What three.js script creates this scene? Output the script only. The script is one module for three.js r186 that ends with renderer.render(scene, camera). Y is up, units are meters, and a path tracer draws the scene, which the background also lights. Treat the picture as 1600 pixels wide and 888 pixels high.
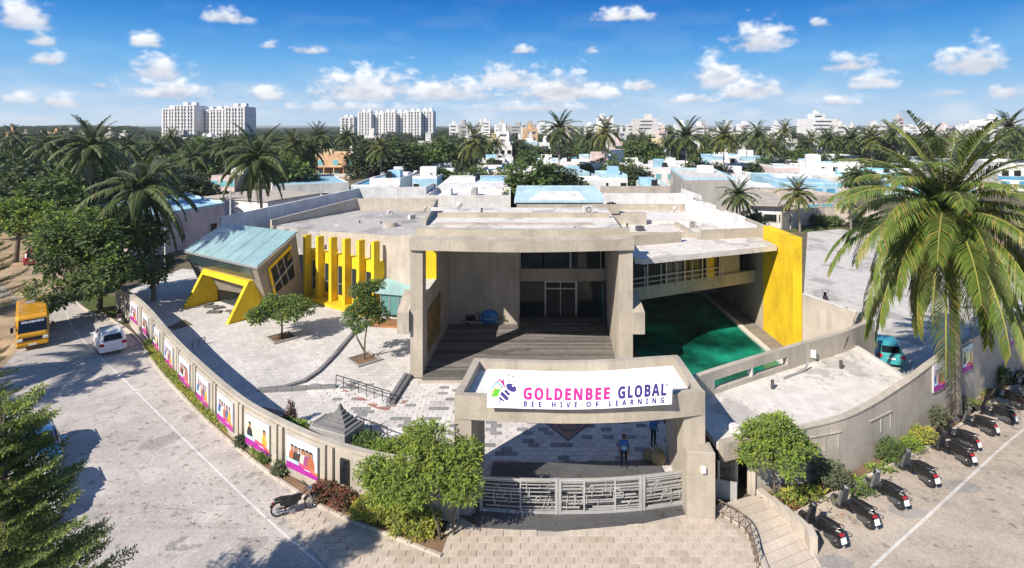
import * as THREE from 'three';
import { MarchingCubes } from 'three/addons/objects/MarchingCubes.js';

// ---------------------------------------------------------------- camera, sky, sun, exposure
const W = 1600, HT = 888, HORIZON = 197, FOCAL = 900;
const scene = new THREE.Scene();
const fullH = 2 * (HT - HORIZON);
const camera = new THREE.PerspectiveCamera(2 * Math.atan(fullH / 2 / FOCAL) * 180 / Math.PI, W / fullH, 0.5, 6000);
camera.position.set(0, 18, 0);
camera.lookAt(0, 18, -100);
camera.setViewOffset(W, fullH, 0, fullH - HT, W, HT);
const renderer = new THREE.WebGLRenderer({ antialias: true });
renderer.toneMapping = THREE.LinearToneMapping;
renderer.toneMappingExposure = 1.42;
renderer.shadowMap.enabled = true;

const sun = new THREE.DirectionalLight(0xfff4e6, 5.0);
sun.position.set(-180, 205, 135);
sun.castShadow = true;
sun.shadow.radius = 1;
sun.shadow.mapSize.set(4096, 4096);
Object.assign(sun.shadow.camera, { left: -150, right: 150, top: 150, bottom: -150, near: 1, far: 700 });
sun.target.position.set(0, 0, -60);
scene.add(sun, sun.target);

// ---------------------------------------------------------------- random numbers and noise
function rng(seed) {
  let a = seed >>> 0;
  return () => { a |= 0; a = a + 0x6D2B79F5 | 0; let t = Math.imul(a ^ a >>> 15, 1 | a); t = t + Math.imul(t ^ t >>> 7, 61 | t) ^ t; return ((t ^ t >>> 14) >>> 0) / 4294967296; };
}
const hash = (x, y, s) => { let h = Math.imul(x, 374761393) + Math.imul(y, 668265263) + Math.imul(s, 974711); h = Math.imul(h ^ h >>> 13, 1274126177); return ((h ^ h >>> 16) >>> 0) / 4294967296; };
function vnoise(x, y, per, s) {            // tiling value noise
  const xi = Math.floor(x), yi = Math.floor(y), fx = x - xi, fy = y - yi, u = fx * fx * (3 - 2 * fx), v = fy * fy * (3 - 2 * fy);
  const w = (a, b) => hash(((a % per) + per) % per, ((b % per) + per) % per, s);
  return (w(xi, yi) * (1 - u) + w(xi + 1, yi) * u) * (1 - v) + (w(xi, yi + 1) * (1 - u) + w(xi + 1, yi + 1) * u) * v;
}
function fbm(x, y, per, oct, s) {
  let a = 0, w = .5, t = 0;
  for (let o = 0; o < oct; o++) { a += w * vnoise(x, y, per, s + o); t += w; x *= 2; y *= 2; per *= 2; w *= .5; }
  return a / t;
}
const clamp = (v, a = 0, b = 1) => Math.min(b, Math.max(a, v));
const sstep = (a, b, v) => { const t = clamp((v - a) / (b - a)); return t * t * (3 - 2 * t); };
const mix = (a, b, t) => a + (b - a) * t;

// ---------------------------------------------------------------- sky: clear blue air with fair-weather clouds all round the horizon
{
  const w = 4096, h = 2048, data = new Float32Array(w * h * 4);
  // azimuth, elevation of the base, width, height in degrees
  const seen = [
    [-40.36, 7.76, 4.07, 2.43], [-39.24, 6.33, 2.29, 1.28], [-38.85, 4.9, 2.7, 1.09], [-32.44, 6.79, 3.45, 1.18], [-26.57, 9.31, 5.6, 1.25], [-31.43, 4.28, 5.1, 2.39], [-30.73, 2.57, 7.53, 1.86],
    [-23.16, 2.63, 3.55, 1.76], [-22.62, 7.19, 2.17, 0.71], [-19.57, 6.87, 3.96, 0.84], [-13.74, 2.9, 13.82, 3.46], [-6.34, 2.97, 11.32, 2.28], [-0.64, 4.13, 9.55, 2.55], [5.08, 2.98, 10.11, 3.55], [8.84, 2.83, 5.59, 1.26],
    [10.7, 10.33, 6.76, 1.38], [12.53, 3.66, 3.64, 1.24], [19.57, 4.01, 5.65, 3.12], [22.35, 2.88, 7.08, 2], [23.16, 7.28, 7, 2.69], [27.82, 8.77, 1.99, 0.79], [30.26, 4.99, 5.23, 1.43],
    [32.12, 3.39, 5.02, 1.62], [38.66, 4.42, 6.6, 2.59], [37.07, 2.49, 2.43, 0.61], [40.55, 2.27, 3.31, 1.06], [-38.27, 1.65, 3.53, 1], [-40.55, 1.89, 2.57, 0.87], [-35.42, 3.16, 1.69, 0.52], [29.54, 1.94, 3.86, 0.78], [17.28, 2.37, 5.22, 0.85],
    [-16.11, 1.53, 17.63, 0.98], [2.54, 1.59, 16.52, 0.89], [0.95, 7.28, 3.18, 0.76], [7.91, 7.21, 1.5, 0.63]];
  const r = rng(77), clouds = seen.slice();
  for (let i = 0; i < 190; i++) {
    const az = r() * 360 - 180, el = 1.5 + 26 * Math.pow(r(), 1.6);
    const cw = 3 + 6 * r(), ch = 1 + 2.6 * r();
    if (Math.abs(az) < 47 && el < 16) continue;
    clouds.push([az, el, cw * (1 + el / 20), ch * (1 + el / 20)]);
  }
  const air = [[0, .42, .53, .635], [1.6, .34, .475, .63], [3.6, .215, .40, .615], [6.2, .105, .315, .60], [9.2, .040, .205, .52], [12.4, .013, .130, .425], [20, .018, .105, .35], [45, .045, .115, .29], [90, .055, .115, .25]];
  const airAt = e => { let k = 1; while (k < air.length - 1 && air[k][0] < e) k++; const t = clamp((e - air[k - 1][0]) / (air[k][0] - air[k - 1][0])); return [1, 2, 3].map(i => mix(air[k - 1][i], air[k][i], t)); };
  const field = new Float32Array(w * h), tone = new Float32Array(w * h);
  for (const [az, el, cw, ch] of clouds) {
    const x0 = Math.floor((az - cw * .75) / 360 * w), x1 = Math.ceil((az + cw * .75) / 360 * w);
    const y0 = Math.floor((el - ch * .45) / 180 * h), y1 = Math.ceil((el + ch * 1.5) / 180 * h), seed = Math.floor((az + 400) * 13 + el * 7);
    for (let y = y0; y <= y1; y++) for (let x = x0; x <= x1; x++) {
      const a = x / w * 360, e = y / h * 180, dx = (a - az) / (cw * .5), dy = (e - el) / ch;
      const q = dy < 0 ? Math.hypot(dx, dy * 3.4) : Math.hypot(dx, dy);
      if (q > 1.5) continue;
      const n = fbm(a * .9 + 50, e * 1.5 + 20, 4096, 6, seed % 97);
      const wisp = fbm(a * 2.2 + 9, e * 4.5, 4096, 5, (seed + 31) % 97);
      const d = sstep(.04, .68, (1 - q) * .92 + (n - .5) * 1.05 + (wisp - .5) * .45) * mix(1, .45, sstep(.1, -.35, dy));
      if (d <= 0) continue;
      const k = ((y + h / 2) * w + (((x + w / 4) % w) + w) % w);
      const lit = clamp(.72 + .32 * clamp(dy * 1.15 + .12) + (n - .5) * .5, .6, 1.08);
      if (d > field[k]) { field[k] = d; tone[k] = lit; }
    }
  }
  for (let y = 0; y < h; y++) {
    const e = ((y + .5) / h - .5) * 180;
    let c;
    if (e < 0) c = air[0].slice(1).map((v, i) => v * mix(.8, .5, clamp(-e / 20)) * [.8, .74, .66][i]);
    else c = airAt(e);
    for (let x = 0; x < w; x++) {
      const k = y * w + x, veil = e > 0 ? (.05 + .30 * sstep(6, 1, e)) * sstep(.40, .75, fbm(x / w * 96, e * .8, 96, 5, 5)) * sstep(24, 4, e) : 0;
      const d = clamp(field[k] * (e < 3 ? mix(.45, .9, clamp(e / 3)) : .94) + veil), t = tone[k] || .95;
      const col = [.69 * t, .71 * t, .745 * Math.pow(t, .85)];
      for (let i = 0; i < 3; i++) data[k * 4 + i] = mix(c[i], col[i], d);
      data[k * 4 + 3] = 1;
    }
  }
  const sky = new THREE.DataTexture(data, w, h, THREE.RGBAFormat, THREE.FloatType);
  sky.mapping = THREE.EquirectangularReflectionMapping; sky.magFilter = THREE.LinearFilter; sky.minFilter = THREE.LinearFilter; sky.needsUpdate = true;
  scene.background = sky; scene.environment = sky;
}

// ---------------------------------------------------------------- textures: grain, stains, and sun patches painted on the pool, uv in metres
function grey(size, metres, fn, srgb = true) {
  const d = new Uint8Array(size * size * 4);
  for (let y = 0; y < size; y++) for (let x = 0; x < size; x++) {
    const v = fn(x / size, y / size), k = (y * size + x) * 4;
    for (let i = 0; i < 3; i++) d[k + i] = clamp(Array.isArray(v) ? v[i] : v) * 255;
    d[k + 3] = 255;
  }
  const t = new THREE.DataTexture(d, size, size);
  t.wrapS = t.wrapT = THREE.RepeatWrapping; t.magFilter = THREE.LinearFilter; t.minFilter = THREE.LinearMipmapLinearFilter; t.generateMipmaps = true;
  if (srgb) t.colorSpace = THREE.SRGBColorSpace;
  t.repeat.set(1 / metres, 1 / metres); t.needsUpdate = true;
  return t;
}
const texPlaster = grey(1024, 9, (u, v) => {
  const a = fbm(u * 6, v * 6, 6, 6, 1), b = fbm(u * 40, v * 5, 40, 3, 9), f = fbm(u * 128, v * 128, 128, 2, 3);
  const streak = sstep(.58, .74, fbm(u * 70, v * 3, 70, 4, 27)) * sstep(.42, .6, a), patch = sstep(.62, .66, fbm(u * 9, v * 9, 9, 5, 51));
  return .76 + .22 * a + .08 * b + .07 * (f - .5) - .065 * streak - .035 * patch;
});
const texRoad = grey(2048, 26, (u, v) => {
  const a = fbm(u * 7, v * 7, 7, 5, 11), b = fbm(u * 34, v * 34, 34, 4, 12), f = hash(Math.floor(u * 2048), Math.floor(v * 2048), 5), m = fbm(u * 300, v * 300, 300, 2, 2);
  const tyre = sstep(.60, .72, fbm(u * 4 + .2 * b, v * 60, 60, 3, 44)) * sstep(.45, .6, fbm(u * 5, v * 5, 5, 3, 45)) * -.05, crack = Math.abs(fbm(u * 10 + .3 * b, v * 10, 10, 4, 33) - .5) < .0035 ? -.09 : 0;
  const spot = sstep(.70, .78, fbm(u * 60, v * 60, 60, 3, 21)) * -.14;
  return .70 + .17 * a + .14 * b + .10 * (f - .5) + .16 * (m - .5) + crack + spot + tyre;
});
const texEarth = grey(1024, 14, (u, v) => {
  const a = fbm(u * 8, v * 8, 8, 6, 41), f = hash(Math.floor(u * 1024), Math.floor(v * 1024), 8);
  return [.62 + .35 * a + .1 * (f - .5), .62 + .35 * a + .1 * (f - .5), .60 + .33 * a + .1 * (f - .5)];
});
const texCobble = grey(2048, 15, (u, v) => {          // small setts of the court, too fine to pick apart at this range
  const n = 30, row = Math.floor(v * n), sh = row % 2 ? .5 : 0, cx = u * 25 + sh, c = Math.floor(cx), fx = cx - c, fy = v * n - row;
  const e = Math.min(fx, 1 - fx) * .6, g = Math.min(e, Math.min(fy, 1 - fy) * .5);
  const t = hash(c % 25, row, 3), a = fbm(u * 6, v * 6, 6, 5, 4), f = fbm(u * 200, v * 200, 200, 2, 7);
  return (g < .03 ? .79 : .86 + .07 * (t - .5)) + .16 * (a - .5) + .12 * (f - .5);
});
const texRoof = grey(1024, 12, (u, v) => {           // weathered screed: damp marks with hard edges, dust, grit
  const a = fbm(u * 5, v * 5, 5, 6, 61), ring = Math.abs(a - .52) < .012 ? -.08 : 0, damp = sstep(.56, .62, a) * -.13, b = fbm(u * 26, v * 26, 26, 4, 62), f = hash(Math.floor(u * 1024), Math.floor(v * 1024), 9), spot = sstep(.70, .76, fbm(u * 48, v * 48, 48, 3, 63)) * -.09;
  return .84 + .14 * b + damp + ring + spot + .08 * (f - .5);
});
const texWater = grey(1024, 16, (u, v) => { const a = fbm(u * 5, v * 5, 5, 6, 81), b = fbm(u * 22, v * 22, 22, 4, 82); return clamp(.30 + 1.05 * (a - .22) + .22 * (b - .5)); }), texRipple = grey(512, 3.2, (u, v) => fbm(u * 9, v * 12, 12 * 9, 4, 83), false);  // texWater paints the lighter, sun-struck patches of the pool into its colour
const texFine = grey(512, 1.4, (u, v) => fbm(u * 32, v * 32, 32, 5, 17), false);
const texWood = grey(512, 3, (u, v) => .62 + .25 * fbm(u * 5, v * 80, 80, 3, 3) + .16 * fbm(u * 9, v * 9, 9, 4, 6));

const std = (o) => new THREE.MeshStandardMaterial({ roughness: .85, ...o });
const lin = (r, g, b) => new THREE.Color().setRGB(r, g, b);
const plaster = (r, g, b, rough = .9) => std({ color: lin(r, g, b), map: texPlaster, bumpMap: texFine, bumpScale: .004, roughness: rough });
const M = {
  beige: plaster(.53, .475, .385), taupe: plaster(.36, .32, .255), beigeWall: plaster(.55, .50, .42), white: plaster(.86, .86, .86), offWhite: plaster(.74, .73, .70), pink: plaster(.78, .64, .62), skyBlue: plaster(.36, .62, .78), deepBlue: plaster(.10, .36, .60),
  paleBlue: plaster(.52, .74, .84), aqua: plaster(.18, .52, .58), peach: plaster(.72, .49, .30), cream: plaster(.78, .66, .40), grey: plaster(.42, .41, .39), tan: plaster(.55, .49, .42), coralRed: plaster(.62, .30, .26),
  yellow: plaster(.93, .63, .014, .8), roofWhite: std({ color: lin(.80, .76, .71), map: texRoof, bumpMap: texFine, bumpScale: .006, roughness: .95 }), roofGrey: std({ color: lin(.52, .505, .48), map: texRoof, bumpMap: texFine, bumpScale: .006, roughness: .95 }), concrete: std({ color: lin(.66, .635, .60), map: texRoof, bumpMap: texFine, bumpScale: .004, roughness: .95 }), stoneGrey: plaster(.24, .245, .25), stoneLight: plaster(.40, .40, .395), stoneDark: plaster(.16, .16, .165),
  road: std({ color: lin(.60, .56, .52), map: texRoad, bumpMap: texFine, bumpScale: .006, roughness: .95 }),
  roadTan: std({ color: lin(.60, .52, .435), map: texRoad, bumpMap: texFine, bumpScale: .006, roughness: .95 }),
  earth: std({ color: lin(.20, .17, .11), map: texEarth, roughness: 1 }), sand: std({ color: lin(.60, .45, .32), map: texEarth, roughness: 1 }), soil: std({ color: lin(.34, .22, .14), map: texEarth, bumpMap: texFine, bumpScale: .02, roughness: 1 }),
  turf: std({ color: lin(.13, .17, .04), map: texEarth, bumpMap: texFine, bumpScale: .04, roughness: 1 }),
  court: std({ color: lin(.79, .76, .725), map: texCobble, bumpMap: texCobble, bumpScale: .008, roughness: .9 }),
  line: std({ color: lin(.84, .82, .78), map: texRoad, roughness: .8 }),
  kerb: plaster(.62, .55, .47), redPave: plaster(.42, .22, .19), granite: std({ color: lin(.13, .13, .135), map: texRoad, roughness: .6 }),
  wood: std({ color: lin(.22, .205, .19), map: texWood, bumpMap: texWood, bumpScale: .004, roughness: .75 }),
  black: std({ color: lin(.012, .012, .013), roughness: .35 }), rubber: std({ color: lin(.02, .02, .02), roughness: .9 }), seat: std({ color: lin(.009, .009, .01), roughness: .75 }),
  chrome: std({ color: lin(.62, .62, .63), roughness: .25, metalness: 1 }), steel: std({ color: lin(.50, .51, .52), roughness: .45, metalness: .6 }), gatePaint: std({ color: lin(.52, .52, .50), roughness: .45, map: texPlaster }),
  darkMetal: std({ color: lin(.07, .065, .06), roughness: .5 }), rust: std({ color: lin(.16, .12, .09), roughness: .8 }), gunmetal: std({ color: lin(.12, .125, .13), roughness: .35, metalness: .5 }),
  pane: std({ color: lin(.012, .016, .018), roughness: .08 }), glassDark: std({ color: lin(.02, .03, .032), roughness: .06 }), glassGreen: std({ color: lin(.10, .24, .23), roughness: .15 }), carGlass: std({ color: lin(.01, .016, .022), roughness: .05 }),
  redLens: std({ color: lin(.42, .02, .03), roughness: .2 }), amber: std({ color: lin(.7, .2, .02), roughness: .2 }), lamp: std({ color: lin(.82, .84, .84), roughness: .12 }), plate: std({ color: lin(.82, .82, .80), roughness: .5 }),
  insideDark: std({ color: lin(.06, .055, .05), roughness: .9 }),  // near-black, paints the dark of unlit interiors into the colour
};
M.glassRoof = new THREE.MeshPhysicalMaterial({ color: lin(.36, .57, .57), roughness: .25, map: texPlaster, clearcoat: .5, clearcoatRoughness: .2 });
M.clear = new THREE.MeshPhysicalMaterial({ color: lin(.75, .9, .88), transmission: 1, roughness: .03, thickness: 0 });
const leafMat = (t = .32) => new THREE.MeshPhysicalMaterial({ color: 0xffffff, vertexColors: true, roughness: .92, transmission: t, thickness: 0, side: THREE.DoubleSide });
M.leaf = leafMat(.38); M.palm = leafMat(.3);
M.palm.roughness = .6;
M.bark = std({ color: lin(.20, .16, .12), map: texWood, bumpMap: texFine, bumpScale: .03, roughness: 1 });
M.palmBark = std({ color: lin(.34, .30, .25), map: texWood, bumpMap: texFine, bumpScale: .03, roughness: 1 });

// ---------------------------------------------------------------- geometry collector: flat or smooth faces, uv in metres
class B {
  constructor() { this.p = []; this.n = []; this.u = []; this.c = null; this.col = null; }
  v(p, n) {
    this.p.push(p[0], p[1], p[2]); this.n.push(n[0], n[1], n[2]);
    const ax = Math.abs(n[0]), ay = Math.abs(n[1]), az = Math.abs(n[2]);
    if (ay >= ax && ay >= az) this.u.push(p[0], p[2]); else if (ax > az) this.u.push(p[2], p[1]); else this.u.push(p[0], p[1]);
    if (this.col) (this.c ??= []).push(...this.col);
  }
  tri(a, b, c, na, nb, nc) {
    if (!na) {
      const u = [b[0] - a[0], b[1] - a[1], b[2] - a[2]], w = [c[0] - a[0], c[1] - a[1], c[2] - a[2]];
      const n = [u[1] * w[2] - u[2] * w[1], u[2] * w[0] - u[0] * w[2], u[0] * w[1] - u[1] * w[0]], l = Math.hypot(...n) || 1;
      na = nb = nc = [n[0] / l, n[1] / l, n[2] / l];
    }
    this.v(a, na); this.v(b, nb); this.v(c, nc); return this;
  }
  quad(a, b, c, d) { this.tri(a, b, c); this.tri(a, c, d); return this; }
  hexa(q) {      // bottom 0-3 anticlockwise seen from above, top 4-7
    const [a, b, c, d, e, f, g, h] = q;
    return this.quad(d, c, b, a).quad(e, f, g, h).quad(a, b, f, e).quad(b, c, g, f).quad(c, d, h, g).quad(d, a, e, h);
  }
  box(x, y, z, sx, sy, sz, ry = 0) {          // x,z centre, y bottom
    const c = Math.cos(ry), s = Math.sin(ry), P = (i, j, k) => { const a = i * sx / 2, b = k * sz / 2; return [x + a * c + b * s, y + j * sy, z - a * s + b * c]; };
    return this.hexa([P(-1, 0, 1), P(1, 0, 1), P(1, 0, -1), P(-1, 0, -1), P(-1, 1, 1), P(1, 1, 1), P(1, 1, -1), P(-1, 1, -1)]);
  }
  cham(x, y, z, sx, sy, sz, ry = 0, e = .02) { // box with its top edges taken off
    const c = Math.cos(ry), s = Math.sin(ry), P = (a, j, b) => [x + a * c + b * s, y + j, z - a * s + b * c], X = sx / 2, Z = sz / 2, t = sy - e;
    const lo = [P(-X, 0, Z), P(X, 0, Z), P(X, 0, -Z), P(-X, 0, -Z)], mi = [P(-X, t, Z), P(X, t, Z), P(X, t, -Z), P(-X, t, -Z)], hi = [P(-X + e, sy, Z - e), P(X - e, sy, Z - e), P(X - e, sy, -Z + e), P(-X + e, sy, -Z + e)];
    this.quad(...hi);
    for (let i = 0; i < 4; i++) { const j = (i + 1) % 4; this.quad(lo[i], lo[j], mi[j], mi[i]).quad(mi[i], mi[j], hi[j], hi[i]); }
    return this;
  }
  prism(poly, y0, y1) {                        // poly of [x,z]; any winding; y0,y1 numbers or functions of the index
    let A = 0; poly.forEach((p, i) => { const q = poly[(i + 1) % poly.length]; A += p[0] * q[1] - q[0] * p[1]; });
    if (A > 0) poly = poly.slice().reverse();
    const f0 = typeof y0 === 'function' ? y0 : () => y0, f1 = typeof y1 === 'function' ? y1 : () => y1;
    const tris = THREE.ShapeUtils.triangulateShape(poly.map(p => new THREE.Vector2(p[0], -p[1])), []);
    for (const [a, b, c] of tris) {
      const T = i => [poly[i][0], f1(poly[i]), poly[i][1]], L = i => [poly[i][0], f0(poly[i]), poly[i][1]];
      this.tri(T(a), T(b), T(c)); this.tri(L(c), L(b), L(a));
    }
    poly.forEach((p, i) => { const q = poly[(i + 1) % poly.length]; this.quad([p[0], f0(p), p[1]], [q[0], f0(q), q[1]], [q[0], f1(q), q[1]], [p[0], f1(p), p[1]]); });
    return this;
  }
  sheet(poly, y) {
    let A = 0; poly.forEach((p, i) => { const q = poly[(i + 1) % poly.length]; A += p[0] * q[1] - q[0] * p[1]; });
    if (A > 0) poly = poly.slice().reverse();
    for (const [a, b, c] of THREE.ShapeUtils.triangulateShape(poly.map(p => new THREE.Vector2(p[0], -p[1])), []))
      this.tri([poly[a][0], y, poly[a][1]], [poly[b][0], y, poly[b][1]], [poly[c][0], y, poly[c][1]]);
    return this;
  }
  bar(a, b, w, h = w) {                        // square bar between two points
    const A = new THREE.Vector3(...a), Bv = new THREE.Vector3(...b), d = Bv.clone().sub(A).normalize();
    const s = Math.abs(d.y) > .95 ? new THREE.Vector3(1, 0, 0) : new THREE.Vector3(-d.z, 0, d.x).normalize(), t = s.clone().cross(d).normalize();
    const P = (o, i, j) => o.clone().addScaledVector(s, i * w / 2).addScaledVector(t, j * h / 2).toArray();
    const r = [[-1, -1], [1, -1], [1, 1], [-1, 1]], q = r.map(([i, j]) => P(A, i, j)), p = r.map(([i, j]) => P(Bv, i, j));
    this.quad(q[3], q[2], q[1], q[0]).quad(p[0], p[1], p[2], p[3]);
    for (let i = 0; i < 4; i++) { const j = (i + 1) % 4; this.quad(q[i], q[j], p[j], p[i]); }
    return this;
  }
  tube(pts, rad, seg = 8, cap = true) {        // smooth round limb through points, radius per point
    const V = pts.map(p => new THREE.Vector3(...p)), N = V.length, rings = [];
    const R = i => typeof rad === 'number' ? rad : rad[i];
    let ref = new THREE.Vector3(.31, .2, .93);
    for (let i = 0; i < N; i++) {
      const t = V[Math.min(N - 1, i + 1)].clone().sub(V[Math.max(0, i - 1)]).normalize();
      const s = ref.clone().addScaledVector(t, -ref.dot(t)).normalize(), u = t.clone().cross(s).normalize(); ref = s;
      rings.push(Array.from({ length: seg + 1 }, (_, k) => { const a = k / seg * 2 * Math.PI, n = s.clone().multiplyScalar(Math.cos(a)).addScaledVector(u, Math.sin(a)); return [V[i].clone().addScaledVector(n, R(i)).toArray(), n.toArray()]; }));
    }
    for (let i = 0; i + 1 < N; i++) for (let k = 0; k < seg; k++) {
      const a = rings[i][k], b = rings[i][k + 1], c = rings[i + 1][k + 1], d = rings[i + 1][k];
      this.tri(a[0], b[0], c[0], a[1], b[1], c[1]); this.tri(a[0], c[0], d[0], a[1], c[1], d[1]);
    }
    if (cap) for (const [i, sg] of [[0, -1], [N - 1, 1]]) for (let k = 0; k < seg; k++) { const c = V[i].toArray(), a = rings[i][k][0], b = rings[i][k + 1][0]; sg > 0 ? this.tri(c, a, b) : this.tri(c, b, a); }
    return this;
  }
  add(geo, m) {                                // any three.js geometry, moved by a matrix
    const g = geo.index ? geo.toNonIndexed() : geo, p = g.attributes.position, n = g.attributes.normal, v = new THREE.Vector3(), w = new THREE.Vector3(), nm = m ? new THREE.Matrix3().getNormalMatrix(m) : null;
    for (let i = 0; i < p.count; i++) {
      v.fromBufferAttribute(p, i); w.fromBufferAttribute(n, i);
      if (m) { v.applyMatrix4(m); w.applyMatrix3(nm).normalize(); }
      this.v([v.x, v.y, v.z], [w.x, w.y, w.z]);
    }
    return this;
  }
  geo() {
    const g = new THREE.BufferGeometry();
    g.setAttribute('position', new THREE.Float32BufferAttribute(this.p, 3)); g.setAttribute('normal', new THREE.Float32BufferAttribute(this.n, 3)); g.setAttribute('uv', new THREE.Float32BufferAttribute(this.u, 2));
    if (this.c) g.setAttribute('color', new THREE.Float32BufferAttribute(this.c, 3));
    return g;
  }
}
const at = (x, y, z, rx = 0, ry = 0, rz = 0, s = 1) => new THREE.Matrix4().compose(new THREE.Vector3(x, y, z), new THREE.Quaternion().setFromEuler(new THREE.Euler(rx, ry, rz, 'YXZ')), Array.isArray(s) ? new THREE.Vector3(...s) : new THREE.Vector3(s, s, s));

// ---------------------------------------------------------------- naming and tagging
const taken = {};
const numbered = n => { const k = taken[n] = (taken[n] ?? -1) + 1; return k ? `${n}_${String(k).padStart(3, '0')}` : n; };
function mk(name, b, m, parent) {
  const o = new THREE.Mesh(b.isBufferGeometry ? b : b.geo(), m);
  o.name = parent ? name : numbered(name); o.castShadow = o.receiveShadow = true; (parent ?? scene).add(o); return o;
}
function tag(o, label, category, group, kind) { o.userData = { label, category }; if (group) o.userData.group = group; if (kind) o.userData.kind = kind; return o; }
function thing(name, label, category, pos = [0, 0, 0], turn = 0, group) { const o = new THREE.Group(); o.name = numbered(name); o.position.set(...pos); o.rotation.y = turn; scene.add(o); return tag(o, label, category, group); }
function struct(name, b, m, parent) { const o = mk(name, b, m, parent); if (!parent) { o.userData.kind = 'structure'; } return o; }
function dup(o, pos, turn, label, group, scale) {
  const c = o.clone(); c.name = numbered(o.name.replace(/_\d{3}$/, '')); c.userData = { ...o.userData }; if (label) c.userData.label = label; if (group) c.userData.group = group;
  c.position.set(...pos); c.rotation.y = turn; if (scale) c.scale.setScalar(scale); scene.add(c); return c;
}
// plan helpers: points are [x, z]
const lerp2 = (a, b, t) => [a[0] + (b[0] - a[0]) * t, a[1] + (b[1] - a[1]) * t];
function smooth(pts, n) { const c = new THREE.CatmullRomCurve3(pts.map(p => new THREE.Vector3(p[0], p[2] ?? 0, p[1])), false, 'centripetal'); return c.getSpacedPoints(n).map(v => [v.x, v.z, v.y]); }
function offset(pts, d) {          // to the right of travel for positive d (seen from above, x right, z down)
  return pts.map((p, i) => { const a = pts[Math.max(0, i - 1)], b = pts[Math.min(pts.length - 1, i + 1)], l = Math.hypot(b[0] - a[0], b[1] - a[1]) || 1; return [p[0] - (b[1] - a[1]) / l * d, p[1] + (b[0] - a[0]) / l * d, p[2]]; });
}
function ribbon(b, inner, outer, y0, y1) {     // a solid wall between two plan lines; y1 number or function of index
  const f = typeof y1 === 'function' ? y1 : () => y1, g = typeof y0 === 'function' ? y0 : () => y0, n = inner.length - 1, L = (P, i, y) => [P[i][0], y, P[i][1]];
  for (let i = 0; i < n; i++) {
    const a = g(i), c = g(i + 1), t = f(i), s = f(i + 1);
    b.quad(L(outer, i, a), L(outer, i + 1, c), L(outer, i + 1, s), L(outer, i, t)).quad(L(inner, i + 1, c), L(inner, i, a), L(inner, i, t), L(inner, i + 1, s));
    b.quad(L(outer, i, t), L(outer, i + 1, s), L(inner, i + 1, s), L(inner, i, t)).quad(L(inner, i, a), L(inner, i + 1, c), L(outer, i + 1, c), L(outer, i, a));
  }
  b.quad(L(inner, 0, g(0)), L(outer, 0, g(0)), L(outer, 0, f(0)), L(inner, 0, f(0))).quad(L(outer, n, g(n)), L(inner, n, g(n)), L(inner, n, f(n)), L(outer, n, f(n)));
  return b;
}

// ================================================================ THE GROUND
struct('terrain', new B().sheet([[-2500, 40], [2500, 40], [2500, -3000], [-2500, -3000]], -.02), M.earth);
struct('left_road', new B().sheet([[-46.73, -61.13], [-51.85, -66.67], [-61.96, -77.88], [-72.2, -88.52], [-88.24, -105.88], [-104.21, -121.8], [-109.89, -121.8], [-86.36, -93.64], [-67.8, -72.65], [-54.73, -59.34], [-43.14, -44.63], [-31.34, -26.87], [-30, -10], [3, -10], [3, -24], [-2.76, -24.81], [-12.6, -29.83], [-17.47, -34.03], [-21.82, -38.21], [-26.55, -42.97], [-31.98, -48.94], [-39.59, -55.67]], 0), M.road);
struct('right_road', new B().sheet([[3, -10], [60, -10], [61.3, -50.15], [43.45, -46.55], [32.73, -38.76], [25.99, -34.39], [20.57, -30.86], [13.43, -26.87], [9.55, -26.87], [3, -25]], .004), M.roadTan);
struct('far_lane', new B().sheet([[-46.73, -61.13], [-61.96, -77.88], [-88.24, -105.88], [-144, -163.64], [-150.91, -163.64], [-104.48, -113.29], [-67, -72.65], [-50.77, -59.34]], .002), M.sand);
struct('dirt_shoulder', new B().sheet([[-43.14, -44.63], [-54.73, -59.34], [-52.98, -61.13], [-45.86, -53.47], [-40.2, -47.23], [-37.1, -41.22]], .006), M.sand);
struct('grass_verge', new B().sheet([[-46.73, -61.13], [-46.4, -62.79], [-42.45, -61.13], [-36.55, -55.29], [-37.32, -54], [-40.97, -55.86]], .03), M.turf);
struct('yard', new B().sheet([[50.1, -97.59], [57.71, -101.25], [62.07, -93.1], [57.29, -77.88], [46.15, -59.34], [28.14, -40.2], [22.31, -44.63]], .01), M.concrete);
struct('side_yard', new B().sheet([[35.6, -59.34], [52.53, -69.53], [63.35, -69.53], [50.15, -50.15], [27.81, -35.76], [23.97, -36.57]], .014), M.concrete);
struct('bare_field', new B().sheet([[68.91, -92.57], [97.44, -121.8], [129.6, -129.6], [121.62, -109.46], [79.8, -79.8]], .004), M.sand);

// road markings
function stripe(name, pts, w, y, m, n = 40) { const c = smooth(pts, n), b = new B(), a = offset(c, w / 2), d = offset(c, -w / 2); for (let i = 0; i < n; i++) b.quad([a[i][0], y, a[i][1]], [a[i + 1][0], y, a[i + 1][1]], [d[i + 1][0], y, d[i + 1][1]], [d[i][0], y, d[i][1]]); return struct(name, b, m); }
stripe('lane_line', [[-44.15, -56.84], [-38.77, -50.94], [-31.56, -44.38], [-26.8, -40.2], [-20.99, -34.99], [-15.93, -30.51], [-11.09, -26.26], [-7.68, -23.44], [-5.19, -21.23]], .11, .012, M.line);
stripe('parking_line', [[39.23, -39.23], [30.32, -34.11], [23.78, -29.72], [18.88, -26.34], [14.64, -23.44], [11.56, -21.23]], .13, .012, M.line);

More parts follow.
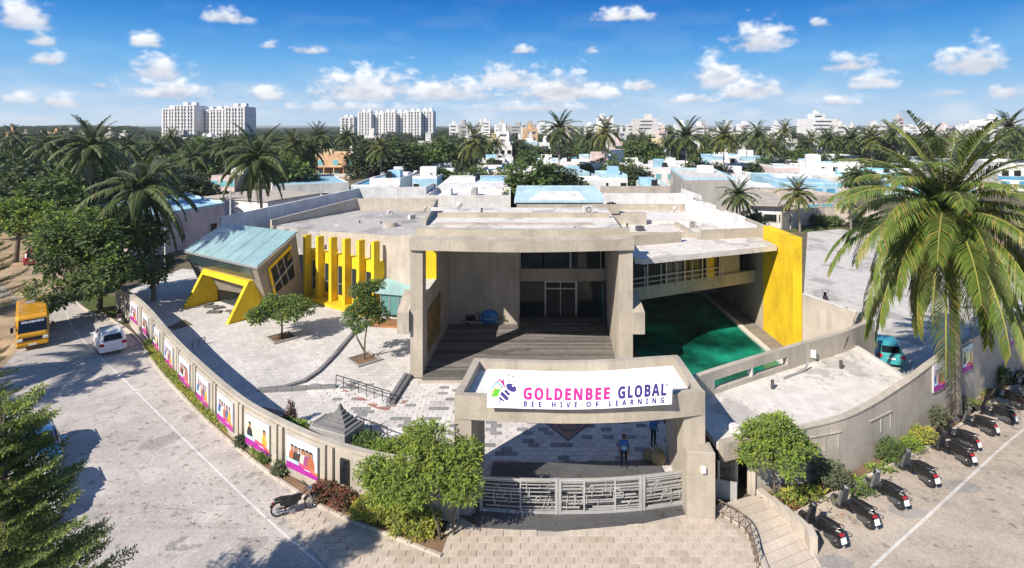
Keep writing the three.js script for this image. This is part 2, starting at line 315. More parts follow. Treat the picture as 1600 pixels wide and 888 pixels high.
// kerbs, each stone its own block
function kerb(name, label, pts, n, w, h, m, side) {
  const t = thing(name, label, 'kerb'), c = smooth(pts, n), r = rng(n * 7);
  for (let i = 0; i < n; i++) {
    const p = c[i], q = c[i + 1], L = Math.hypot(q[0] - p[0], q[1] - p[1]), a = Math.atan2(-(q[1] - p[1]), q[0] - p[0]), k = mk('kerb_stone', new B().cham((p[0] + q[0]) / 2, 0, (p[1] + q[1]) / 2, L - .025, h + (r() - .5) * .02, w, a, .02), m, t);
  }
  return t;
}
kerb('roadside_kerb', 'pale kerb curving along the hedge below the poster wall', [[-39.44, -55.29], [-31.98, -48.94], [-26.48, -42.86], [-21.77, -38.12], [-17.43, -33.96], [-12.57, -29.78], [-9.06, -27.18], [-6.93, -26], [-4.4, -24.73], [-2.93, -24]], 62, .18, .14, M.kerb);
kerb('planter_kerb', 'pale kerb between parked scooters and the planting strip', [[12.64, -26.34], [15.54, -27.98], [19.41, -30.11], [23.26, -32.21], [27.6, -34.99], [32.19, -38.12], [36.64, -41.22], [44.48, -46.55]], 46, .18, .14, M.kerb);
kerb('verge_kerb', 'kerb round the shaded grass verge under the broad tree', [[-47.59, -62.07], [-45.1, -59.34], [-40.82, -55.67], [-37.31, -53.47]], 14, .16, .13, M.kerb);
struct('flower_bed', new B().sheet([[-32.26, -49.54], [-27.12, -43.9], [-22.29, -39.04], [-17.88, -34.84], [-12.98, -30.74], [-9.34, -28.03], [-7.16, -26.87], [-2.81, -25.27], [-2.95, -24.14], [-4.41, -24.81], [-6.96, -26.09], [-9.09, -27.27], [-12.62, -29.89], [-17.51, -34.11], [-21.87, -38.3], [-26.62, -43.09]], .06), M.soil);
struct('planting_strip', new B().sheet([[11.69, -27.98], [17.54, -29.83], [22.23, -32.53], [28.31, -36.4], [33.15, -39.51], [42.47, -45.51], [44.1, -46.15], [36.46, -41.01], [32.04, -37.94], [27.48, -34.84], [23.17, -32.08], [19.33, -30], [15.49, -27.88], [12.66, -26.26]], .06), M.soil);

// the court: fine setts, with larger pavers near the gate picked out one by one
struct('court', new B().sheet([[-41.49, -60.22], [-42.22, -66.67], [-41.57, -72.65], [-30.9, -69.53], [-10.55, -59.34], [-7.06, -41.01], [7.97, -41.01], [9, -33], [9.2, -27.2], [-2.2, -26.7], [-4.78, -26.87], [-9.74, -29.72], [-15.04, -32.86], [-20.2, -37.41], [-25.42, -42.52], [-34, -51.43]], .008), M.court);
{
  // pale and grey pavers behind the gate
  const owner = mk('court_paving', new B().sheet([[-1.6, -28], [9.2, -28], [9.2, -40.9], [-14.3, -40.9], [-14.3, -39.9]], .016), M.concrete); owner.userData.kind = 'structure';
  const cols = [plaster(.79, .76, .725), plaster(.71, .685, .655), plaster(.33, .33, .335), plaster(.27, .27, .28), plaster(.66, .60, .57)];
  const r = rng(9), pw = .62, pd = .42, inside = (x, z) => { const d = -z; if (x < -2.4 - (d - 28) * 1.05) return false; if (d < 28.6 && x < -1.2) return false; return true; };
  const list = [];
  const geos = cols.map((_, k) => new B().cham(0, 0, 0, pw - .02, .035, pd - .02, 0, .008).geo());
  for (let j = 0; j * pd < 12.6; j++) for (let i = -23; i < 15; i++) {
    const x = i * pw + (j % 2) * pw / 2, z = -28.2 - j * pd;
    if (x > 9 || !inside(x, z)) continue;
    let k = r() < .12 ? 2 : r() < .04 ? 3 : r() < .3 ? 1 : r() < .07 ? 4 : 0;
    list.push([x, z, k, r()]);
  }
  const rest = new B(); const restB = cols.map(() => new B());
  list.forEach(([x, z, k, q], i) => {
    if (i < 300) { const o = mk('paver', geos[k], cols[k], owner); o.position.set(x, .012 + q * .006, z); }
    else restB[k].add(geos[k], at(x, .012 + q * .006, z));
  });
  restB.forEach((b, k) => { if (b.p.length) { const o = mk('paver_field', b, cols[k], owner); o.userData.kind = 'stuff'; } });
}
{
  // driveway of tan pavers in front of the gate
  const edge = [[-11.41, -27.32], [-8.99, -26.96], [-6.91, -25.92], [-3.04, -24.88], [-2.81, -26.87], [-1.58, -25.84], [1.99, -25.59], [5.8, -26.09], [8.96, -26.87], [10.17, -25.43], [10.15, -23.31], [11, -21.2], [-5.6, -21.2], [-7.5, -23.44]];
  const owner = struct('driveway', new B().sheet(edge, .02), M.kerb);
  const cols = [plaster(.69, .60, .50), plaster(.65, .565, .47), plaster(.71, .625, .525), plaster(.60, .51, .41)], pw = .74, pd = .40, g = new B().cham(0, 0, 0, pw - .02, .04, pd - .02, 0, .008).geo(), r = rng(4);
  const inPoly = (x, z) => { let c = false; edge.forEach((p, i) => { const q = edge[(i + 1) % edge.length]; if ((p[1] > z) !== (q[1] > z) && x < (q[0] - p[0]) * (z - p[1]) / (q[1] - p[1]) + p[0]) c = !c; }); return c; };
  let laid = 0; const rest = new B(), m4 = new THREE.Matrix4();
  for (let j = 0; j < 22; j++) for (let i = -17; i < 18; i++) {
    const x = i * pw + (j % 2) * pw / 2, z = -21.4 - j * pd;
    const h = [[-pw / 2, -pd / 2], [pw / 2, -pd / 2], [pw / 2, pd / 2], [-pw / 2, pd / 2]];
    if (!h.every(([a, b]) => inPoly(x + a, z + b))) continue;
    if (laid++ < 300) { const o = mk('paver', g, cols[Math.floor(r() * 3.25)], owner); o.position.set(x, .012 + r() * .006, z); } else rest.add(g, at(x, .012 + r() * .006, z));
  }
  if (rest.p.length) mk('paver_field', rest, cols[1], owner).userData.kind = 'stuff';
}
struct('gate_threshold', new B().prism([[-1.73, -26.87], [-1.57, -25.76], [1.98, -25.51], [5.78, -26], [8.72, -26.87], [9.25, -29.72], [3.24, -29.19], [-1.31, -29.4]], 0, .07), M.granite);
struct('inner_apron', new B().sheet([[-1.02, -30.62], [7.89, -30.86], [7.93, -29.72], [3.24, -29.19], [-1.14, -29.35]], .075), M.granite);
stripe('red_band', [[-1.02, -30.74], [3.39, -30.51], [7.92, -30.98]], .22, .07, M.redPave, 10);
{ // diamond inlay in red stone
  const t = struct('diamond_inlay', new B().sheet([[3.2, -32.73], [1.86, -34.91], [3.58, -36.57], [4.98, -34.99]], .062), M.redPave);
  const c = [3.41, -34.84], b = new B(), P = [[3.21, -32.86], [1.98, -34.91], [3.56, -36.4], [4.86, -34.99]]; for (let i = 0; i < 4; i++) b.bar([P[i][0], .07, P[i][1]], [P[(i + 1) % 4][0], .07, P[(i + 1) % 4][1]], .1, .03);
  mk('border', b, M.stoneDark, t); const ring = new B().add(new THREE.TorusGeometry(.55, .06, 6, 28), at(c[0], .07, c[1] + .4, Math.PI / 2)); mk('ring', ring, M.stoneDark, t);
}

// step edges and low kerb stones in the court
function stoneEdge(name, label, pts, n, w, h, m) { const t = kerb(name, label, pts, n, w, h, m); t.userData.category = 'stone edging'; return t; }
stoneEdge('step_edging', 'broken diagonal line of grey step stones across the court', [[-17.3, -39.13], [-15.32, -39.61], [-14.47, -40.7], [-13.94, -44.02], [-13.78, -48.65], [-13.6, -51.43]], 9, .3, .2, M.stoneGrey);
stoneEdge('ramp_edging', 'grey stone edging below the courtyard, level with the monument', [[-16.88, -38.94], [-12.07, -39.51]], 5, .32, .26, M.stoneGrey);
stoneEdge('stair_edging', 'twin dark steps beside the foot of the entrance pillar', [[-7.27, -41.43], [-7.7, -37.07]], 5, .3, .24, M.stoneDark);
stoneEdge('stair_edging', 'outer dark step parallel to the twin steps by the pillar', [[-7.68, -41.65], [-8.07, -37.24]], 5, .26, .16, M.stoneGrey);
stoneEdge('path_edging', 'pale path edging inside the curving poster wall', [[-30.84, -49.39], [-26.28, -44.63], [-21.18, -39.71], [-17.39, -36.57], [-14.15, -35.37]], 26, .25, .16, M.kerb);
stripe('red_path', [[-17.71, -37.24], [-14.37, -35.92]], .5, .05, M.redPave, 8);
stripe('red_path', [[-11.49, -39.04], [-7.72, -36.57], [-6.78, -38.12]], .45, .05, M.redPave, 12);
stripe('drain_channel', [[-11.16, -45.25], [-8.25, -46.42]], .14, .02, M.stoneGrey, 4);
stripe('grass_strip', [[-34.34, -53.47], [-27.83, -46.55], [-21.92, -40.6], [-17.39, -36.57], [-13.64, -34.11], [-10.74, -32.21]], .9, .05, M.turf, 30);
function handrail(label, pts, h, n, m = M.darkMetal) {
  const t = thing('handrail', label, 'railing'), c = smooth(pts, n); c.forEach(p => mk('post', new B().bar([p[0], 0, p[1]], [p[0], h, p[1]], .05), m, t));
  const b = new B(), d = new B(); for (let i = 0; i < n; i++) { b.bar([c[i][0], h, c[i][1]], [c[i + 1][0], h, c[i + 1][1]], .05); d.bar([c[i][0], h * .55, c[i][1]], [c[i + 1][0], h * .55, c[i + 1][1]], .03); }
  mk('top_rail', b, m, t); mk('mid_rail', d, m, t); return t;
}
handrail('thin dark handrail on the court ramp beside twin steps', [[-12.16, -39.8], [-7.86, -37.24]], .8, 7);
handrail('low rail along the path inside the curving poster wall', [[-28.91, -48.36], [-24, -43.2], [-20.57, -39.8]], .7, 7);
handrail('short rail crossing the path near the sloping yellow porch', [[-25.86, -46.55], [-25.34, -47.51]], .6, 2);
handrail('rail beside shrubs behind the grey stepped monument', [[-9.25, -34.11], [-7.12, -32.86]], .8, 4);

// ================================================================ POSTER WALL, curving from the broad tree to the gate
const lwTop = [[-38.56, -55.98], [-34.91, -52.81], [-31.37, -49.28], [-25.74, -43.06], [-22.84, -39.99], [-20.1, -37.22], [-17.31, -34.47], [-14.69, -32.1], [-11.54, -29.84], [-9.34, -28.5], [-6.94, -27.39], [-4.76, -26.76], [-2.45, -26.21]];
const lw = smooth(lwTop, 90);
const along = (path) => { const s = [0]; for (let i = 1; i < path.length; i++) s.push(s[i - 1] + Math.hypot(path[i][0] - path[i - 1][0], path[i][1] - path[i - 1][1])); return s; };
const lwS = along(lw);
function onPath(path, S, s) { let i = 1; while (i < S.length - 1 && S[i] < s) i++; const t = (s - S[i - 1]) / (S[i] - S[i - 1]), p = lerp2(path[i - 1], path[i], t), d = [path[i][0] - path[i - 1][0], path[i][1] - path[i - 1][1]], l = Math.hypot(...d); return { p, d: [d[0] / l, d[1] / l] }; }
function nearS(path, S, q) { let best = 1e9, s = 0; for (let k = 0; k <= 600; k++) { const v = S[S.length - 1] * k / 600, o = onPath(path, S, v).p, e = Math.hypot(o[0] - q[0], o[1] - q[1]); if (e < best) { best = e; s = v; } } return s; }
const posterWall = thing('boundary_wall', 'long curving beige boundary wall hung with posters along the left road', 'wall');
{
  // travel runs from far left towards the gate; the road lies on the right of travel
  mk('wall_core', ribbon(new B(), offset(lw, -.22), offset(lw, .0), 0, 2.4), M.beigeWall, posterWall);
  mk('coping', ribbon(new B(), offset(lw, -.27), offset(lw, .06), 2.403, 2.47), M.beigeWall, posterWall);
}
const slotPx = [[-31.93, -49.8], [-28.88, -46.5], [-26.08, -43.46], [-23.17, -40.33], [-20.52, -37.62], [-17.84, -34.99], [-14.98, -32.32], [-11.78, -30.03], [-8.52, -28.1]];
const slots = slotPx.map(q => nearS(lw, lwS, q));
slots.unshift(slots[0] - 4.2);
function pathStrip(path, S, a, b, n) { return Array.from({ length: n + 1 }, (_, i) => onPath(path, S, a + (b - a) * i / n).p); }
for (let i = 0; i + 1 < slots.length; i++) {
  const c = pathStrip(lw, lwS, slots[i] + .14, slots[i + 1] - .62, 5);
  mk('panel', ribbon(new B(), offset(c, .01), offset(c, .15), .05, 2.3), M.beigeWall, posterWall);
  const d = pathStrip(lw, lwS, slots[i + 1] - .46, slots[i + 1] - .14, 2);
  mk('pilaster', ribbon(new B(), offset(d, .01), offset(d, .15), .05, 2.3), M.beigeWall, posterWall);
}
{ const e = lwS[lwS.length - 1], c = pathStrip(lw, lwS, slots[slots.length - 1] + 1.0, e - .1, 8); mk('panel', ribbon(new B(), offset(c, .01), offset(c, .15), .05, 2.3), M.beigeWall, posterWall);
  const w = onPath(lw, lwS, slots[slots.length - 1] + .55); mk('window', new B().box(w.p[0] - w.d[1] * .05, .7, w.p[1] + w.d[0] * .05, .5, 1.2, .12, Math.atan2(-w.d[1], w.d[0])), M.pane, posterWall); }

// posters: printed boards on the wall
function posterTexture(k) {
  const c = document.createElement('canvas'); c.width = 256; c.height = 224; const x = c.getContext('2d'), r = rng(k * 31 + 5);
  const bg = [['#dfe7f0', '#c3d6e8'], ['#b9dbe6', '#d9e2b8'], ['#e0d8e4', '#c4c9e6'], ['#cfe4f0', '#dfe8da']][k % 4];
  x.fillStyle = bg[0]; x.fillRect(0, 0, 256, 224); x.fillStyle = ['#dfe4ea', '#b9cfc4', '#d9dbe8', '#cfdce4'][k % 4]; x.fillRect(0, 30, 256, 120); x.fillStyle = bg[1]; x.fillRect(0, 60, 256, 90);
  const shirts = ['#26324f', '#c79a3c', '#8f4a76', '#35608f', '#d8cbb8', '#43352f', '#a8603f', '#3d2f52', '#2b2b30'], n = [6, 2, 5, 4][k % 4];
  for (let i = 0; i < n; i++) {
    const px = 50 + i * (156 / Math.max(1, n - 1)), s = 1 + .25 * r(), col = shirts[Math.floor(r() * shirts.length)];
    x.fillStyle = col; x.beginPath(); x.ellipse(px, 146, 26 * s, 56 * s, 0, 0, 7); x.fill();
    x.fillStyle = '#a8714d'; x.beginPath(); x.ellipse(px, 78 - 6 * s, 11 * s, 15 * s, 0, 0, 7); x.fill();
    x.fillStyle = '#1c1411'; x.beginPath(); x.ellipse(px, 68 - 8 * s, 14 * s, 12 * s, 0, Math.PI, 2 * Math.PI); x.fill(); if (i % 2) { x.fillRect(px - 14 * s, 66 - 6 * s, 5, 34); x.fillRect(px + 9 * s, 66 - 6 * s, 5, 34); }
  }
  x.fillStyle = '#e2506a'; x.beginPath(); x.moveTo(110, 150); x.quadraticCurveTo(190, 158, 256, 172); x.lineTo(256, 210); x.lineTo(90, 190); x.fill();
  x.fillStyle = '#f08a2c'; x.beginPath(); x.moveTo(180, 160); x.lineTo(256, 176); x.lineTo(256, 190); x.fill();
  x.fillStyle = '#a0288f'; x.beginPath(); x.moveTo(0, 168); x.quadraticCurveTo(110, 160, 150, 182); x.lineTo(256, 194); x.lineTo(256, 224); x.lineTo(0, 224); x.fill();
  x.fillStyle = '#8fc6ea'; x.fillRect(0, 150, 104, 26); x.fillStyle = '#ffffff'; x.fillRect(10, 156, 60, 5); x.fillRect(10, 165, 84, 4); x.fillRect(150, 182, 50, 4);
  const t = new THREE.CanvasTexture(c); t.colorSpace = THREE.SRGBColorSpace; t.anisotropy = 8; return std({ map: t, roughness: .55 });
}
const prints = [0, 1, 2, 3].map(posterTexture);
M.printEdge = std({ color: lin(.5, .5, .5), roughness: .6 });
function poster(label, p, d, y0, w, h, m, out, group, off = .155) {
  const o = thing('poster', label, 'poster', [p[0], 0, p[1]], 0, group);
  const n = [-d[1] * out, d[0] * out], a = [-d[0] * w / 2, -d[1] * w / 2], b = [d[0] * w / 2, d[1] * w / 2], q = (v, k, y) => [v[0] + n[0] * k, y, v[1] + n[1] * k];
  mk('board', ribbon(new B(), [q(a, off, 0), q(b, off, 0)].map(v => [v[0], v[2]]), [q(a, off + .09, 0), q(b, off + .09, 0)].map(v => [v[0], v[2]]), y0, y0 + h), M.printEdge, o);
  const g = new THREE.BufferGeometry(), k = off + .094, L = out > 0 ? [a, b] : [b, a];
  g.setAttribute('position', new THREE.Float32BufferAttribute([...q(L[0], k, y0 + .02), ...q(L[1], k, y0 + .02), ...q(L[1], k, y0 + h - .02), ...q(L[0], k, y0 + h - .02)], 3));
  g.setAttribute('normal', new THREE.Float32BufferAttribute(Array(4).fill([n[0], 0, n[1]]).flat(), 3)); g.setAttribute('uv', new THREE.Float32BufferAttribute([0, 0, 1, 0, 1, 1, 0, 1], 2)); g.setIndex([0, 1, 2, 0, 2, 3]);
  mk('print', g, m, o); return o;
}
{
  const lab = ['farthest poster on the curving wall, in the shade of the broad tree', 'second poster from the broad tree on the curving wall', 'third poster from the broad tree, above yellow-green hedge', 'fourth poster from the broad tree on the curving wall', 'fifth poster from the broad tree, four figures and magenta base', 'sixth poster from the broad tree on the curving wall', 'third poster from the gate end, two bays left of the monument', 'second poster from the gate end showing a seated couple', 'largest poster, nearest the gate, with five figures and magenta band'];
  const which = [2, 0, 3, 2, 0, 2, 2, 1, 0];
  for (let i = 0; i + 1 < slots.length; i++) { const s = (slots[i] + .14 + slots[i + 1] - .62) / 2 - .05, o = onPath(lw, lwS, s), w = Math.min(2.35, slots[i + 1] - slots[i] - 1.1); poster(lab[i], o.p, o.d, .5, w, 1.65, prints[which[i]], 1, 'posters on the curving wall'); }
}

// ================================================================ RIGHT BOUNDARY WALL, the flank of the low wing and on past the palm
const rwPts = [[11.67, -28.08], [14.99, -29.08], [17.6, -29.94], [22.32, -32.66], [25.74, -34.84], [28.44, -36.57], [33.31, -39.71], [42.59, -45.63]];
const rwH = [2.75, 2.75, 2.9, 3.35, 3.8, 4.0, 4.1, 4.1];
const rw = smooth(rwPts.map((p, i) => [p[0], p[1], rwH[i]]), 60), rwS = along(rw);
const sideWall = thing('boundary_wall', 'tall plain beige wall behind the parked scooters, rising past the palm', 'wall');
mk('wall_core', ribbon(new B(), offset(rw, -.3), offset(rw, 0), 0, i => rw[i][2]), M.beigeWall, sideWall);
mk('coping', ribbon(new B(), offset(rw, -.34), offset(rw, .05), i => rw[i][2] + .003, i => rw[i][2] + .06), M.beigeWall, sideWall);
for (const [q, w] of [[[15.94, -29.4], 1.9], [[20.02, -31.33], 2.1]]) {
  const s = nearS(rw, rwS, q), c = pathStrip(rw, rwS, s - w / 2, s + w / 2, 4), d = pathStrip(rw, rwS, s - w / 2 - .08, s + w / 2 + .08, 4);
  mk('ledge', ribbon(new B(), offset(d, .002), offset(d, .06), 2.24, 2.29), M.beigeWall, sideWall);
  mk('frame', ribbon(new B(), offset(pathStrip(rw, rwS, s - .06, s + .06, 1), .002), offset(pathStrip(rw, rwS, s - .06, s + .06, 1), .03), 1.4, 2.237), M.beigeWall, sideWall);
  mk('frame', ribbon(new B(), offset(pathStrip(rw, rwS, s + w / 2 - .1, s + w / 2, 1), .002), offset(pathStrip(rw, rwS, s + w / 2 - .1, s + w / 2, 1), .03), 1.4, 2.237), M.beigeWall, sideWall);
}
for (const [q, w, y, k, lab] of [[[25.74, -34.84], 1.5, 2.05, 2, 'poster behind the palm trunk on the tall beige wall'], [[29.24, -37.07], 1.6, 2.25, 1, 'poster right of the palm trunk showing a couple'], [[35.91, -41.43], 1.2, 2.3, 3, 'pale poster at the far end of the tall beige wall']]) {
  const s = nearS(rw, rwS, q), o = onPath(rw, rwS, s); poster(lab, o.p, o.d, y, w, 1.65, prints[k], 1, 'posters on the scooter wall', .01);
}

// ================================================================ GATE PORTAL with its banner
const portal = thing('gate_portal', 'beige concrete entrance portal carrying the wide white banner', 'gateway');
{
  const H1 = 5.56, H0 = 4.46;
  const front = smooth([[-2.66, -26.6], [2, -26.2], [5.6, -26.35], [9.06, -27]], 14), rear = smooth([[-2.06, -30.84], [3.5, -30.6], [8.98, -31.3]], 14);
  const fi = offset(front, -.34), ri = offset(rear, .34);
  mk('front_beam', ribbon(new B(), fi, front, H0, H1), M.beige, portal);
  mk('rear_beam', ribbon(new B(), rear, ri, H0, H1), M.beige, portal);
  const n = front.length - 1, W = (P, Q) => [P[0], P[1]];
  mk('side_beam', new B().prism([fi[0], lerp2(fi[0], fi[1], .42), lerp2(ri[0], ri[1], .45), ri[0]], H0, H1 - .002), M.beige, portal);
  mk('side_beam', new B().prism([fi[n], lerp2(fi[n], fi[n - 1], .42), lerp2(ri[n], ri[n - 1], .45), ri[n]], H0, H1 - .002), M.beige, portal);
  mk('roof_slab', new B().prism([...fi.slice(0, n + 1), ...ri.slice(0, n + 1).reverse()], H0 + .3, H0 + .62), M.white, portal);
  // side walls with a slanting cut-away opening
  const side = (f, r, w, s) => {
    const dx = r[0] - f[0], dz = r[1] - f[1], P = (t, y, o) => [f[0] + dx * t + o, y, f[1] + dz * t], b = new B();
    const col = (t0, t1, y0, y1) => b.hexa([P(t0, y0, s > 0 ? 0 : -w), P(t0, y0, s > 0 ? w : 0), P(t1, y0, s > 0 ? w : 0), P(t1, y0, s > 0 ? 0 : -w), P(t0, y1, s > 0 ? 0 : -w), P(t0, y1, s > 0 ? w : 0), P(t1, y1, s > 0 ? w : 0), P(t1, y1, s > 0 ? 0 : -w)]);
    return [b, col];
  };
  { const [b, col] = side(front[0], rear[0], .78, 1); col(0, .2, 0, H0); mk('pillar', b, M.beige, portal); const [c, col2] = side(front[0], rear[0], .6, 1); col2(.203, 1, 0, H0); mk('side_wall', c, M.beige, portal); }
  { const [b, col] = side(front[n], rear[n], 1.0, -1); col(0, .24, 0, H0); mk('pillar', b, M.beige, portal); const [c, col2] = side(front[n], rear[n], .62, -1); col2(.242, 1, 0, H0); mk('pillar', c, M.beige, portal); }
}
// gate post beside the small door
{
  const t = thing('gate_post', 'thick beige gate post with a wall lamp, right of the gate', 'gate post');
  mk('post_block', new B().cham(8.66, 0, -26.75, 1.28, 3.1, .9, -.06, .03), M.beige, t);
  const l = mk('wall_lamp', new B().cham(8.72, 2.2, -26.22, .2, .3, .14, 0, .03), M.plate, t); mk('lamp_glass', new B().box(8.72, 2.24, -26.13, .12, .18, .02), M.lamp, l);
}
// banner: printed sheet leaning back from the front beam on struts
{
  const t = thing('banner', 'wide white school banner with bee emblem leaning on the gate portal', 'banner');
  const c = document.createElement('canvas'); c.width = 2048; c.height = 430; const x = c.getContext('2d');
  x.fillStyle = '#f6f7fb'; x.fillRect(0, 0, 2048, 430);
  const navy = '#322c78', mag = '#c21d86', S = 4.0;
  const fit = (s, px, py, w, h, col, gap = 0) => { x.font = `bold ${Math.round(h * 1.38)}px sans-serif`; x.fillStyle = col; let tw = 0; const ch = [...s], ws = ch.map(k => x.measureText(k).width); tw = ws.reduce((a, b) => a + b, 0) + gap * (ch.length - 1); x.save(); x.translate(px, py); x.scale(w / tw, 1); let p = 0; ch.forEach((k, i) => { x.fillText(k, p, 0); x.strokeStyle = col; x.lineWidth = h * .075; x.strokeText(k, p, 0); p += ws[i] + gap; }); x.restore(); };
  fit('GOLDENBEE', 392, 326, 960, 132, mag, 16); fit('GLOBAL', 1432, 326, 550, 132, navy, 16);
  fit('BEE', 398, 408, 205, 60, navy, 44); fit('HIVE', 708, 408, 285, 60, navy, 50); fit('OF', 1085, 408, 145, 60, navy, 50); fit('LEARNING', 1330, 408, 635, 60, navy, 48); fit('TM', 1962, 222, 36, 20, navy);
  // emblem
  const poly = (p, col) => { x.fillStyle = col; x.beginPath(); p.forEach(([a, b], i) => i ? x.lineTo(a, b) : x.moveTo(a, b)); x.closePath(); x.fill(); }, line = (p, col, w) => { x.strokeStyle = col; x.lineWidth = w; x.lineJoin = 'round'; x.beginPath(); p.forEach(([a, b], i) => i ? x.lineTo(a, b) : x.moveTo(a, b)); x.stroke(); };
  const E = (a, b) => [38 + (a - 140) * .6, 46 + (b - 170) * .6];
  poly([[140, 610], [220, 460], [325, 455], [270, 605]].map(p => E(...p)), '#5db22f');
  line([[140, 560], [255, 400], [350, 445]].map(p => E(...p)), '#e79a34', 13); line([[145, 470], [245, 330], [360, 430]].map(p => E(...p)), '#2c9fb8', 14); line([[265, 330], [305, 285], [395, 420]].map(p => E(...p)), '#c02e6d', 14); poly([[330, 310], [370, 265], [405, 440]].map(p => E(...p)), '#9c1f78');
  const blob = (cx, cy, rx, ry, a, col) => { const [u, v] = E(cx, cy); x.fillStyle = col; x.beginPath(); x.ellipse(u, v, rx * .6, ry * .6, a, 0, 7); x.fill(); };
  blob(515, 430, 105, 68, .55, navy); blob(545, 395, 16, 16, 0, '#ffffff');
  poly([[380, 500], [420, 462], [500, 555], [485, 582], [455, 575]].map(p => E(...p)), navy); poly([[308, 560], [345, 500], [475, 620], [455, 670], [425, 670]].map(p => E(...p)), navy); poly([[300, 590], [400, 680], [375, 695], [335, 665], [285, 738], [270, 738], [315, 655], [292, 640]].map(p => E(...p)), navy);
  line([[468, 330], [455, 250], [463, 190]].map(p => E(...p)), navy, 6); line([[472, 325], [500, 265], [540, 222]].map(p => E(...p)), navy, 6); blob(463, 185, 14, 16, 0, navy); blob(543, 220, 15, 15, 0, navy);
  const tex = new THREE.CanvasTexture(c); tex.colorSpace = THREE.SRGBColorSpace; tex.anisotropy = 8;
  // sheet bows gently with the beam
  const n = 18, lo = smooth([[-1.13, 5.26, -26.05], [3.16, 5.28, -25.85], [7.26, 5.36, -26.15]].map(p => [p[0], p[2], p[1]]), n), hi = smooth([[-1.12, 6.79, -26.55], [3.23, 6.74, -26.4], [7.46, 6.9, -26.65]].map(p => [p[0], p[2], p[1]]), n), g = new THREE.PlaneGeometry(1, 1, n, 1), p = g.attributes.position;
  for (let i = 0; i <= n; i++) { p.setXYZ(i, hi[i][0], hi[i][2], hi[i][1]); p.setXYZ(n + 1 + i, lo[i][0], lo[i][2], lo[i][1]); }
  g.computeVertexNormals(); mk('print', g, std({ map: tex, roughness: .7, side: THREE.DoubleSide }), t);
  for (const i of [1, 6, 12, 17]) { const a = lo[i], b = hi[i]; mk('strut', new B().bar([b[0], b[2] - .06, b[1] - .05], [b[0], 5.06, b[1] - .9], .05), M.steel, t); mk('strut', new B().bar([a[0], a[2] + .03, a[1] - .1], [b[0], b[2] - .05, b[1] - .06], .04), M.steel, t); }
}
// ---------------------------------------------------------------- sliding gate of thin horizontal bars with geometric motifs
{
  const line = smooth([[-1.49, -26.87], [0.36, -26.69], [2.13, -26.64], [4.15, -26.69], [6.16, -26.91], [8.17, -27.32]], 60), S = along(line), yB = .12, yT = 1.62;
  const leaf = (label, a, b, seed) => {
    const t = thing('gate_leaf', label, 'gate', [0, 0, 0], 0, 'leaves of the metal gate'), r = rng(seed), P = (s, y, o = 0) => { const q = onPath(line, S, s); return [q.p[0] - q.d[1] * o, y, q.p[1] + q.d[0] * o]; };
    const seg = (bb, s0, s1, y0, y1, w, o = 0) => { const n = Math.max(1, Math.round((s1 - s0) / .9)); for (let i = 0; i < n; i++) bb.bar(P(s0 + (s1 - s0) * i / n, y0, o), P(s0 + (s1 - s0) * (i + 1) / n, y1, o), w); return bb; };
    mk('bottom_rail', seg(new B(), a, b, yB, yB, .1), M.gatePaint, t); mk('top_rail', seg(new B(), a, b, yT, yT, .1), M.gatePaint, t);
    for (const s of [a, b]) mk('stile', new B().bar(P(s, 0), P(s, yT + .06), .13), M.gatePaint, t);
    const k = Math.max(1, Math.round((b - a) / 1.5)); const inner = []; for (let i = 1; i < k; i++) { const s = a + (b - a) * i / k + (r() - .5) * .4; inner.push(s); mk('upright', new B().bar(P(s, yB), P(s, yT), .07), M.gatePaint, t); }
    const edges = [a, ...inner, b];
    for (let e = 0; e + 1 < edges.length; e++) for (let j = 0; j < 9; j++) { const y = yB + (yT - yB) * (j + .6 + .5 * (r() - .5)) / 9.2, s0 = edges[e] + (r() < .3 ? r() * .4 : 0), s1 = edges[e + 1] - (r() < .3 ? r() * .4 : 0); mk('bar', seg(new B(), s0, s1, y, y, .038 + .02 * (r() < .3), .03 * (r() - .5)), M.gatePaint, t); }
    for (let j = 0; j < (b - a) * 3.2; j++) { const s = a + .3 + (b - a - .6) * r(), y = yB + .1 + (yT - yB - .5) * r(), hh = .15 + .45 * r(); mk('short_bar', new B().bar(P(s, y, .03), P(s + (r() < .3 ? .16 : 0), Math.min(yT, y + hh), .03), .034), M.gatePaint, t); }
    for (let j = 0; j < Math.max(1, (b - a) * .7); j++) { const s = a + .4 + (b - a - .8) * r(), y = yB + .3 + (yT - yB - .6) * r(), q = P(s, y, .04); mk('ring', new B().add(new THREE.TorusGeometry(.09 + .05 * r(), .018, 5, 16), at(q[0], q[1], q[2])), M.gatePaint, t); }
    for (let j = 0; j < (b - a) * .8; j++) { const s = a + .4 + (b - a - .9) * r(), y = yB + .25 + (yT - yB - .5) * r(), w = .25 + .35 * r(), h = .12 + .12 * r(); const bb = new B(); bb.bar(P(s, y, .05), P(s + w, y, .05), .03).bar(P(s, y + h, .05), P(s + w, y + h, .05), .03).bar(P(s, y, .05), P(s, y + h, .05), .03).bar(P(s + w, y, .05), P(s + w, y + h, .05), .03); mk('frame_motif', bb, M.gatePaint, t); }
  };
  const e = S[S.length - 1];
  leaf('wide grey gate leaf next to the feathery roadside tree', .05, nearS(line, S, [2.13, -26.64]) - .08, 3);
  leaf('middle grey gate leaf below the word LEARNING', nearS(line, S, [2.13, -26.64]) + .08, nearS(line, S, [6.07, -26.91]) - .08, 8);
  leaf('short grey gate leaf against the thick beige post', nearS(line, S, [6.07, -26.91]) + .08, e - .05, 12);
}

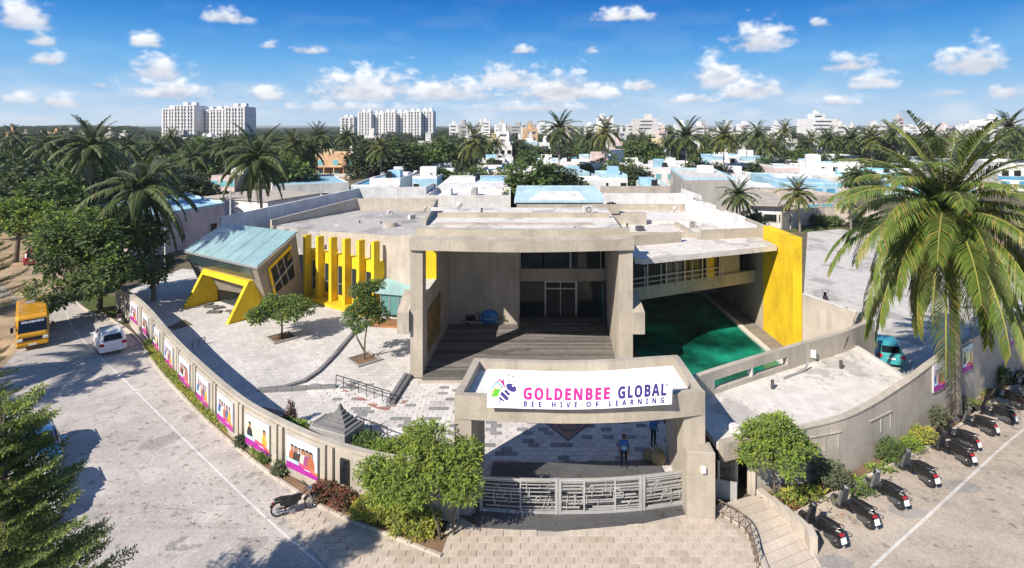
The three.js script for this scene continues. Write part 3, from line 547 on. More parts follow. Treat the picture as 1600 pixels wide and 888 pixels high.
// ================================================================ LOW WING right of the gate, with door, roof and pool parapet
const wing = thing('low_wing', 'low beige flat-roofed wing with a pale gravelly roof beside the gate', 'building');
{
  const rear = [[10.2, -31.8], [11, -32.7], [17.9, -36.7], [22, -38.9], [23.7, -39.9]];
  const fr = offset(rw, -.31).filter((_, i) => rw[i][0] < 23.6);
  const poly = [[9.95, -27.45], [11.6, -28.35], ...fr.map(p => [p[0], p[1]]), [23.9, -35], ...rear.slice().reverse(), [9.6, -31.6]];
  mk('roof', new B().prism(poly, 2.35, 2.66), M.roofWhite, wing);
  mk('end_wall', new B().prism([[23.66, -34], [23.95, -34], [23.95, -40.1], [23.66, -40.1]], 0, 2.34), M.beigeWall, wing);
  mk('roof_kerb', new B().prism([[23.72, -35.3], [23.95, -35.3], [23.95, -39.8], [23.72, -39.8]], 2.663, 2.82), M.offWhite, wing);
  // front lintel above the door and the door bay
  mk('lintel', ribbon(new B(), [[9.9, -27.6], [11.9, -28.45]], [[9.98, -27.2], [11.95, -28.02]], 2.1, 2.95), M.beige, wing);
  mk('side_jamb', new B().box(11.75, 0, -28.25, .35, 2.1, .35, -.38), M.beigeWall, wing);
  mk('room_back', new B().box(11.2, 0, -30.2, 3, 2.3, .2, -.38), M.insideDark, wing);
  const d = mk('door', new B().box(10.28, .05, -27.62, .95, .95, .06, -.38), M.gatePaint, wing);
  mk('pane', new B().box(10.28, 1.06, -27.62, .72, .95, .03, -.38), M.pane, d);
  for (const k of [-.45, .45]) mk('stile', new B().box(10.28 + k * Math.cos(.38), 1, -27.62 - k * Math.sin(.38), .1, 1.06, .07, -.38), M.gatePaint, d);
  mk('post', new B().box(10.86, .02, -27.86, .12, 2.08, .14, -.38), M.gatePaint, wing);
}
// small box on the wing roof and the camera
tag(mk('roof_box', new B().cham(11.17, 2.665, -29.07, .45, .28, .35, .3, .03), M.white), 'small white box on the low roof beside the gate', 'box');
// pool parapet standing behind the wing roof
const parapetPts = smooth([[9.2, -31.7], [11, -32.9], [17.9, -36.9], [22, -39.1], [26, -41.8]], 40);
{
  const t = thing('pool_parapet', 'long curved beige parapet with a slot window above the green pool', 'wall'), o = offset(parapetPts, .32), S = along(parapetPts), a = nearS(parapetPts, S, [11.4, -33.2]), b = nearS(parapetPts, S, [17.2, -36.5]);
  const strip = (s0, s1, y0, y1, n, nm, m = M.beigeWall) => { const c = pathStrip(parapetPts, S, s0, s1, n); return mk(nm, ribbon(new B(), c, offset(c, .32), y0, y1), m, t); };
  const e = S[S.length - 1]; strip(0, e, 0, 2.95, 30, 'lower_band'); strip(0, e, 3.47, 4.02, 30, 'upper_band'); strip(0, a, 2.953, 3.467, 4, 'pier'); strip(b, e, 2.953, 3.467, 12, 'pier');
  strip((a + b) / 2 - .06, (a + b) / 2 + .06, 2.953, 3.467, 1, 'mullion', M.offWhite);
  const w = onPath(parapetPts, S, nearS(parapetPts, S, [19.2, -37.7])); mk('panel', new B().box(w.p[0] + .13, 3.0, w.p[1] + .26, .62, .5, .1, -.52), M.white, t);
  const l = onPath(parapetPts, S, nearS(parapetPts, S, [22.6, -39.5])); mk('duct', new B().bar([l.p[0] - .1, 2.9, l.p[1] + .36], [l.p[0] + .35, 3.6, l.p[1] + .08], .14), M.darkMetal, t);
}
{ // grey wall from the yellow fin to the parapet's end
  const t = thing('court_wall', 'grey plaster wall running from the tall yellow wall to the parapet end', 'wall'), a = [22.9, -45.2], b = [25.9, -41.9];
  mk('wall_core', ribbon(new B(), [a, b], offset([a, b], .25), 0, i => i ? 4.25 : 4.85), M.tan, t); mk('coping', ribbon(new B(), offset([a, b], -.03), offset([a, b], .28), i => i ? 4.253 : 4.853, i => i ? 4.31 : 4.91), M.offWhite, t);
}
// steps and ramp at the small door
{
  const t = thing('entrance_steps', 'broad pale steps leading up to the small grey door', 'steps'), L = [[9.56, -27.05], [10.5, -25.67], [10.36, -23.31], [9.91, -21.23]], R = [[11.69, -27.84], [12.47, -26.34], [12.67, -24.36], [12.45, -22.41]], n = 11, l = smooth(L, n), r = smooth(R, n), tones = [plaster(.66, .575, .48), plaster(.63, .55, .46), plaster(.68, .595, .50)];
  for (let i = 0; i < n; i++) mk('tread', new B().prism([l[i], lerp2(l[i], l[i + 1], .97), lerp2(r[i], r[i + 1], .97), r[i]], 0, .16 - i * .010), tones[i % 3], t);
  mk('side_kerb', ribbon(new B(), offset(l, -.02), offset(l, .2), 0, .2), M.kerb, t);
  const j = smooth([[11.98, -27.93], [12.36, -26.87], [12.59, -25.76], [12.81, -24.96], [12.66, -24.14]], 5), hts = [.42, .5, .58, .66, .78]; for (let i = 0; i < 5; i++) { const c = [j[i], lerp2(j[i], j[i + 1], .96)]; mk('cheek_block', ribbon(new B(), offset(c, -.16), offset(c, .16), 0, hts[i]), M.kerb, t); }
}
{
  const t = thing('step_railing', 'rusty bent railing beside the entrance steps', 'railing'), c = [[9.48, 0, -26.82], [10.39, 0, -25.55], [10.05, 0, -23.44]].map(p => [p[0] - .12, .36, p[2] + .1]), pts = smooth(c.map(p => [p[0], p[2]]), 9), b = new B(), d = new B();
  pts.forEach((p, i) => { mk('post', new B().bar([p[0], .02, p[1]], [p[0], .78, p[1]], .03), M.rust, t); if (i < 9) { b.bar([p[0], .78, p[1]], [pts[i + 1][0], .78, pts[i + 1][1]], .04); d.bar([p[0], .25, p[1]], [pts[i + 1][0], .25, pts[i + 1][1]], .03); mk('brace', new B().bar([p[0], .25, p[1]], [pts[i + 1][0], .76, pts[i + 1][1]], .02), M.rust, t); } });
  mk('top_rail', b, M.rust, t); mk('bottom_rail', d, M.rust, t);
}

// ================================================================ SCHOOL: entrance block
const xi = (a, b, z, z0, z1) => a + (b - a) * (z - z0) / (z1 - z0);
const entrance = thing('entrance_block', 'tall beige concrete entrance block framing the shaded glass doors', 'building');
{
  const LI = z => xi(-6.4, -5.65, z, -41.2, -51.9), LO = z => LI(z) - .88, RI = z => xi(7.65, 8.7, z, -41.2, -53.8), RO = z => RI(z) + 1.0;
  const slab = (b, f0, f1, z0, z1, y0, y1) => b.hexa([[f0(z0), y0, z0], [f1(z0), y0, z0], [f1(z1), y0, z1], [f0(z1), y0, z1], [f0(z0), y1, z0], [f1(z0), y1, z0], [f1(z1), y1, z1], [f0(z1), y1, z1]]);
  mk('side_wall', slab(slab(slab(new B(), LO, LI, -41.2, -42.3, 0, 9.15), LO, LI, -42.3, -46.3, 0, 5.7), LO, LI, -46.3, -57, 0, 9.15), M.beige, entrance);
  const jm = mk('yellow_jamb', slab(new B(), z => LO(z) + .01, z => LI(z) - .01, -46.12, -46.298, 5.7, 9.14), M.yellow, entrance); jm.userData.label = 'yellow painted reveal of the high side opening';
  mk('sill', slab(new B(), z => LO(z) + .01, z => LI(z) - .01, -42.31, -46.1, 5.703, 5.75), M.offWhite, entrance);
  mk('side_wall', slab(new B(), RI, RO, -41.2, -57, 0, 9.15), M.beige, entrance);
  for (const [x, s] of [[-7.75, 1], [9.02, -1]]) mk('bracket', new B().hexa([[x - .42, 3.2, -40.9], [x + .42, 3.2, -40.9], [x + .42, 3.2, -43.6], [x - .42, 3.2, -43.6], [x - .42, 4.75, -40.9], [x + .42, 4.75, -40.9], [x + .42, 5.6, -43.6], [x - .42, 5.6, -43.6]]), M.beige, entrance);
  const bow = (z, k) => smooth([[-7.32, z, 0], [.7, z + k, 0], [8.72, z, 0]], 12);
  mk('front_beam', ribbon(new B(), bow(-42.9, .7), bow(-41.0, .7), 9.15, 9.95), M.beige, entrance);
  mk('upper_parapet', ribbon(new B(), bow(-43.3, .6).map(p => [p[0] * .985 + .1, p[1]]), bow(-42.5, .6).map(p => [p[0] * .985 + .1, p[1]]), 9.953, 10.4), M.beige, entrance);
  mk('roof_slab', new B().prism([[-7.4, -42.7], [8.9, -42.7], [10, -61], [-6.9, -61]], 9.153, 9.36), M.roofWhite, entrance);
  mk('roof_upstand', new B().box(1.1, 9.363, -54.4, 16.2, .42, .5), M.beige, entrance); mk('roof_upstand', new B().box(.2, 9.363, -50.5, 13.8, .14, .4), M.beige, entrance);
  for (let i = 0; i < 7; i++) mk('roof_panel', new B().box(-5.4 + i * 2.05, 9.363, -47, 1.98, .03, 2.8), M.roofWhite, entrance);
  mk('back_wall', new B().box(-2.55, 0, -52.1, 6.4, 9.15, .4), M.beige, entrance);
  mk('return_wall', new B().box(.5, 0, -53.1, .3, 9.15, 1.6), M.beige, entrance);
  mk('spandrel', new B().box(4.75, 3.5, -53.95, 8.2, 1.17, .35), M.beige, entrance);
  mk('interior_wall', new B().box(4.75, 0, -56.5, 8.6, 9.1, .2), M.insideDark, entrance);
  const pane = (x, w, y, h, nm = 'window') => { const o = mk(nm, new B().box(x, y, -54, w - .1, h, .04), M.glassDark, entrance); const f = new B(); f.box(x - w / 2, y, -53.9, .09, h, .12).box(x + w / 2, y, -53.9, .09, h, .12); mk('frame', f, M.steel, o); return o; };
  for (const [x, w] of [[1.85, 2.2], [4.2, 2.5], [6.9, 2.8]]) pane(x, w, 4.67, 4.45);
  for (const [x, w] of [[1.9, 2.4], [7.3, 2.5]]) pane(x, w, .2, 3.3);
  const door = mk('door', new B().box(4.55, .2, -54.3, 2.8, 3.1, .06), M.insideDark, entrance); const df = new B(); df.box(3.14, .2, -54.0, .1, 3.2, .14).box(5.98, .2, -54.0, .1, 3.2, .14).box(4.55, 3.36, -54.0, 2.9, .1, .14).box(4.55, .2, -54.1, .07, 3.15, .08); mk('frame', df, M.steel, door); mk('transom', new B().box(4.55, 2.7, -54.05, 2.74, .1, .1), M.steel, door);
  mk('side_pane', new B().box(8.35, .2, -53.0, .06, 3.3, 1.4), M.glassGreen, entrance);
  // gold tiles on the shaded flank
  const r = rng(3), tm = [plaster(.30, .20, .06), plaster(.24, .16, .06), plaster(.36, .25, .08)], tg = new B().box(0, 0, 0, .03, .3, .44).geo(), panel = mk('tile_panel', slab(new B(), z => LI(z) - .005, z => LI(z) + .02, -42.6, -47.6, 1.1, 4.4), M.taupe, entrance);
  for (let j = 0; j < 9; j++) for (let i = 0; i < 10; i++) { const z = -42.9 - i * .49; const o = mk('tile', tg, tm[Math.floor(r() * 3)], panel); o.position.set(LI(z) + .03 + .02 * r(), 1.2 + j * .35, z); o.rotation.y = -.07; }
  // planked deck
  const deck = mk('deck', new B().prism([[-6.35, -40.6], [7.6, -40.6], [8.6, -53.9], [-5.6, -51.9]], 0, .14), M.stoneDark, entrance), wt = [std({ color: lin(.26, .24, .22), map: texWood, roughness: .8 }), std({ color: lin(.17, .16, .15), map: texWood, roughness: .8 }), std({ color: lin(.31, .295, .27), map: texWood, roughness: .8 })], q = rng(21);
  for (let i = 0; i < 44; i++) { const z = -40.75 - i * .295, x0 = LI(z) + .05, x1 = RI(z) - .05, cut = mix(x0, x1, .25 + .5 * q()); for (const [a, b] of [[x0, cut - .01], [cut + .01, x1]]) mk('plank', new B().box((a + b) / 2, .142, z, b - a, .03 + .008 * q(), .27), wt[Math.floor(q() * 3)], deck); }
  for (let i = 0; i < 2; i++) mk('step', new B().box(5, .17, -51 - i * .8, 4.2 - i * .3, .12 + .12 * i, .8), M.stoneDark, deck);
  mk('ledge', new B().box(.6, 0, -40.3, 14.4, .1, .45), M.kerb, entrance);
}
// ================================================================ SCHOOL: hall with yellow fins
const hall = thing('fin_hall', 'beige flat-roofed hall fronted by tall yellow fins', 'building');
{
  const F1 = [-22.2, -60], F6 = [-13.5, -54.2], L = Math.hypot(8.7, 5.8), d = [8.7 / L, 5.8 / L], out = [-d[1], d[0]], ang = Math.atan2(-d[1], d[0]), P = (s, t) => [F1[0] + d[0] * s + out[0] * t, F1[1] + d[1] * s + out[1] * t];
  const hgt = p => { const t = clamp((-p[1] - 52) / 30), f = 6.4 + (p[0] + 22) / 15 * 1.4; return mix(f, 6.0, t); };
  const a = P(-.6, -3.4), b = P(10.6, -2.2);
  mk('wall_and_roof', new B().prism([a, b, [-7.4, -53.4], [-7.2, -82], [-22.2, -82], [-29.2, -70]], 0, hgt), M.roofGrey, hall);
  mk('front_wall', ribbon(new B(), [a, b, [-7.3, -53.3]], offset([a, b, [-7.3, -53.3]], .28), 0, i => [6.55, 7.4, 7.95][i]), M.beigeWall, hall);
  mk('parapet', ribbon(new B(), [[-29.4, -70], [-22.3, -82.2]], offset([[-29.4, -70], [-22.3, -82.2]], .3), 5, i => [6.6, 7.7][i]), M.beigeWall, hall);
  mk('parapet', ribbon(new B(), [[-22.3, -82.3], [-10.6, -82.3]], offset([[-22.3, -82.3], [-10.6, -82.3]], .3), 5, 7.65), M.beigeWall, hall);
  mk('parapet', ribbon(new B(), [[-10.7, -82], [-9.4, -63]], [[-11.1, -82], [-9.8, -63]], 5, 7.55), M.beigeWall, hall);
  const q = rng(8); for (let i = 0; i < 6; i++) mk('roof_slab', new B().box(-20 + i * 1.7, hgt([-20 + i * 1.7, -72]) + .03, -68 - 2 * (i % 3), 1.6 + q(), .08, 1.1, .4), M.roofWhite, hall);
  mk('roof_tank', new B().add(new THREE.CylinderGeometry(.75, .85, .7, 16), at(-13.2, 7.2, -62.5)), M.tan, hall);
  mk('slit_window', new B().box(-10.6, 5.5, -55.1, .12, 1.5, .3, ang), M.pane, hall);
  // yellow facade and fins
  mk('yellow_facade', ribbon(new B(), [P(-.3, -2.1), P(10.6, -2.1)], [P(-.3, -1.3), P(10.6, -1.3)], 0, 4.9), M.yellow, hall);
  mk('facade_ledge', ribbon(new B(), [P(-.3, -3), P(10.6, -2.4)], [P(-.3, -2.12), P(10.6, -2.12)], 4.2, 4.7), M.white, hall);
  mk('plinth', ribbon(new B(), [P(-.3, -1.29), P(10.7, -1.29)], [P(-.3, .2), P(10.7, .2)], 0, .3), M.yellow, hall);
  for (let i = 0; i < 6; i++) {
    const s = i * (L - .2) / 5, c = P(s + .15, -.9), h = 6.55 + i * .09; mk('fin', new B().cham(c[0], 0, c[1], .4, h, .74, ang, .03), M.yellow, hall);
    if (i < 5) { const w = P(s + .15 + (L - .2) / 10 + .02, -1.26), o = mk('window', new B().box(w[0], .9, w[1], 1.2, 2.9, .06, ang), M.glassDark, hall), f = new B(); f.box(w[0], 2.0, w[1], 1.2, .06, .1, ang); const e1 = P(s + .15 + (L - .2) / 10 - .58, -1.24), e2 = P(s + .15 + (L - .2) / 10 + .62, -1.24); f.box(e1[0], .9, e1[1], .06, 2.9, .1, ang).box(e2[0], .9, e2[1], .06, 2.9, .1, ang); mk('frame', f, M.steel, o); }
  }
  // glazed lean-to beside the fins
  const lean = mk('lean_to_wall', ribbon(new B(), [[-12.4, -54.4], [-8.0, -53.2]], [[-12.35, -54.15], [-7.95, -52.95]], .35, 2.3), M.glassGreen, hall);
  for (let i = 0; i <= 5; i++) { const p = lerp2([-12.35, -54.12], [-7.95, -52.92], i / 5); mk('mullion', new B().box(p[0], .3, p[1], .06, 2.0, .08), M.steel, lean); }
  mk('lean_to_roof', new B().hexa([[-13, 2.3, -54], [-7.6, 2.3, -52.6], [-7.6, 3.9, -55.6], [-12.2, 3.9, -57], [-13, 2.38, -54], [-7.6, 2.38, -52.6], [-7.6, 3.98, -55.6], [-12.2, 3.98, -57]]), M.glassRoof, hall);
  mk('gravel_bed', new B().prism([[-13.19, -53.47], [-10.15, -53.11], [-9.88, -51.1], [-12.84, -51.59]], 0, .18), std({ color: lin(.55, .27, .12), map: texEarth, bumpMap: texFine, bumpScale: .05 }), hall);
}
// ================================================================ SCHOOL: tilted pavilion with glass roof and yellow porch
const pavilion = thing('tilted_pavilion', 'tilted pavilion with pale green glass roof and sloping yellow porch', 'building');
{
  const FL = [-33.9, 5.2, -59.4], FR = [-23.2, 5.2, -52.4], BR = [-22.3, 7.05, -59.7], BL = [-32.4, 7.05, -64.7], R = (s, t, y = 0) => { const a = FL.map((v, i) => mix(v, FR[i], s)), b = BL.map((v, i) => mix(v, BR[i], s)), p = a.map((v, i) => mix(v, b[i], t)); p[1] += y; return p; };
  const slabQ = (s0, s1, t0, t1, y0, y1) => new B().hexa([R(s0, t0, y0), R(s1, t0, y0), R(s1, t1, y0), R(s0, t1, y0), R(s0, t0, y1), R(s1, t0, y1), R(s1, t1, y1), R(s0, t1, y1)]);
  mk('roof_frame', slabQ(-.005, 1.005, -.01, 1.01, -.22, -.05), M.steel, pavilion);
  const g = [M.glassRoof, new THREE.MeshPhysicalMaterial({ ...{ color: lin(.36, .62, .66), roughness: .25, map: texPlaster, clearcoat: .5 } }), new THREE.MeshPhysicalMaterial({ color: lin(.52, .72, .72), roughness: .3, map: texPlaster, clearcoat: .5 })];
  for (let i = 0; i < 5; i++) for (let j = 0; j < 3; j++) mk('roof_pane', slabQ(i / 5 + .003, (i + 1) / 5 - .003, j / 3 + .006, (j + 1) / 3 - .006, -.05, .03), g[0], pavilion);
  const lo = [[-32.8, 0, -61.6], [-23.4, 0, -55.6], [-21.8, 0, -60.6], [-32.3, 0, -66]], up = [R(.01, .01, -.24), R(.99, .01, -.24), R(.99, .99, -.24), R(.01, .99, -.24)];
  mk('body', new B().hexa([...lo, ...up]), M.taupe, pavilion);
  { const b = new B(), q = (s, t) => { const a = lo[0].map((v, i) => mix(v, lo[1][i], s)), c = up[0].map((v, i) => mix(v, up[1][i], s)); return a.map((v, i) => mix(v, c[i], t)); }; const n = [-.03, 0, .05], A = (p) => p.map((v, i) => v + n[i]); b.hexa([A(q(.03, .74)), A(q(.93, .74)), q(.93, .74), q(.03, .74), A(q(.03, .98)), A(q(.93, .98)), q(.93, .98), q(.03, .98)]); mk('front_glazing', b, std({ color: lin(.045, .075, .075), roughness: .15 }), pavilion); }
  { // side window with leaning mullions
    const q = (s, t, o = 0) => { const a = lo[1].map((v, i) => mix(v, lo[2][i], s)), c = up[1].map((v, i) => mix(v, up[2][i], s)), p = a.map((v, i) => mix(v, c[i], t)); return [p[0] + .95 * o, p[1] - .05 * o, p[2] + .3 * o]; };
    const qq = (s0, s1, t00, t01, t10, t11, o) => new B().hexa([q(s0, t00, 0), q(s0, t00, o), q(s1, t10, o), q(s1, t10, 0), q(s0, t01, 0), q(s0, t01, o), q(s1, t11, o), q(s1, t11, 0)]);
    const w = mk('side_window', qq(.25, .8, .32, .80, .40, .86, .06), M.glassDark, pavilion);
    mk('frame', qq(.2, .25, .3, .84, .3, .84, .1), M.yellow, w); mk('frame', qq(.2, .82, .80, .86, .86, .92, .1), M.yellow, w);
    mk('mullion', new B().bar(q(.18, .46, .1), q(.84, .66, .1), .16), M.steel, w); mk('mullion', new B().bar(q(.45, .34, .09), q(.40, .84, .09), .07), M.steel, w); mk('mullion', new B().bar(q(.62, .38, .09), q(.57, .84, .09), .07), M.steel, w);
  }
  const A = [-32.5, -56.8], d = [.823, .569], n = [.569, -.823], P = (s, t, y) => [A[0] + d[0] * s + n[0] * t, y, A[1] + d[1] * s + n[1] * t], Lp = 8.26;
  const leg = (s0, s1) => new B().hexa([P(s0, 0, 0), P(s1, 0, 0), P(s1, 3.6, 0), P(s0, 3.6, 0), P(s0, 2.0, 3.5), P(s1, 2.0, 3.5), P(s1, 3.6, 3.5), P(s0, 3.6, 3.5)]);
  const porch = mk('porch_leg', leg(0, .4), M.yellow, pavilion); mk('porch_leg', leg(Lp - .4, Lp), M.yellow, pavilion);
  mk('porch_beam', new B().hexa([P(.402, 1.75, 3.05), P(Lp - .402, 1.75, 3.05), P(Lp - .402, 3.6, 3.05), P(.402, 3.6, 3.05), P(.402, 1.98, 3.49), P(Lp - .402, 1.98, 3.49), P(Lp - .402, 3.6, 3.49), P(.402, 3.6, 3.49)]), M.yellow, pavilion);
  mk('porch_shade_slab', new B().hexa([P(.41, 3.3, 0), P(Lp - .41, 3.3, 0), P(Lp - .41, 3.55, 0), P(.41, 3.55, 0), P(.41, 3.3, 3.0), P(Lp - .41, 3.3, 3.0), P(Lp - .41, 3.55, 3.0), P(.41, 3.55, 3.0)]), M.pane, pavilion);  // near-black slab: the shade inside the porch is put into its colour
  const q = rng(2); for (let i = 0; i < 7; i++) mk('rubble_slab', new B().box(...P(1 + i * .95, .9 + 1.4 * q(), 0), .9 + q() * .5, .1 + .12 * q(), .35 + .3 * q(), 1.2 * q()), M.stoneDark, pavilion);
}
tag(mk('ground_grate', new B().prism([[-30.74, -51.43], [-30.42, -53.47], [-28.94, -52.09], [-29.79, -50.78]], .012, .06), M.rust), 'rusty brown plate lying on the court beside the poster wall', 'grate');

// ================================================================ SCHOOL: pool wing
struct('pool_water', new B().sheet([[9.9, -33.6], [17.9, -37.6], [20.35, -39.2], [20.15, -61.6], [10, -61.6]], .06), std({ color: lin(.018, .44, .29), roughness: .06, map: texWater, bumpMap: texRipple, bumpScale: .012 }));
const poolWing = thing('pool_wing', 'beige wing bridging the green pool with a glazed gallery', 'building');
{
  mk('pool_coping', new B().box(20.42, 0, -50.3, .42, .2, 23), M.offWhite, poolWing);
  mk('pool_walk', new B().prism([[20.64, -39.5], [22.1, -40.5], [22.1, -62], [20.64, -62]], 0, .12), std({ color: lin(.36, .32, .28), map: texWood, roughness: .85 }), poolWing);
  mk('side_wall', new B().box(22.3, 0, -61.8, .45, 9.2, 22.3), M.beige, poolWing);
  mk('back_wall', new B().box(15, 0, -62, 14, 7.2, .4), M.beigeWall, poolWing);
  const g0 = [9.0, -46], g1 = [22.05, -52.1], gl = t => lerp2(g0, g1, t), gang = Math.atan2(6.1, 13.05), gd = [13.05 / 14.4, -6.1 / 14.4];
  mk('gallery_floor', new B().prism([g0, g1, [22.05, -61.5], [9, -61.5]], 3.9, 4.2), M.beige, poolWing);
  mk('spandrel', ribbon(new B(), offset([g0, g1], -.3), [g0, g1], 4.203, 4.95), M.beige, poolWing);
  mk('gallery_end', new B().box(18.9, 4.96, -51.1, 3.2, 2.7, .3, gang), M.beige, poolWing);
  for (let i = 0; i < 5; i++) { const c = gl(.02 + i * .135 + .07), o = mk('window', new B().box(c[0], 4.96, c[1] - .1, 1.82, 2.75, .06, gang), M.glassDark, poolWing); mk('frame', new B().box(gl(.02 + (i + 1) * .135)[0], 4.96, gl(.02 + (i + 1) * .135)[1] + .02, .1, 2.75, .12, gang), M.steel, o); }
  { const rl = mk('gallery_rail', new B().bar([g0[0], 5.75, g0[1] + .22], [gl(.72)[0], 5.75, gl(.72)[1] + .22], .07).bar([g0[0], 5.35, g0[1] + .22], [gl(.72)[0], 5.35, gl(.72)[1] + .22], .05), M.offWhite, poolWing); for (let i = 0; i < 7; i++) { const c = gl(.02 + i * .115); mk('baluster', new B().bar([c[0], 4.6, c[1] + .2], [c[0], 6.6, c[1] + .2], .07), M.offWhite, rl); } }
  mk('yellow_panel', new B().box(gl(.62)[0], 5.0, gl(.62)[1] + .06, .9, 2.0, .05, gang), M.yellow, poolWing);
  mk('roof_canopy', new B().prism([[9.2, -43.1], [9.75, -42.8], [21.9, -47.6], [22.0, -52], [9.0, -49]], 7.7, 8.12), M.roofWhite, poolWing);
  mk('roof', new B().prism([[9.6, -49.2], [22.0, -52.2], [22, -73], [10, -73]], 7.0, 7.35), M.roofWhite, poolWing);
  mk('front_parapet', ribbon(new B(), [[9.8, -47.5], [14.3, -49.2]], offset([[9.8, -47.5], [14.3, -49.2]], .3), 7.3, 9.0), M.beige, poolWing);
  mk('front_parapet', ribbon(new B(), [[16.3, -50.2], [22.0, -51.4]], offset([[16.3, -50.2], [22.0, -51.4]], .3), 7.3, 8.95), M.beige, poolWing);
  mk('roof_ridge', new B().box(14.8, 7.353, -55, 8, .5, .35), M.beige, poolWing); mk('roof_ridge', new B().box(15, 7.353, -63, 10, .35, .35), M.offWhite, poolWing); mk('roof_ridge', new B().box(17.5, 7.353, -58, .35, .4, 7), M.beige, poolWing);
  for (let i = 0; i < 8; i++) { const z = -52.8 - i * 2.6; mk('white_screen', new B().box(21.85, 7.353, z, .22, 1.75 + .35 * ((i * 5) % 3) * .5, 2.5), M.white, poolWing); }
  mk('back_parapet', new B().box(15.8, 7.353, -73, 12.4, .75, .35), M.beige, poolWing);
  mk('roof_vent', new B().cham(13, 7.353, -58.5, .7, .5, .6, .3, .04), M.gunmetal, poolWing);
  mk('porthole', new B().box(22.06, 5.3, -56, .1, 1.3, .5), M.pane, poolWing);
}
{ const t = thing('yellow_wall', 'tall bright yellow free-standing wall beside the green pool', 'wall'); mk('wall_slab', new B().cham(22.42, 0, -47.9, .7, 9.25, 5.4, 0, .03), M.yellow, t); }
{ const t = thing('white_compound_wall', 'tall white neighbour wall behind the hall roof', 'wall'); mk('wall_core', ribbon(new B(), [[-33.5, -66], [-23, -86], [-13.3, -88], [-13.0, -94]], offset([[-33.5, -66], [-23, -86], [-13.3, -88], [-13.0, -94]], .3), 0, i => [7.6, 8.75, 8.75, 8.75][i]), M.white, t); }
{ const t = thing('white_compound_wall', 'white wall panels behind the pool wing roof', 'wall'); mk('wall_core', new B().box(18.3, 0, -80.5, 11, 8.6, .3), M.white, t); mk('wall_core', new B().box(23.9, 0, -77, .3, 9.2, 8), M.white, t); }
{ const t = thing('beige_back_wall', 'low beige wall behind the white panels', 'wall'); mk('wall_core', new B().box(19.5, 0, -91, 11, 8.5, .3), M.tan, t); }
{ const t = thing('roof_terrace_wall', 'long beige parapet behind the entrance block roof', 'wall'); mk('wall_core', new B().box(6, 8.6, -62, 11, .95, .4), M.beige, t); mk('support', new B().box(6, 0, -62.6, 17, 8.6, 1.2), M.beigeWall, t); mk('wall_core', new B().box(-5, 8.6, -64, 8, .35, .4), M.white, t); }

// ================================================================ PLANTS
const tint = (c, r, v = .22) => { const k = 1 + v * (r() * 2 - 1), w = 1 + .14 * (r() * 2 - 1); return [c[0] * k * w, c[1] * k, c[2] * k]; };
const nrm = v => { const l = Math.hypot(...v) || 1; return [v[0] / l, v[1] / l, v[2] / l]; };
const crs = (a, b) => [a[1] * b[2] - a[2] * b[1], a[2] * b[0] - a[0] * b[2], a[0] * b[1] - a[1] * b[0]];
function leaf(b, p, dir, up, len, wid, fold = .25) {          // a folded pointed leaf: two triangles on each side of the midrib
  const s = nrm(crs(dir, up)), n = nrm(crs(s, dir)), m = [p[0] + dir[0] * len * .5, p[1] + dir[1] * len * .5, p[2] + dir[2] * len * .5], t = [p[0] + dir[0] * len, p[1] + dir[1] * len - len * .1, p[2] + dir[2] * len];
  const L = [m[0] + s[0] * wid + n[0] * wid * fold, m[1] + s[1] * wid + n[1] * wid * fold, m[2] + s[2] * wid + n[2] * wid * fold], R = [m[0] - s[0] * wid + n[0] * wid * fold, m[1] - s[1] * wid + n[1] * wid * fold, m[2] - s[2] * wid + n[2] * wid * fold];
  b.tri(p, L, t); b.tri(p, t, R);
}
// clumps of leaves on lobes: [x, y, z, rx, ry, rz]
function foliage(b, lobes, nClump, perClump, size, aspect, cols, r, opt = {}) {
  const vol = lobes.map(l => l[3] * l[5]), tot = vol.reduce((a, c) => a + c, 0);
  for (let i = 0; i < nClump; i++) {
    let q = r() * tot, k = 0; while (q > vol[k] && k < lobes.length - 1) { q -= vol[k]; k++; }
    const l = lobes[k], th = r() * 2 * Math.PI, cz = r() * 2 - 1, sr = Math.sqrt(1 - cz * cz), rad = Math.pow(r(), opt.fill ?? .33), d = [sr * Math.cos(th), cz, sr * Math.sin(th)];
    if (opt.flat && d[1] < -.3) d[1] *= .4;
    const c = [l[0] + d[0] * l[3] * rad, l[1] + d[1] * l[4] * rad, l[2] + d[2] * l[5] * rad], base = cols[Math.floor(r() * cols.length)];
    const spray = opt.spray ?? 1;
    for (let j = 0; j < perClump; j++) {
      const v = nrm([d[0] * .8 + (r() - .5) * 1.8 * spray, d[1] * .6 + (r() - .45) * 1.3 * spray, d[2] * .8 + (r() - .5) * 1.8 * spray]), s = size * (.65 + .7 * r());
      b.col = tint(base, r); leaf(b, [c[0] + (r() - .5) * size * 1.6, c[1] + (r() - .5) * size * 1.2, c[2] + (r() - .5) * size * 1.6], v, nrm([r() - .5, 1.2, r() - .5]), s, s * aspect);
    }
  }
  b.col = null; return b;
}
function limbs(b, from, r0, targets, r, bend = .3) {
  for (const t of targets) { const m = [mix(from[0], t[0], .5) + (r() - .5) * bend, mix(from[1], t[1], .55), mix(from[2], t[2], .5) + (r() - .5) * bend], q = [mix(from[0], t[0], .8), mix(from[1], t[1], .85), mix(from[2], t[2], .8)]; b.tube([from, m, q, t], [r0 * .75, r0 * .5, r0 * .3, r0 * .12], 6); }
  return b;
}
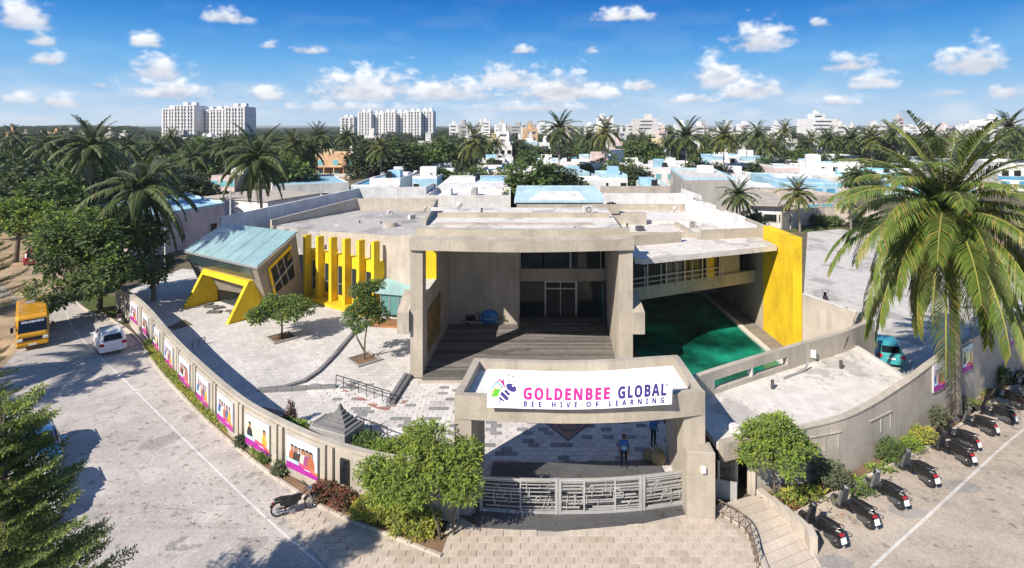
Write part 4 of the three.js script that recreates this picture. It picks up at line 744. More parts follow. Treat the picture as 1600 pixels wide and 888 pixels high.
// palm fronds: local +x is outwards
function frondGeo(L, e0, droop, leafL, n, w, seed, cols, sag = .5) {
  const r = rng(seed), b = new B(), pts = [[0, 0, 0]], tang = [], steps = 14; let x = 0, y = 0;
  for (let i = 0; i < steps; i++) { const t = (i + .5) / steps, a = e0 - droop * Math.pow(t, 1.25); x += Math.cos(a) * L / steps; y += Math.sin(a) * L / steps; pts.push([x, y, 0]); tang.push([Math.cos(a), Math.sin(a), 0]); }
  b.col = cols.rib; b.tube(pts, pts.map((_, i) => mix(.055, .012, i / steps) * L / 5), 4, false);
  for (let i = 0; i < n; i++) {
    const t = .1 + .9 * (i + r() * .6) / n, k = Math.min(steps - 1, Math.floor(t * steps)), f = t * steps - k, p = pts[k].map((v, j) => mix(v, pts[k + 1][j], f)), tg = tang[k];
    const len = leafL * (.35 + .65 * Math.sin(Math.PI * Math.pow(clamp(t * .93 + .03), .75))) * (.85 + .3 * r());
    for (const s of [-1, 1]) {
      if (r() < .07) continue;
      const lift = .35 * (1 - t), fw = .42 + .42 * t, d = nrm([tg[0] * fw - tg[1] * lift * .3 + (r() - .5) * .15, tg[1] * fw + tg[0] * lift - sag * .35 + (r() - .5) * .18, s * (1 - .35 * t)]);
      const d2 = nrm([d[0] * .8, d[1] - sag * (.75 + .6 * r()), d[2] * .8]), up = [0, 1, 0], sd = nrm(crs(d, up)), m = p.map((v, j) => v + d[j] * len * .5), tip = m.map((v, j) => v + d2[j] * len * .5), hw = w * (.8 + .4 * r());
      const o = j => sd[j] * hw; b.col = tint(r() < cols.dryShare ? cols.dry : cols.leaf, r, .2);
      const A = p.map((v, j) => v + o(j) * .6), C = p.map((v, j) => v - o(j) * .6), D = m.map((v, j) => v + o(j)), E = m.map((v, j) => v - o(j));
      b.quad(A, D, E, C); b.tri(D, tip, E);
    }
  }
  b.col = null; return b.geo();
}
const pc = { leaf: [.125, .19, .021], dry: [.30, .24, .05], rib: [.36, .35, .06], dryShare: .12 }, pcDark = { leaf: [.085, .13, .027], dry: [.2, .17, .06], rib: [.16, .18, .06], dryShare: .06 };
function frondSet(L, leafL, n, w, cols, seed) {
  return [[1.35, .75], [1.05, 1.15], [.72, 1.3], [.38, 1.35], [.05, 1.25], [-.35, 1.05], [-.8, .65]].map(([e, d], i) => [frondGeo(L * (1 + .03 * i), e, d, leafL, n, w, seed + i, cols, .35 + .08 * i), frondGeo(L * .93, e - .12, d * 1.15, leafL * .95, n, w, seed + 20 + i, cols, .4 + .08 * i)]);
}
function palmTrunk(h, lean, r0, r1, seed) { const r = rng(seed), pts = [], rad = []; for (let i = 0; i <= 12; i++) { const t = i / 12; pts.push([lean[0] * t * t, h * t, lean[1] * t * t]); rad.push(mix(r0, r1, Math.sqrt(t)) * (1 + .05 * (i % 2))); } return new B().tube(pts, rad, 10); }
function palm(label, pos, h, lean, sets, nF, seed, cat = 'palm tree', group, extra = {}) {
  const t = thing('coconut_palm', label, cat, pos, 0, group), r = rng(seed);
  mk('trunk', palmTrunk(h, lean, extra.r0 ?? .26, extra.r1 ?? .15, seed), M.palmBark, t);
  for (let i = 0; i < nF; i++) {
    const lv = Math.min(6, Math.floor(Math.pow((i + .5) / nF, extra.pw ?? .9) * 7)), o = mk('frond', sets[lv][i % 2], M.palm, t); o.position.set(lean[0], h - .1 + (6 - lv) * .03, lean[1]); o.rotation.y = i * 2.39996 + (r() - .5) * .5; o.scale.setScalar((.88 + .24 * r()) * (lv >= 5 ? extra.low ?? 1 : 1)); o.rotation.z = (r() - .5) * .15;
  }
  if (extra.nuts) for (let i = 0; i < 7; i++) { const a = i * .9; mk('coconut', new B().add(new THREE.SphereGeometry(.15, 8, 6), at(lean[0] + Math.cos(a) * .3, h - .35 - .1 * (i % 3), lean[1] + Math.sin(a) * .3, 0, 0, 0, [1, 1.25, 1])), M.nut, t); }
  return t;
}
M.nut = std({ color: lin(.16, .15, .05), roughness: .7 });
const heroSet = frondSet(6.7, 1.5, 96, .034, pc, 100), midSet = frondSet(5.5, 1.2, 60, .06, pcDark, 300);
palm('large bright coconut palm at the scooter wall, filling the right side', [27.2, 0, -35.2], 12.6, [-.9, .3], heroSet, 96, 5, 'palm tree', null, { r0: .3, r1: .19, nuts: true, pw: 1, low: 1.1 });
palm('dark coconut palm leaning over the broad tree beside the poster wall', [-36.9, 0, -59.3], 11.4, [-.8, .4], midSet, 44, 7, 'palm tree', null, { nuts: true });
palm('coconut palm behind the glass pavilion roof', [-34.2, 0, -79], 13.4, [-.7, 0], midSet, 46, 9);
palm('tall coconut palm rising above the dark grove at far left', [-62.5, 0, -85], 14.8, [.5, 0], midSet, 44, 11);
palm('palm hanging into the right edge beyond the scooter wall', [40.5, 0, -43.5], 9.6, [.3, 0], heroSet, 18, 15, 'palm tree', null, { pw: .8 });
palm('palm just outside the left edge, throwing its shadow on the road', [-41, 0, -35.5], 8.4, [.6, 0], midSet, 28, 17);

// smaller, merged palms for the town
function palmCrown(L, leafL, n, w, nF, cols, seed) {
  const b = new B(), r = rng(seed), set = [[1.3, .7], [.95, 1.1], [.6, 1.3], [.25, 1.3], [-.15, 1.1], [-.6, .8]].map(([e, d], i) => frondGeo(L, e, d, leafL, n, w, seed + i, cols, .45)); b.col = [0, 0, 0];
  const out = []; for (let i = 0; i < nF; i++) out.push([set[Math.min(5, Math.floor(i / nF * 6))], at(0, 0, 0, 0, i * 2.39996 + r() * .4, (r() - .5) * .2, .85 + .3 * r())]);
  const g = new THREE.BufferGeometry(), P = [], N = [], C = [], v = new THREE.Vector3();
  for (const [q, m] of out) { const nm = new THREE.Matrix3().getNormalMatrix(m), p = q.attributes.position, nn = q.attributes.normal, c = q.attributes.color; for (let i = 0; i < p.count; i++) { v.fromBufferAttribute(p, i).applyMatrix4(m); P.push(v.x, v.y, v.z); v.fromBufferAttribute(nn, i).applyMatrix3(nm).normalize(); N.push(v.x, v.y, v.z); C.push(c.getX(i), c.getY(i), c.getZ(i)); } }
  g.setAttribute('position', new THREE.Float32BufferAttribute(P, 3)); g.setAttribute('normal', new THREE.Float32BufferAttribute(N, 3)); g.setAttribute('color', new THREE.Float32BufferAttribute(C, 3)); return g;
}
const townCrowns = [palmCrown(5.2, 1.4, 26, .12, 40, pcDark, 400), palmCrown(5.0, 1.35, 26, .12, 38, { ...pc, leaf: [.10, .14, .026] }, 430), palmCrown(4.9, 1.3, 24, .12, 36, pcDark, 460)];
const trunkGeos = [8, 11, 14].map((h, i) => palmTrunk(h, [.4 * (i - 1), 0], .22, .13, 40 + i).geo());
function townPalm(label, px, k, sc, group) {   // px = [x, crown height, z]
  const t = thing('town_palm', label, 'palm tree', [px[0], 0, px[2]], 0, group), h = px[1], j = h < 9.5 ? 0 : h < 12.5 ? 1 : 2, hs = [8, 11, 14][j], T = mk('trunk', trunkGeos[j], M.palmBark, t); T.scale.set(1, h / hs, 1);
  const c = mk('crown', townCrowns[k % 3], M.palm, t); c.position.set(.4 * (j - 1), h, 0); c.rotation.y = k * 1.7; c.scale.setScalar(sc); return t;
}
for (const [p, k, sc, lab] of [
  [[-71.93, 10.34, -130], 0, .85, 'palm between the apartment towers and the pavilion palm'], [[-57.33, 13.17, -150], 1, .95, 'yellowish palm right of the pavilion palm'], [[-55.92, 14.52, -165], 0, 1, 'palm above the peach house'], [[-53.24, 14.51, -185], 2, .95, 'palm in front of the wide white tower block'],
  [[-10, 13.83, -150], 1, 1.15, 'single palm standing above the blue roofs in mid town'], [[12.98, 16.93, -160], 0, 1.15, 'palm behind the round-crowned dark tree'], [[28.19, 16.06, -175], 1, 1.15, 'palm rising above the white two-storey house'], [[25.33, 14.41, -190], 2, 1.0, 'shorter palm just left of the house palm'],
  [[45, 14.83, -150], 0, 1.2, 'broad palm above the grey box house'], [[60.5, 14.7, -165], 1, 1.1, 'palm behind the light blue villa'], [[76.4, 15.4, -180], 2, 1.05, 'palm right of the light blue villa'], [[36.6, 6.86, -92], 0, .62, 'dark young palm beside the white screens'], [[49, 6.46, -98], 1, .72, 'young bright palm by the yard wall'],
  [[104.08, 13.99, -190], 2, 1.0, 'first of the palm row behind the white roofs'], [[111.47, 13.36, -190], 0, 1.0, 'second of the palm row behind the white roofs'], [[115.52, 13.89, -185], 1, 1.0, 'third of the palm row behind the white roofs'], [[124.98, 15.68, -190], 2, 1.1, 'tallest of the palm row behind the white roofs'],
  [[137.78, 17.47, -160], 0, 1.1, 'tall palm at the right edge of the town'], [[65.76, 8.34, -110], 2, .6, 'small palm beside the large palm fronds'], [[58.89, 4.56, -100], 1, .42, 'tiny palm in the planting behind the yard'], [[145.56, 14.22, -200], 0, 1.0, 'palm half hidden behind the large palm'], [[152, 12.72, -190], 1, 1.0, 'palm between the large palm and the right edge palm'],
  [[-120.83, 13.17, -150], 2, 1.1, 'palm above the dark grove, left of the tallest palm'], [[-106.67, 11.78, -160], 0, 1.0, 'palm between the tallest left palm and the towers'], [[99.17, 16.13, -210], 1, 1.0, 'far palm below the white hilltop house'], [[-5.83, 11.23, -210], 2, .9, 'far palm behind mid-town blue house'], [[-24.44, 11.78, -200], 0, .9, 'far palm right of the wide white tower block'], [[-34.17, 12.17, -150], 1, .9, 'palm in the dark grove below the wide tower block'], [[-60.56, 9.89, -100], 2, .8, 'palm in the grove behind the leaning palm']]) townPalm(lab, p, k, sc);

// broadleaf trees
const green = { dark: [[.040, .070, .016], [.048, .082, .018], [.060, .096, .020]], mid: [[.086, .158, .019], [.119, .198, .022], [.073, .132, .019]], fresh: [[.211, .317, .024], [.158, .264, .022], [.264, .343, .028]], lime: [[.264, .343, .033], [.198, .277, .033]], silver: [[.132, .165, .077], [.172, .205, .099], [.106, .132, .061]], red: [[.224, .059, .028], [.158, .046, .022], [.119, .092, .022]], yellow: [[.502, .475, .055], [.370, .396, .055], [.211, .264, .033]] };
function tree(name, label, pos, trunkPts, r0, lobes, nClump, per, size, aspect, cols, seed, opt = {}) {
  const t = thing(name, label, 'tree', pos, 0, opt.group), r = rng(seed), b = new B();
  for (const tp of trunkPts) b.tube(tp, tp.map((_, i) => mix(r0, r0 * .55, i / (tp.length - 1))), 8);
  limbs(b, trunkPts[0][trunkPts[0].length - 1], r0 * .8, lobes.map(l => [l[0], l[1], l[2]]), r); mk('trunk', b, M.bark, t);
  mk('crown', foliage(new B(), lobes, nClump, per, size, aspect, cols, r, opt), M.leaf, t); return t;
}
const lobeSet = (n, R, y, ry, lr, seed) => { const r = rng(seed); return Array.from({ length: n }, (_, i) => { const a = i * 2.4 + r(), q = R * Math.sqrt((i + .3) / n); return [Math.cos(a) * q, y + ry * (1 - (q / R) ** 2) * (.4 + .6 * r()) - ry * .4 + (r() - .5) * ry * .5, Math.sin(a) * q, lr * (.8 + .4 * r()), lr * (.62 + .3 * r()), lr * (.8 + .4 * r())]; }); };
tree('almond_tree', 'broad dense green tree overhanging the verge beside the poster wall', [-40.5, 0, -56.5], [[[0, 0, 0], [.1, 1.5, 0], [0, 3.2, .1]], [[1.6, 0, -.6], [1.5, 1.6, -.5], [1.2, 3.2, -.3]]], .3, lobeSet(22, 4.9, 6.3, 6.2, 1.75, 3), 2300, 7, .46, .3, [...green.mid, green.fresh[1], green.dark[2]], 31, { fill: .22 });
tree('verge_tree', 'smaller bright tree behind the broad tree, over the far road', [-53, 0, -69], [[[0, 0, 0], [.1, 3, 0], [0, 4.6, 0]]], .24, lobeSet(14, 3.6, 6.6, 2.6, 1.3, 8), 900, 6, .42, .32, [...green.mid, ...green.fresh], 34, { fill: .25 });
tree('verge_tree', 'low pale-trunked tree at the left edge of the far road', [-65.5, 0, -76], [[[0, 0, 0], [.3, 3, 0], [.1, 4.6, 0]]], .34, lobeSet(14, 3.8, 6.8, 2.6, 1.4, 14), 900, 6, .48, .32, [...green.fresh, green.mid[0]], 37, { fill: .25 });
tree('umbrella_tree', 'flat-topped green tree in a square pit beside the yellow porch', [-19.52, 0, -48.8], [[[0, 0, 0], [.03, .9, 0], [-.05, 1.5, 0]]], .09, lobeSet(20, 2.2, 2.65, .9, .72, 21), 1700, 6, .19, .32, [...green.mid, ...green.fresh], 41, { fill: .3 });
tree('courtyard_tree', 'slender two-tiered green tree in front of the yellow fins', [-11.36, 0, -44.26], [[[0, 0, 0], [.05, 1.6, 0], [.3, 3.2, 0]], [[.05, .6, 0], [-.55, 1.7, 0], [-.6, 2.0, 0]]], .08, [...lobeSet(12, 1.5, 3.9, 1.5, .62, 25), [.2, 5.6, 0, .9, .4, .8], [.9, 5.8, 0, .7, .3, .6], [-.6, 5.4, .2, .6, .35, .6]], 1000, 6, .19, .32, [...green.mid, green.fresh[1]], 43, { fill: .3 });
for (const [p, lab] of [[[-19.52, -48.8], 'square planted tree pit under the flat-topped tree'], [[-11.36, -44.26], 'square planted tree pit under the slender tree']]) {
  const t = thing('tree_pit', lab, 'tree pit', [p[0], 0, p[1]], .75); mk('earth_bed', new B().sheet([[-.85, -.85], [.85, -.85], [.85, .85], [-.85, .85]], .06), M.soil, t); for (let i = 0; i < 4; i++) { const a = i * Math.PI / 2; mk('edge_stone', new B().cham(Math.cos(a) * .93, 0, Math.sin(a) * .93, .16, .16, i % 2 ? 1.7 : 2.02, i % 2 ? Math.PI / 2 : 0, .02), M.stoneLight, t); }
}
tree('feathery_tree', 'bright feathery twin-trunked tree left of the gate', [-3.11, 0, -24.96], [[[0, 0, 0], [-.12, .8, 0], [-.45, 1.7, .1]], [[.55, 0, -.35], [.5, .7, -.3], [.7, 1.7, -.3]]], .07, [[-1.9, 2.75, .1, 1.3, .75, 1.1], [-2.9, 2.9, -.2, .8, .5, .8], [-.6, 3.3, -.2, 1.3, .8, 1.2], [.5, 3.2, .1, 1.25, .8, 1.1], [-1.0, 2.75, .9, 1.0, .5, .8], [.9, 2.7, .4, .9, .7, .9], [-2.4, 2.45, .3, .8, .45, .8], [-.7, 4.2, -.8, 1.0, .5, .9], [1.1, 3.6, -.5, .8, .5, .7]], 1750, 9, .21, .17, [...green.fresh, ...green.lime, [.24, .30, .03]], 51, { fill: .5, spray: 1.5 });
tree('round_tree', 'small round bright tree against the low wing wall', [12.58, 0, -27.69], [[[0, 0, 0], [.04, .8, 0], [-.03, 1.8, 0]]], .06, lobeSet(18, 1.5, 2.95, 1.4, .64, 61), 1350, 7, .17, .26, [...green.fresh, ...green.lime, green.mid[1]], 63, { fill: .36, spray: 1.3 });

// conifers at the near left edge: whorled branches, each a plume of needles
function plume(L, seed, cols) {
  const r = rng(seed), b = new B(), pts = []; for (let i = 0; i <= 8; i++) { const t = i / 8; pts.push([L * t, -.10 * L * Math.sin(t * 2.2) + .13 * L * t * t, (r() - .5) * .04 * L]); }
  b.col = [.09, .07, .04]; b.tube(pts, pts.map((_, i) => mix(.035, .008, i / 8)), 5, false);
  const twig = (p, d, len) => {
    const n = Math.round(len / .02); b.col = [.07, .09, .03]; b.bar(p, p.map((v, j) => v + d[j] * len), .012);
    for (let i = 0; i < n; i++) { const q = p.map((v, j) => v + d[j] * len * (i + .5) / n), a = i * 2.4, side = nrm(crs(d, [.13, 1, .2])), up = crs(side, d), e = nrm([d[0] * .8 + side[0] * Math.cos(a) + up[0] * Math.sin(a), d[1] * .8 + side[1] * Math.cos(a) + up[1] * Math.sin(a) + .12, d[2] * .8 + side[2] * Math.cos(a) + up[2] * Math.sin(a)]), ln = .13 * (.7 + .6 * r()) * (1 - .35 * i / n); b.col = tint(cols[Math.floor(r() * cols.length)], r, .25); leaf(b, q, e, [0, 1, 0], ln, .02, 0); }
  };
  for (let i = 0; i < 22; i++) { const t = .12 + .86 * i / 22, k = Math.min(7, Math.floor(t * 8)), p = pts[k].map((v, j) => mix(v, pts[k + 1][j], t * 8 - k)), s = i % 2 ? 1 : -1, len = L * .32 * (1 - .75 * t) + .12; twig(p, nrm([.75, .12 + .25 * (r() - .3), s * .8]), len * (.8 + .4 * r())); }
  twig(pts[8].map((v, j) => v - (j ? 0 : .2)), [1, .12, 0], .35); b.col = null; return b.geo();
}
const cc = [[.10, .175, .022], [.16, .24, .025], [.30, .34, .035]], plumes = [plume(3.1, 1, cc), plume(2.7, 2, cc), plume(2.2, 3, cc), plume(1.6, 4, cc), plume(1.0, 5, cc)];
function conifer(label, pos, h, sc, y0, dens, seed) {
  const t = thing('conifer', label, 'conifer', pos), r = rng(seed); mk('trunk', new B().tube([[0, 0, 0], [0, h * .5, 0], [0, h, 0]], [.2 * sc, .13 * sc, .03], 8), M.bark, t);
  let k = 0; for (let y = y0; y < h - .2; y += dens) { const f = (y - y0) / (h - y0); for (let j = 0; j < 6; j++) { const o = mk('branch', plumes[clamp(Math.floor(f * 5 + r() * .8), 0, 4)], M.leaf, t); o.position.set(0, y + (r() - .5) * dens, 0); o.rotation.set(0, k * 2.39996 + r() * .4, .02 + .35 * f + (r() - .5) * .2); o.scale.setScalar(sc * (.85 + .3 * r())); k++; } }
  return t;
}
conifer('near conifer with plume-like branches in the bottom left corner', [-14.8, 0, -16.8], 9.6, 1.12, 1.4, .36, 3);
conifer('conifer at the left edge beside the yellow bus', [-51.5, 0, -55], 10, 1.2, 1.2, .6, 4);
conifer('conifer at the left edge in front of the bus', [-33.2, 0, -36], 6.8, .62, .5, .4, 5);

// shrubs, each its own plant
function shrub(name, label, p, rx, ry, n, size, aspect, cols, seed, opt = {}) {
  const t = thing(name, label, opt.cat ?? 'shrub', [p[0], opt.y ?? .05, p[1]], 0, opt.group), r = rng(seed), b = new B();
  for (let i = 0; i < 5; i++) { const a = i * 1.26; b.tube([[0, 0, 0], [Math.cos(a) * rx * .3, ry * .7, Math.sin(a) * rx * .3]], [.03, .012], 5); } mk('stem', b, M.bark, t);
  const lobes = Array.from({ length: 6 }, (_, i) => [Math.cos(i * 1.05) * rx * .45, ry * (.8 + .35 * r()), Math.sin(i * 1.05) * rx * .45, rx * .6, ry * .65, rx * .6]); mk('foliage', foliage(new B(), lobes, n, 7, size, aspect, cols, r, { fill: .35, ...opt }), M.leaf, t); return t;
}
function spiky(name, label, p, n, L, cols, seed, opt = {}) {   // arching strap leaves
  const t = thing(name, label, opt.cat ?? 'plant', [p[0], opt.y ?? .05, p[1]], 0, opt.group), r = rng(seed), b = new B();
  for (let i = 0; i < n; i++) { const a = r() * 6.28, e = .5 + r() * .8, ox = (r() - .5) * (opt.w ?? .5), oz = (r() - .5) * (opt.d ?? .5), l = L * (.6 + .6 * r()), d = [Math.cos(a) * Math.cos(e), Math.sin(e), Math.sin(a) * Math.cos(e)], d2 = [d[0] * 1.2, d[1] - .9, d[2] * 1.2], s = nrm(crs(d, [0, 1, 0])), w = .035 + .02 * r(), p0 = [ox, 0, oz], m = p0.map((v, j) => v + d[j] * l * .6), q = m.map((v, j) => v + d2[j] * l * .4), o = (v, k) => v.map((c, j) => c + s[j] * k); b.col = tint(cols[Math.floor(r() * cols.length)], r); b.quad(o(p0, w * .6), o(m, w), o(m, -w), o(p0, -w * .6)); b.tri(o(m, w), q, o(m, -w)); }
  mk('leaves', b, M.leaf, t); return t;
}
for (const [p, rx, ry, c, lab] of [[[15.83, -28.67], .95, .72, green.silver, 'silvery oleander-like bush nearest the round tree'], [[20.3, -30.86], .72, .62, green.mid, 'dark green bush opposite the fourth scooter'], [[25.3, -34.39], .75, .75, green.silver, 'grey-green bush at the foot of the palm'], [[28.12, -36.16], .6, .65, green.silver, 'small grey bush right of the palm trunk'], [[33.95, -40.2], .85, .8, green.mid, 'leafy bush at the far end of the scooter row'], [[23.23, -32.66], .75, .45, green.yellow, 'yellow-green bush beside the palm bush'], [[22.1, -31.83], .5, .38, green.fresh, 'low bright clump between the two dark bushes'], [[38.3, -43.2], .7, .6, green.silver, 'bush cut by the right edge above the scooters']]) shrub('bush', lab, p, rx, ry, Math.round(260 * rx), .17, .22, c, Math.round(p[0] * 10), { spray: 1.2 });
for (const [p, n, L, c, lab] of [[[13.47, -27.55], 120, .75, [...green.yellow, ...green.lime], 'yellow-green strap-leaved plants under the round tree'], [[14.52, -27.93], 110, .75, [...green.yellow, ...green.lime], 'yellowish strap-leaved plants beside the silvery bush'], [[12.74, -27.18], 70, .6, [...green.red, green.lime[1]], 'reddish strap-leaved plants at the step cheek'], [[17.29, -28.93], 70, .5, green.fresh, 'bright green tuft between silvery bush and kerb'], [[17.06, -28.17], 80, .5, green.mid, 'green tuft spilling over the planter kerb'], [[30, -36.99], 70, .5, green.lime, 'lime tuft behind the far scooters'], [[19.14, -30.11], 60, .45, green.fresh, 'low tuft below the dark green bush'], [[31.71, -38.57], 70, .55, green.yellow, 'yellow tuft near the end of the scooter row']]) spiky('strap_plant', lab, p, n, L, c, Math.round(p[0] * 7), { w: 1.2, d: .7 });
for (const [p, rx, ry, c, lab] of [[[-9.06, -27.74], .7, .42, green.red, 'red-leaved bush behind the parked moped'], [[-7.91, -27.18], .75, .45, green.red, 'red-leaved bush nearest the feathery tree'], [[-13.1, -30.86], .45, .38, green.mid, 'rounded dark shrub under the largest poster'], [[-14.89, -32.21], .5, .4, green.dark, 'dark round shrub below the couple poster'], [[-11.96, -29.72], .4, .3, green.silver, 'pale variegated shrub left of the red bushes'], [[-13.84, -31.46], .4, .3, green.lime, 'lime shrub beside the dark round shrub'], [[-6.74, -26.6], .7, .4, green.yellow, 'yellow-green croton at the bed corner']]) shrub('bush', lab, p, rx, ry, Math.round(300 * rx), .15, .28, c, Math.round(-p[0] * 10));
for (const [p, lab] of [[[-5.85, -26.34], 'yellow croton clump left of the feathery tree trunks'], [[-4.82, -25.84], 'yellow croton clump between bed kerb and feathery tree'], [[-4.04, -25.59], 'yellow croton clump at the feet of the feathery tree']]) shrub('croton', lab, p, .8, .38, 260, .2, .2, [...green.yellow, green.lime[0]], Math.round(-p[0] * 20), { group: 'yellow crotons in the flower bed' });
{ // low clipped hedge between kerb and poster wall
  const r = rng(71), b = new B(), c = smooth([[-29.63, -46.96], [-26.45, -43.43], [-22.71, -39.61], [-19.42, -36.4], [-16.75, -33.96]], 60); for (const p of c) foliage(b, [[p[0], .34, p[1], .36, .34, .36]], 34, 6, .13, .32, [...green.lime, green.yellow[0], green.yellow[1], green.fresh[2]], r, { fill: .4 });
  const o = mk('hedge', b, M.leaf); tag(o, 'low yellow-green hedge along the foot of the poster wall', 'hedge', null, 'stuff');
}
for (const [p, rx, ry, c, lab] of [[[-12.33, -33.13], .9, .45, green.fresh, 'bright shrub mound left of the grey monument'], [[-13.53, -33.82], .7, .4, green.mid, 'green shrub mound under the red cypress'], [[-8.06, -31.83], .9, .5, green.mid, 'dark shrub mound right of the grey monument'], [[-6.94, -31.21], .8, .45, green.fresh, 'bright shrub mound behind the poster wall end'], [[-6.01, -31.83], .6, .4, green.lime, 'lime shrub above the feathery tree']]) shrub('bush', lab, p, rx, ry, Math.round(320 * rx), .16, .3, c, Math.round(p[0] * 33));
{ const t = thing('red_cypress', 'small pointed dark red shrub near the monument', 'shrub', [-13.34, 0, -34.69]); mk('stem', new B().tube([[0, 0, 0], [0, 1.2, 0]], [.04, .01], 5), M.bark, t); mk('foliage', foliage(new B(), [[0, .5, 0, .34, .4, .34], [0, .95, 0, .22, .4, .22], [0, 1.35, 0, .1, .25, .1]], 260, 6, .1, .3, [[.10, .035, .04], [.14, .05, .05]], rng(5), { fill: .4 }), M.leaf, t); }
for (const [p, lab] of [[[55.51, -104.52], 'round shrub in front of the yard wall, left one'], [[57.67, -103.18], 'round shrub in front of the yard wall, beside tiny palm'], [[61.88, -101.25], 'round shrub in front of the yard wall near large palm'], [[63.82, -98.18], 'bushy shrub under the large palm fronds']]) shrub('bush', lab, p, 1.5, 1.0, 200, .4, .3, green.mid, Math.round(p[0] * 3), { y: 0 });

// ================================================================ VEHICLES
function wheel(parent, x, y, z, r, w, rimM = M.chrome, spokes = 6) {   // axle along z
  const t = mk('wheel', new B().add(new THREE.TorusGeometry(r - w * .42, w * .5, 8, 22), at(0, 0, 0, 0, 0, 0, [1, 1, 1.1])), M.rubber, parent); t.position.set(x, y, z);
  const b = new B().add(new THREE.CylinderGeometry(r * .16, r * .16, w * 1.1, 10), at(0, 0, 0, Math.PI / 2)).add(new THREE.TorusGeometry(r - w * .85, w * .14, 6, 20)); for (let i = 0; i < spokes; i++) { const a = i / spokes * 2 * Math.PI; b.bar([0, 0, 0], [Math.cos(a) * (r - w * .8), Math.sin(a) * (r - w * .8), 0], r * .07); }
  mk('rim', b, rimM, t); return t;
}
function loft(sections) {            // cross-sections: x, list of [z, y] going round, smooth along x
  const b = new B(), n = sections[0][1].length;
  for (let i = 0; i + 1 < sections.length; i++) for (let k = 0; k < n; k++) { const j = (k + 1) % n, A = sections[i], C = sections[i + 1], P = (s, q) => [s[0], s[1][q][1], s[1][q][0]]; b.quad(P(A, k), P(C, k), P(C, j), P(A, j)); }
  for (const [i, f] of [[0, 1], [sections.length - 1, -1]]) { const s = sections[i], c = [s[0], s[1].reduce((a, v) => a + v[1], 0) / n, 0]; for (let k = 0; k < n; k++) { const a = [s[0], s[1][k][1], s[1][k][0]], d = [s[0], s[1][(k + 1) % n][1], s[1][(k + 1) % n][0]]; f > 0 ? b.tri(c, a, d) : b.tri(c, d, a); } }
  return b;
}
const ringSec = (x, w, y0, y1, rnd = .12) => [x, [[-w, y0 + rnd], [-w, y1 - rnd], [-w + rnd, y1], [w - rnd, y1], [w, y1 - rnd], [w, y0 + rnd], [w - rnd, y0], [-w + rnd, y0]]];
// scooter, front towards +x
function scooter(label, pos, turn, bodyM, seed) {
  const t = thing('scooter', label, 'scooter', pos, turn, 'scooters parked along the planter kerb');
  wheel(t, .64, .235, 0, .235, .1, M.chrome, 5); wheel(t, -.6, .235, 0, .235, .11, M.chrome, 5);
  mk('rear_body', loft([ringSec(-.88, .07, .62, .72, .03), ringSec(-.75, .15, .48, .76, .06), ringSec(-.35, .2, .36, .74, .07), ringSec(-.02, .16, .34, .66, .06), ringSec(.06, .1, .34, .48, .05)]), M.black, t);
  mk('footboard', loft([ringSec(.0, .15, .27, .34, .03), ringSec(.42, .17, .27, .33, .03)]), M.black, t);
  mk('front_shield', new B().hexa([[.40, .28, .2], [.50, .28, .2], [.50, .28, -.2], [.40, .28, -.2], [.24, .94, .13], [.33, .94, .13], [.33, .94, -.13], [.24, .94, -.13]]), bodyM, t);
  mk('mudguard', new B().add(new THREE.CylinderGeometry(.28, .28, .15, 14, 1, false, .3, 2.1), at(.63, .235, 0, Math.PI / 2, 0, 0)), bodyM, t);
  mk('fork', new B().bar([.62, .26, .08], [.36, .8, .08], .045).bar([.62, .26, -.08], [.36, .8, -.08], .045), M.chrome, t);
  const hb = mk('handlebar', new B().tube([[.2, 1.02, .34], [.27, 1.03, .16], [.3, 1.0, 0], [.27, 1.03, -.16], [.2, 1.02, -.34]], .022, 6), M.black, t);
  mk('headlamp_housing', loft([ringSec(.16, .07, .96, 1.04, .03), ringSec(.28, .12, .9, 1.08, .05), ringSec(.38, .08, .92, 1.02, .04)]), bodyM, t); mk('headlamp', new B().add(new THREE.SphereGeometry(.075, 10, 8), at(.37, .97, 0, 0, 0, 0, [.5, .7, 1])), M.lamp, t);
  for (const s of [-1, 1]) { const m = mk('mirror', new B().tube([[.24, 1.04, s * .2], [.24, 1.2, s * .26]], .012, 5).add(new THREE.SphereGeometry(.06, 8, 6), at(.24, 1.23, s * .27, 0, 0, 0, [.35, .8, 1])), M.black, t); }
  mk('saddle', loft([ringSec(-.8, .09, .77, .82, .02), ringSec(-.66, .15, .74, .86, .05), ringSec(-.3, .165, .73, .83, .05), ringSec(-.02, .13, .68, .77, .04), ringSec(.06, .08, .67, .72, .02)]), M.seat, t);
  mk('grab_rail', new B().tube([[-.62, .8, .17], [-.85, .86, .15], [-.95, .88, 0], [-.85, .86, -.15], [-.62, .8, -.17]], .018, 5), M.chrome, t);
  mk('tail_light', new B().cham(-.88, .58, 0, .09, .08, .17, 0, .025), M.redLens, t); mk('number_plate', new B().hexa([[-1.0, .36, .12], [-.98, .36, .12], [-.98, .36, -.12], [-1.0, .36, -.12], [-.95, .54, .12], [-.93, .54, .12], [-.93, .54, -.12], [-.95, .54, -.12]]), M.plate, t);
  mk('exhaust', new B().tube([[-.2, .25, .17], [-.5, .27, .2], [-.85, .34, .21]], [.04, .06, .06], 8), M.chrome, t); mk('engine', new B().cham(-.42, .18, 0, .4, .22, .22, 0, .04), M.gunmetal, t);
  mk('rear_mudguard', new B().bar([-.72, .5, 0], [-.98, .34, 0], .14, .02), M.black, t); mk('side_stand', new B().bar([-.1, .26, .1], [-.06, 0, .26], .025), M.chrome, t);
  return t;
}
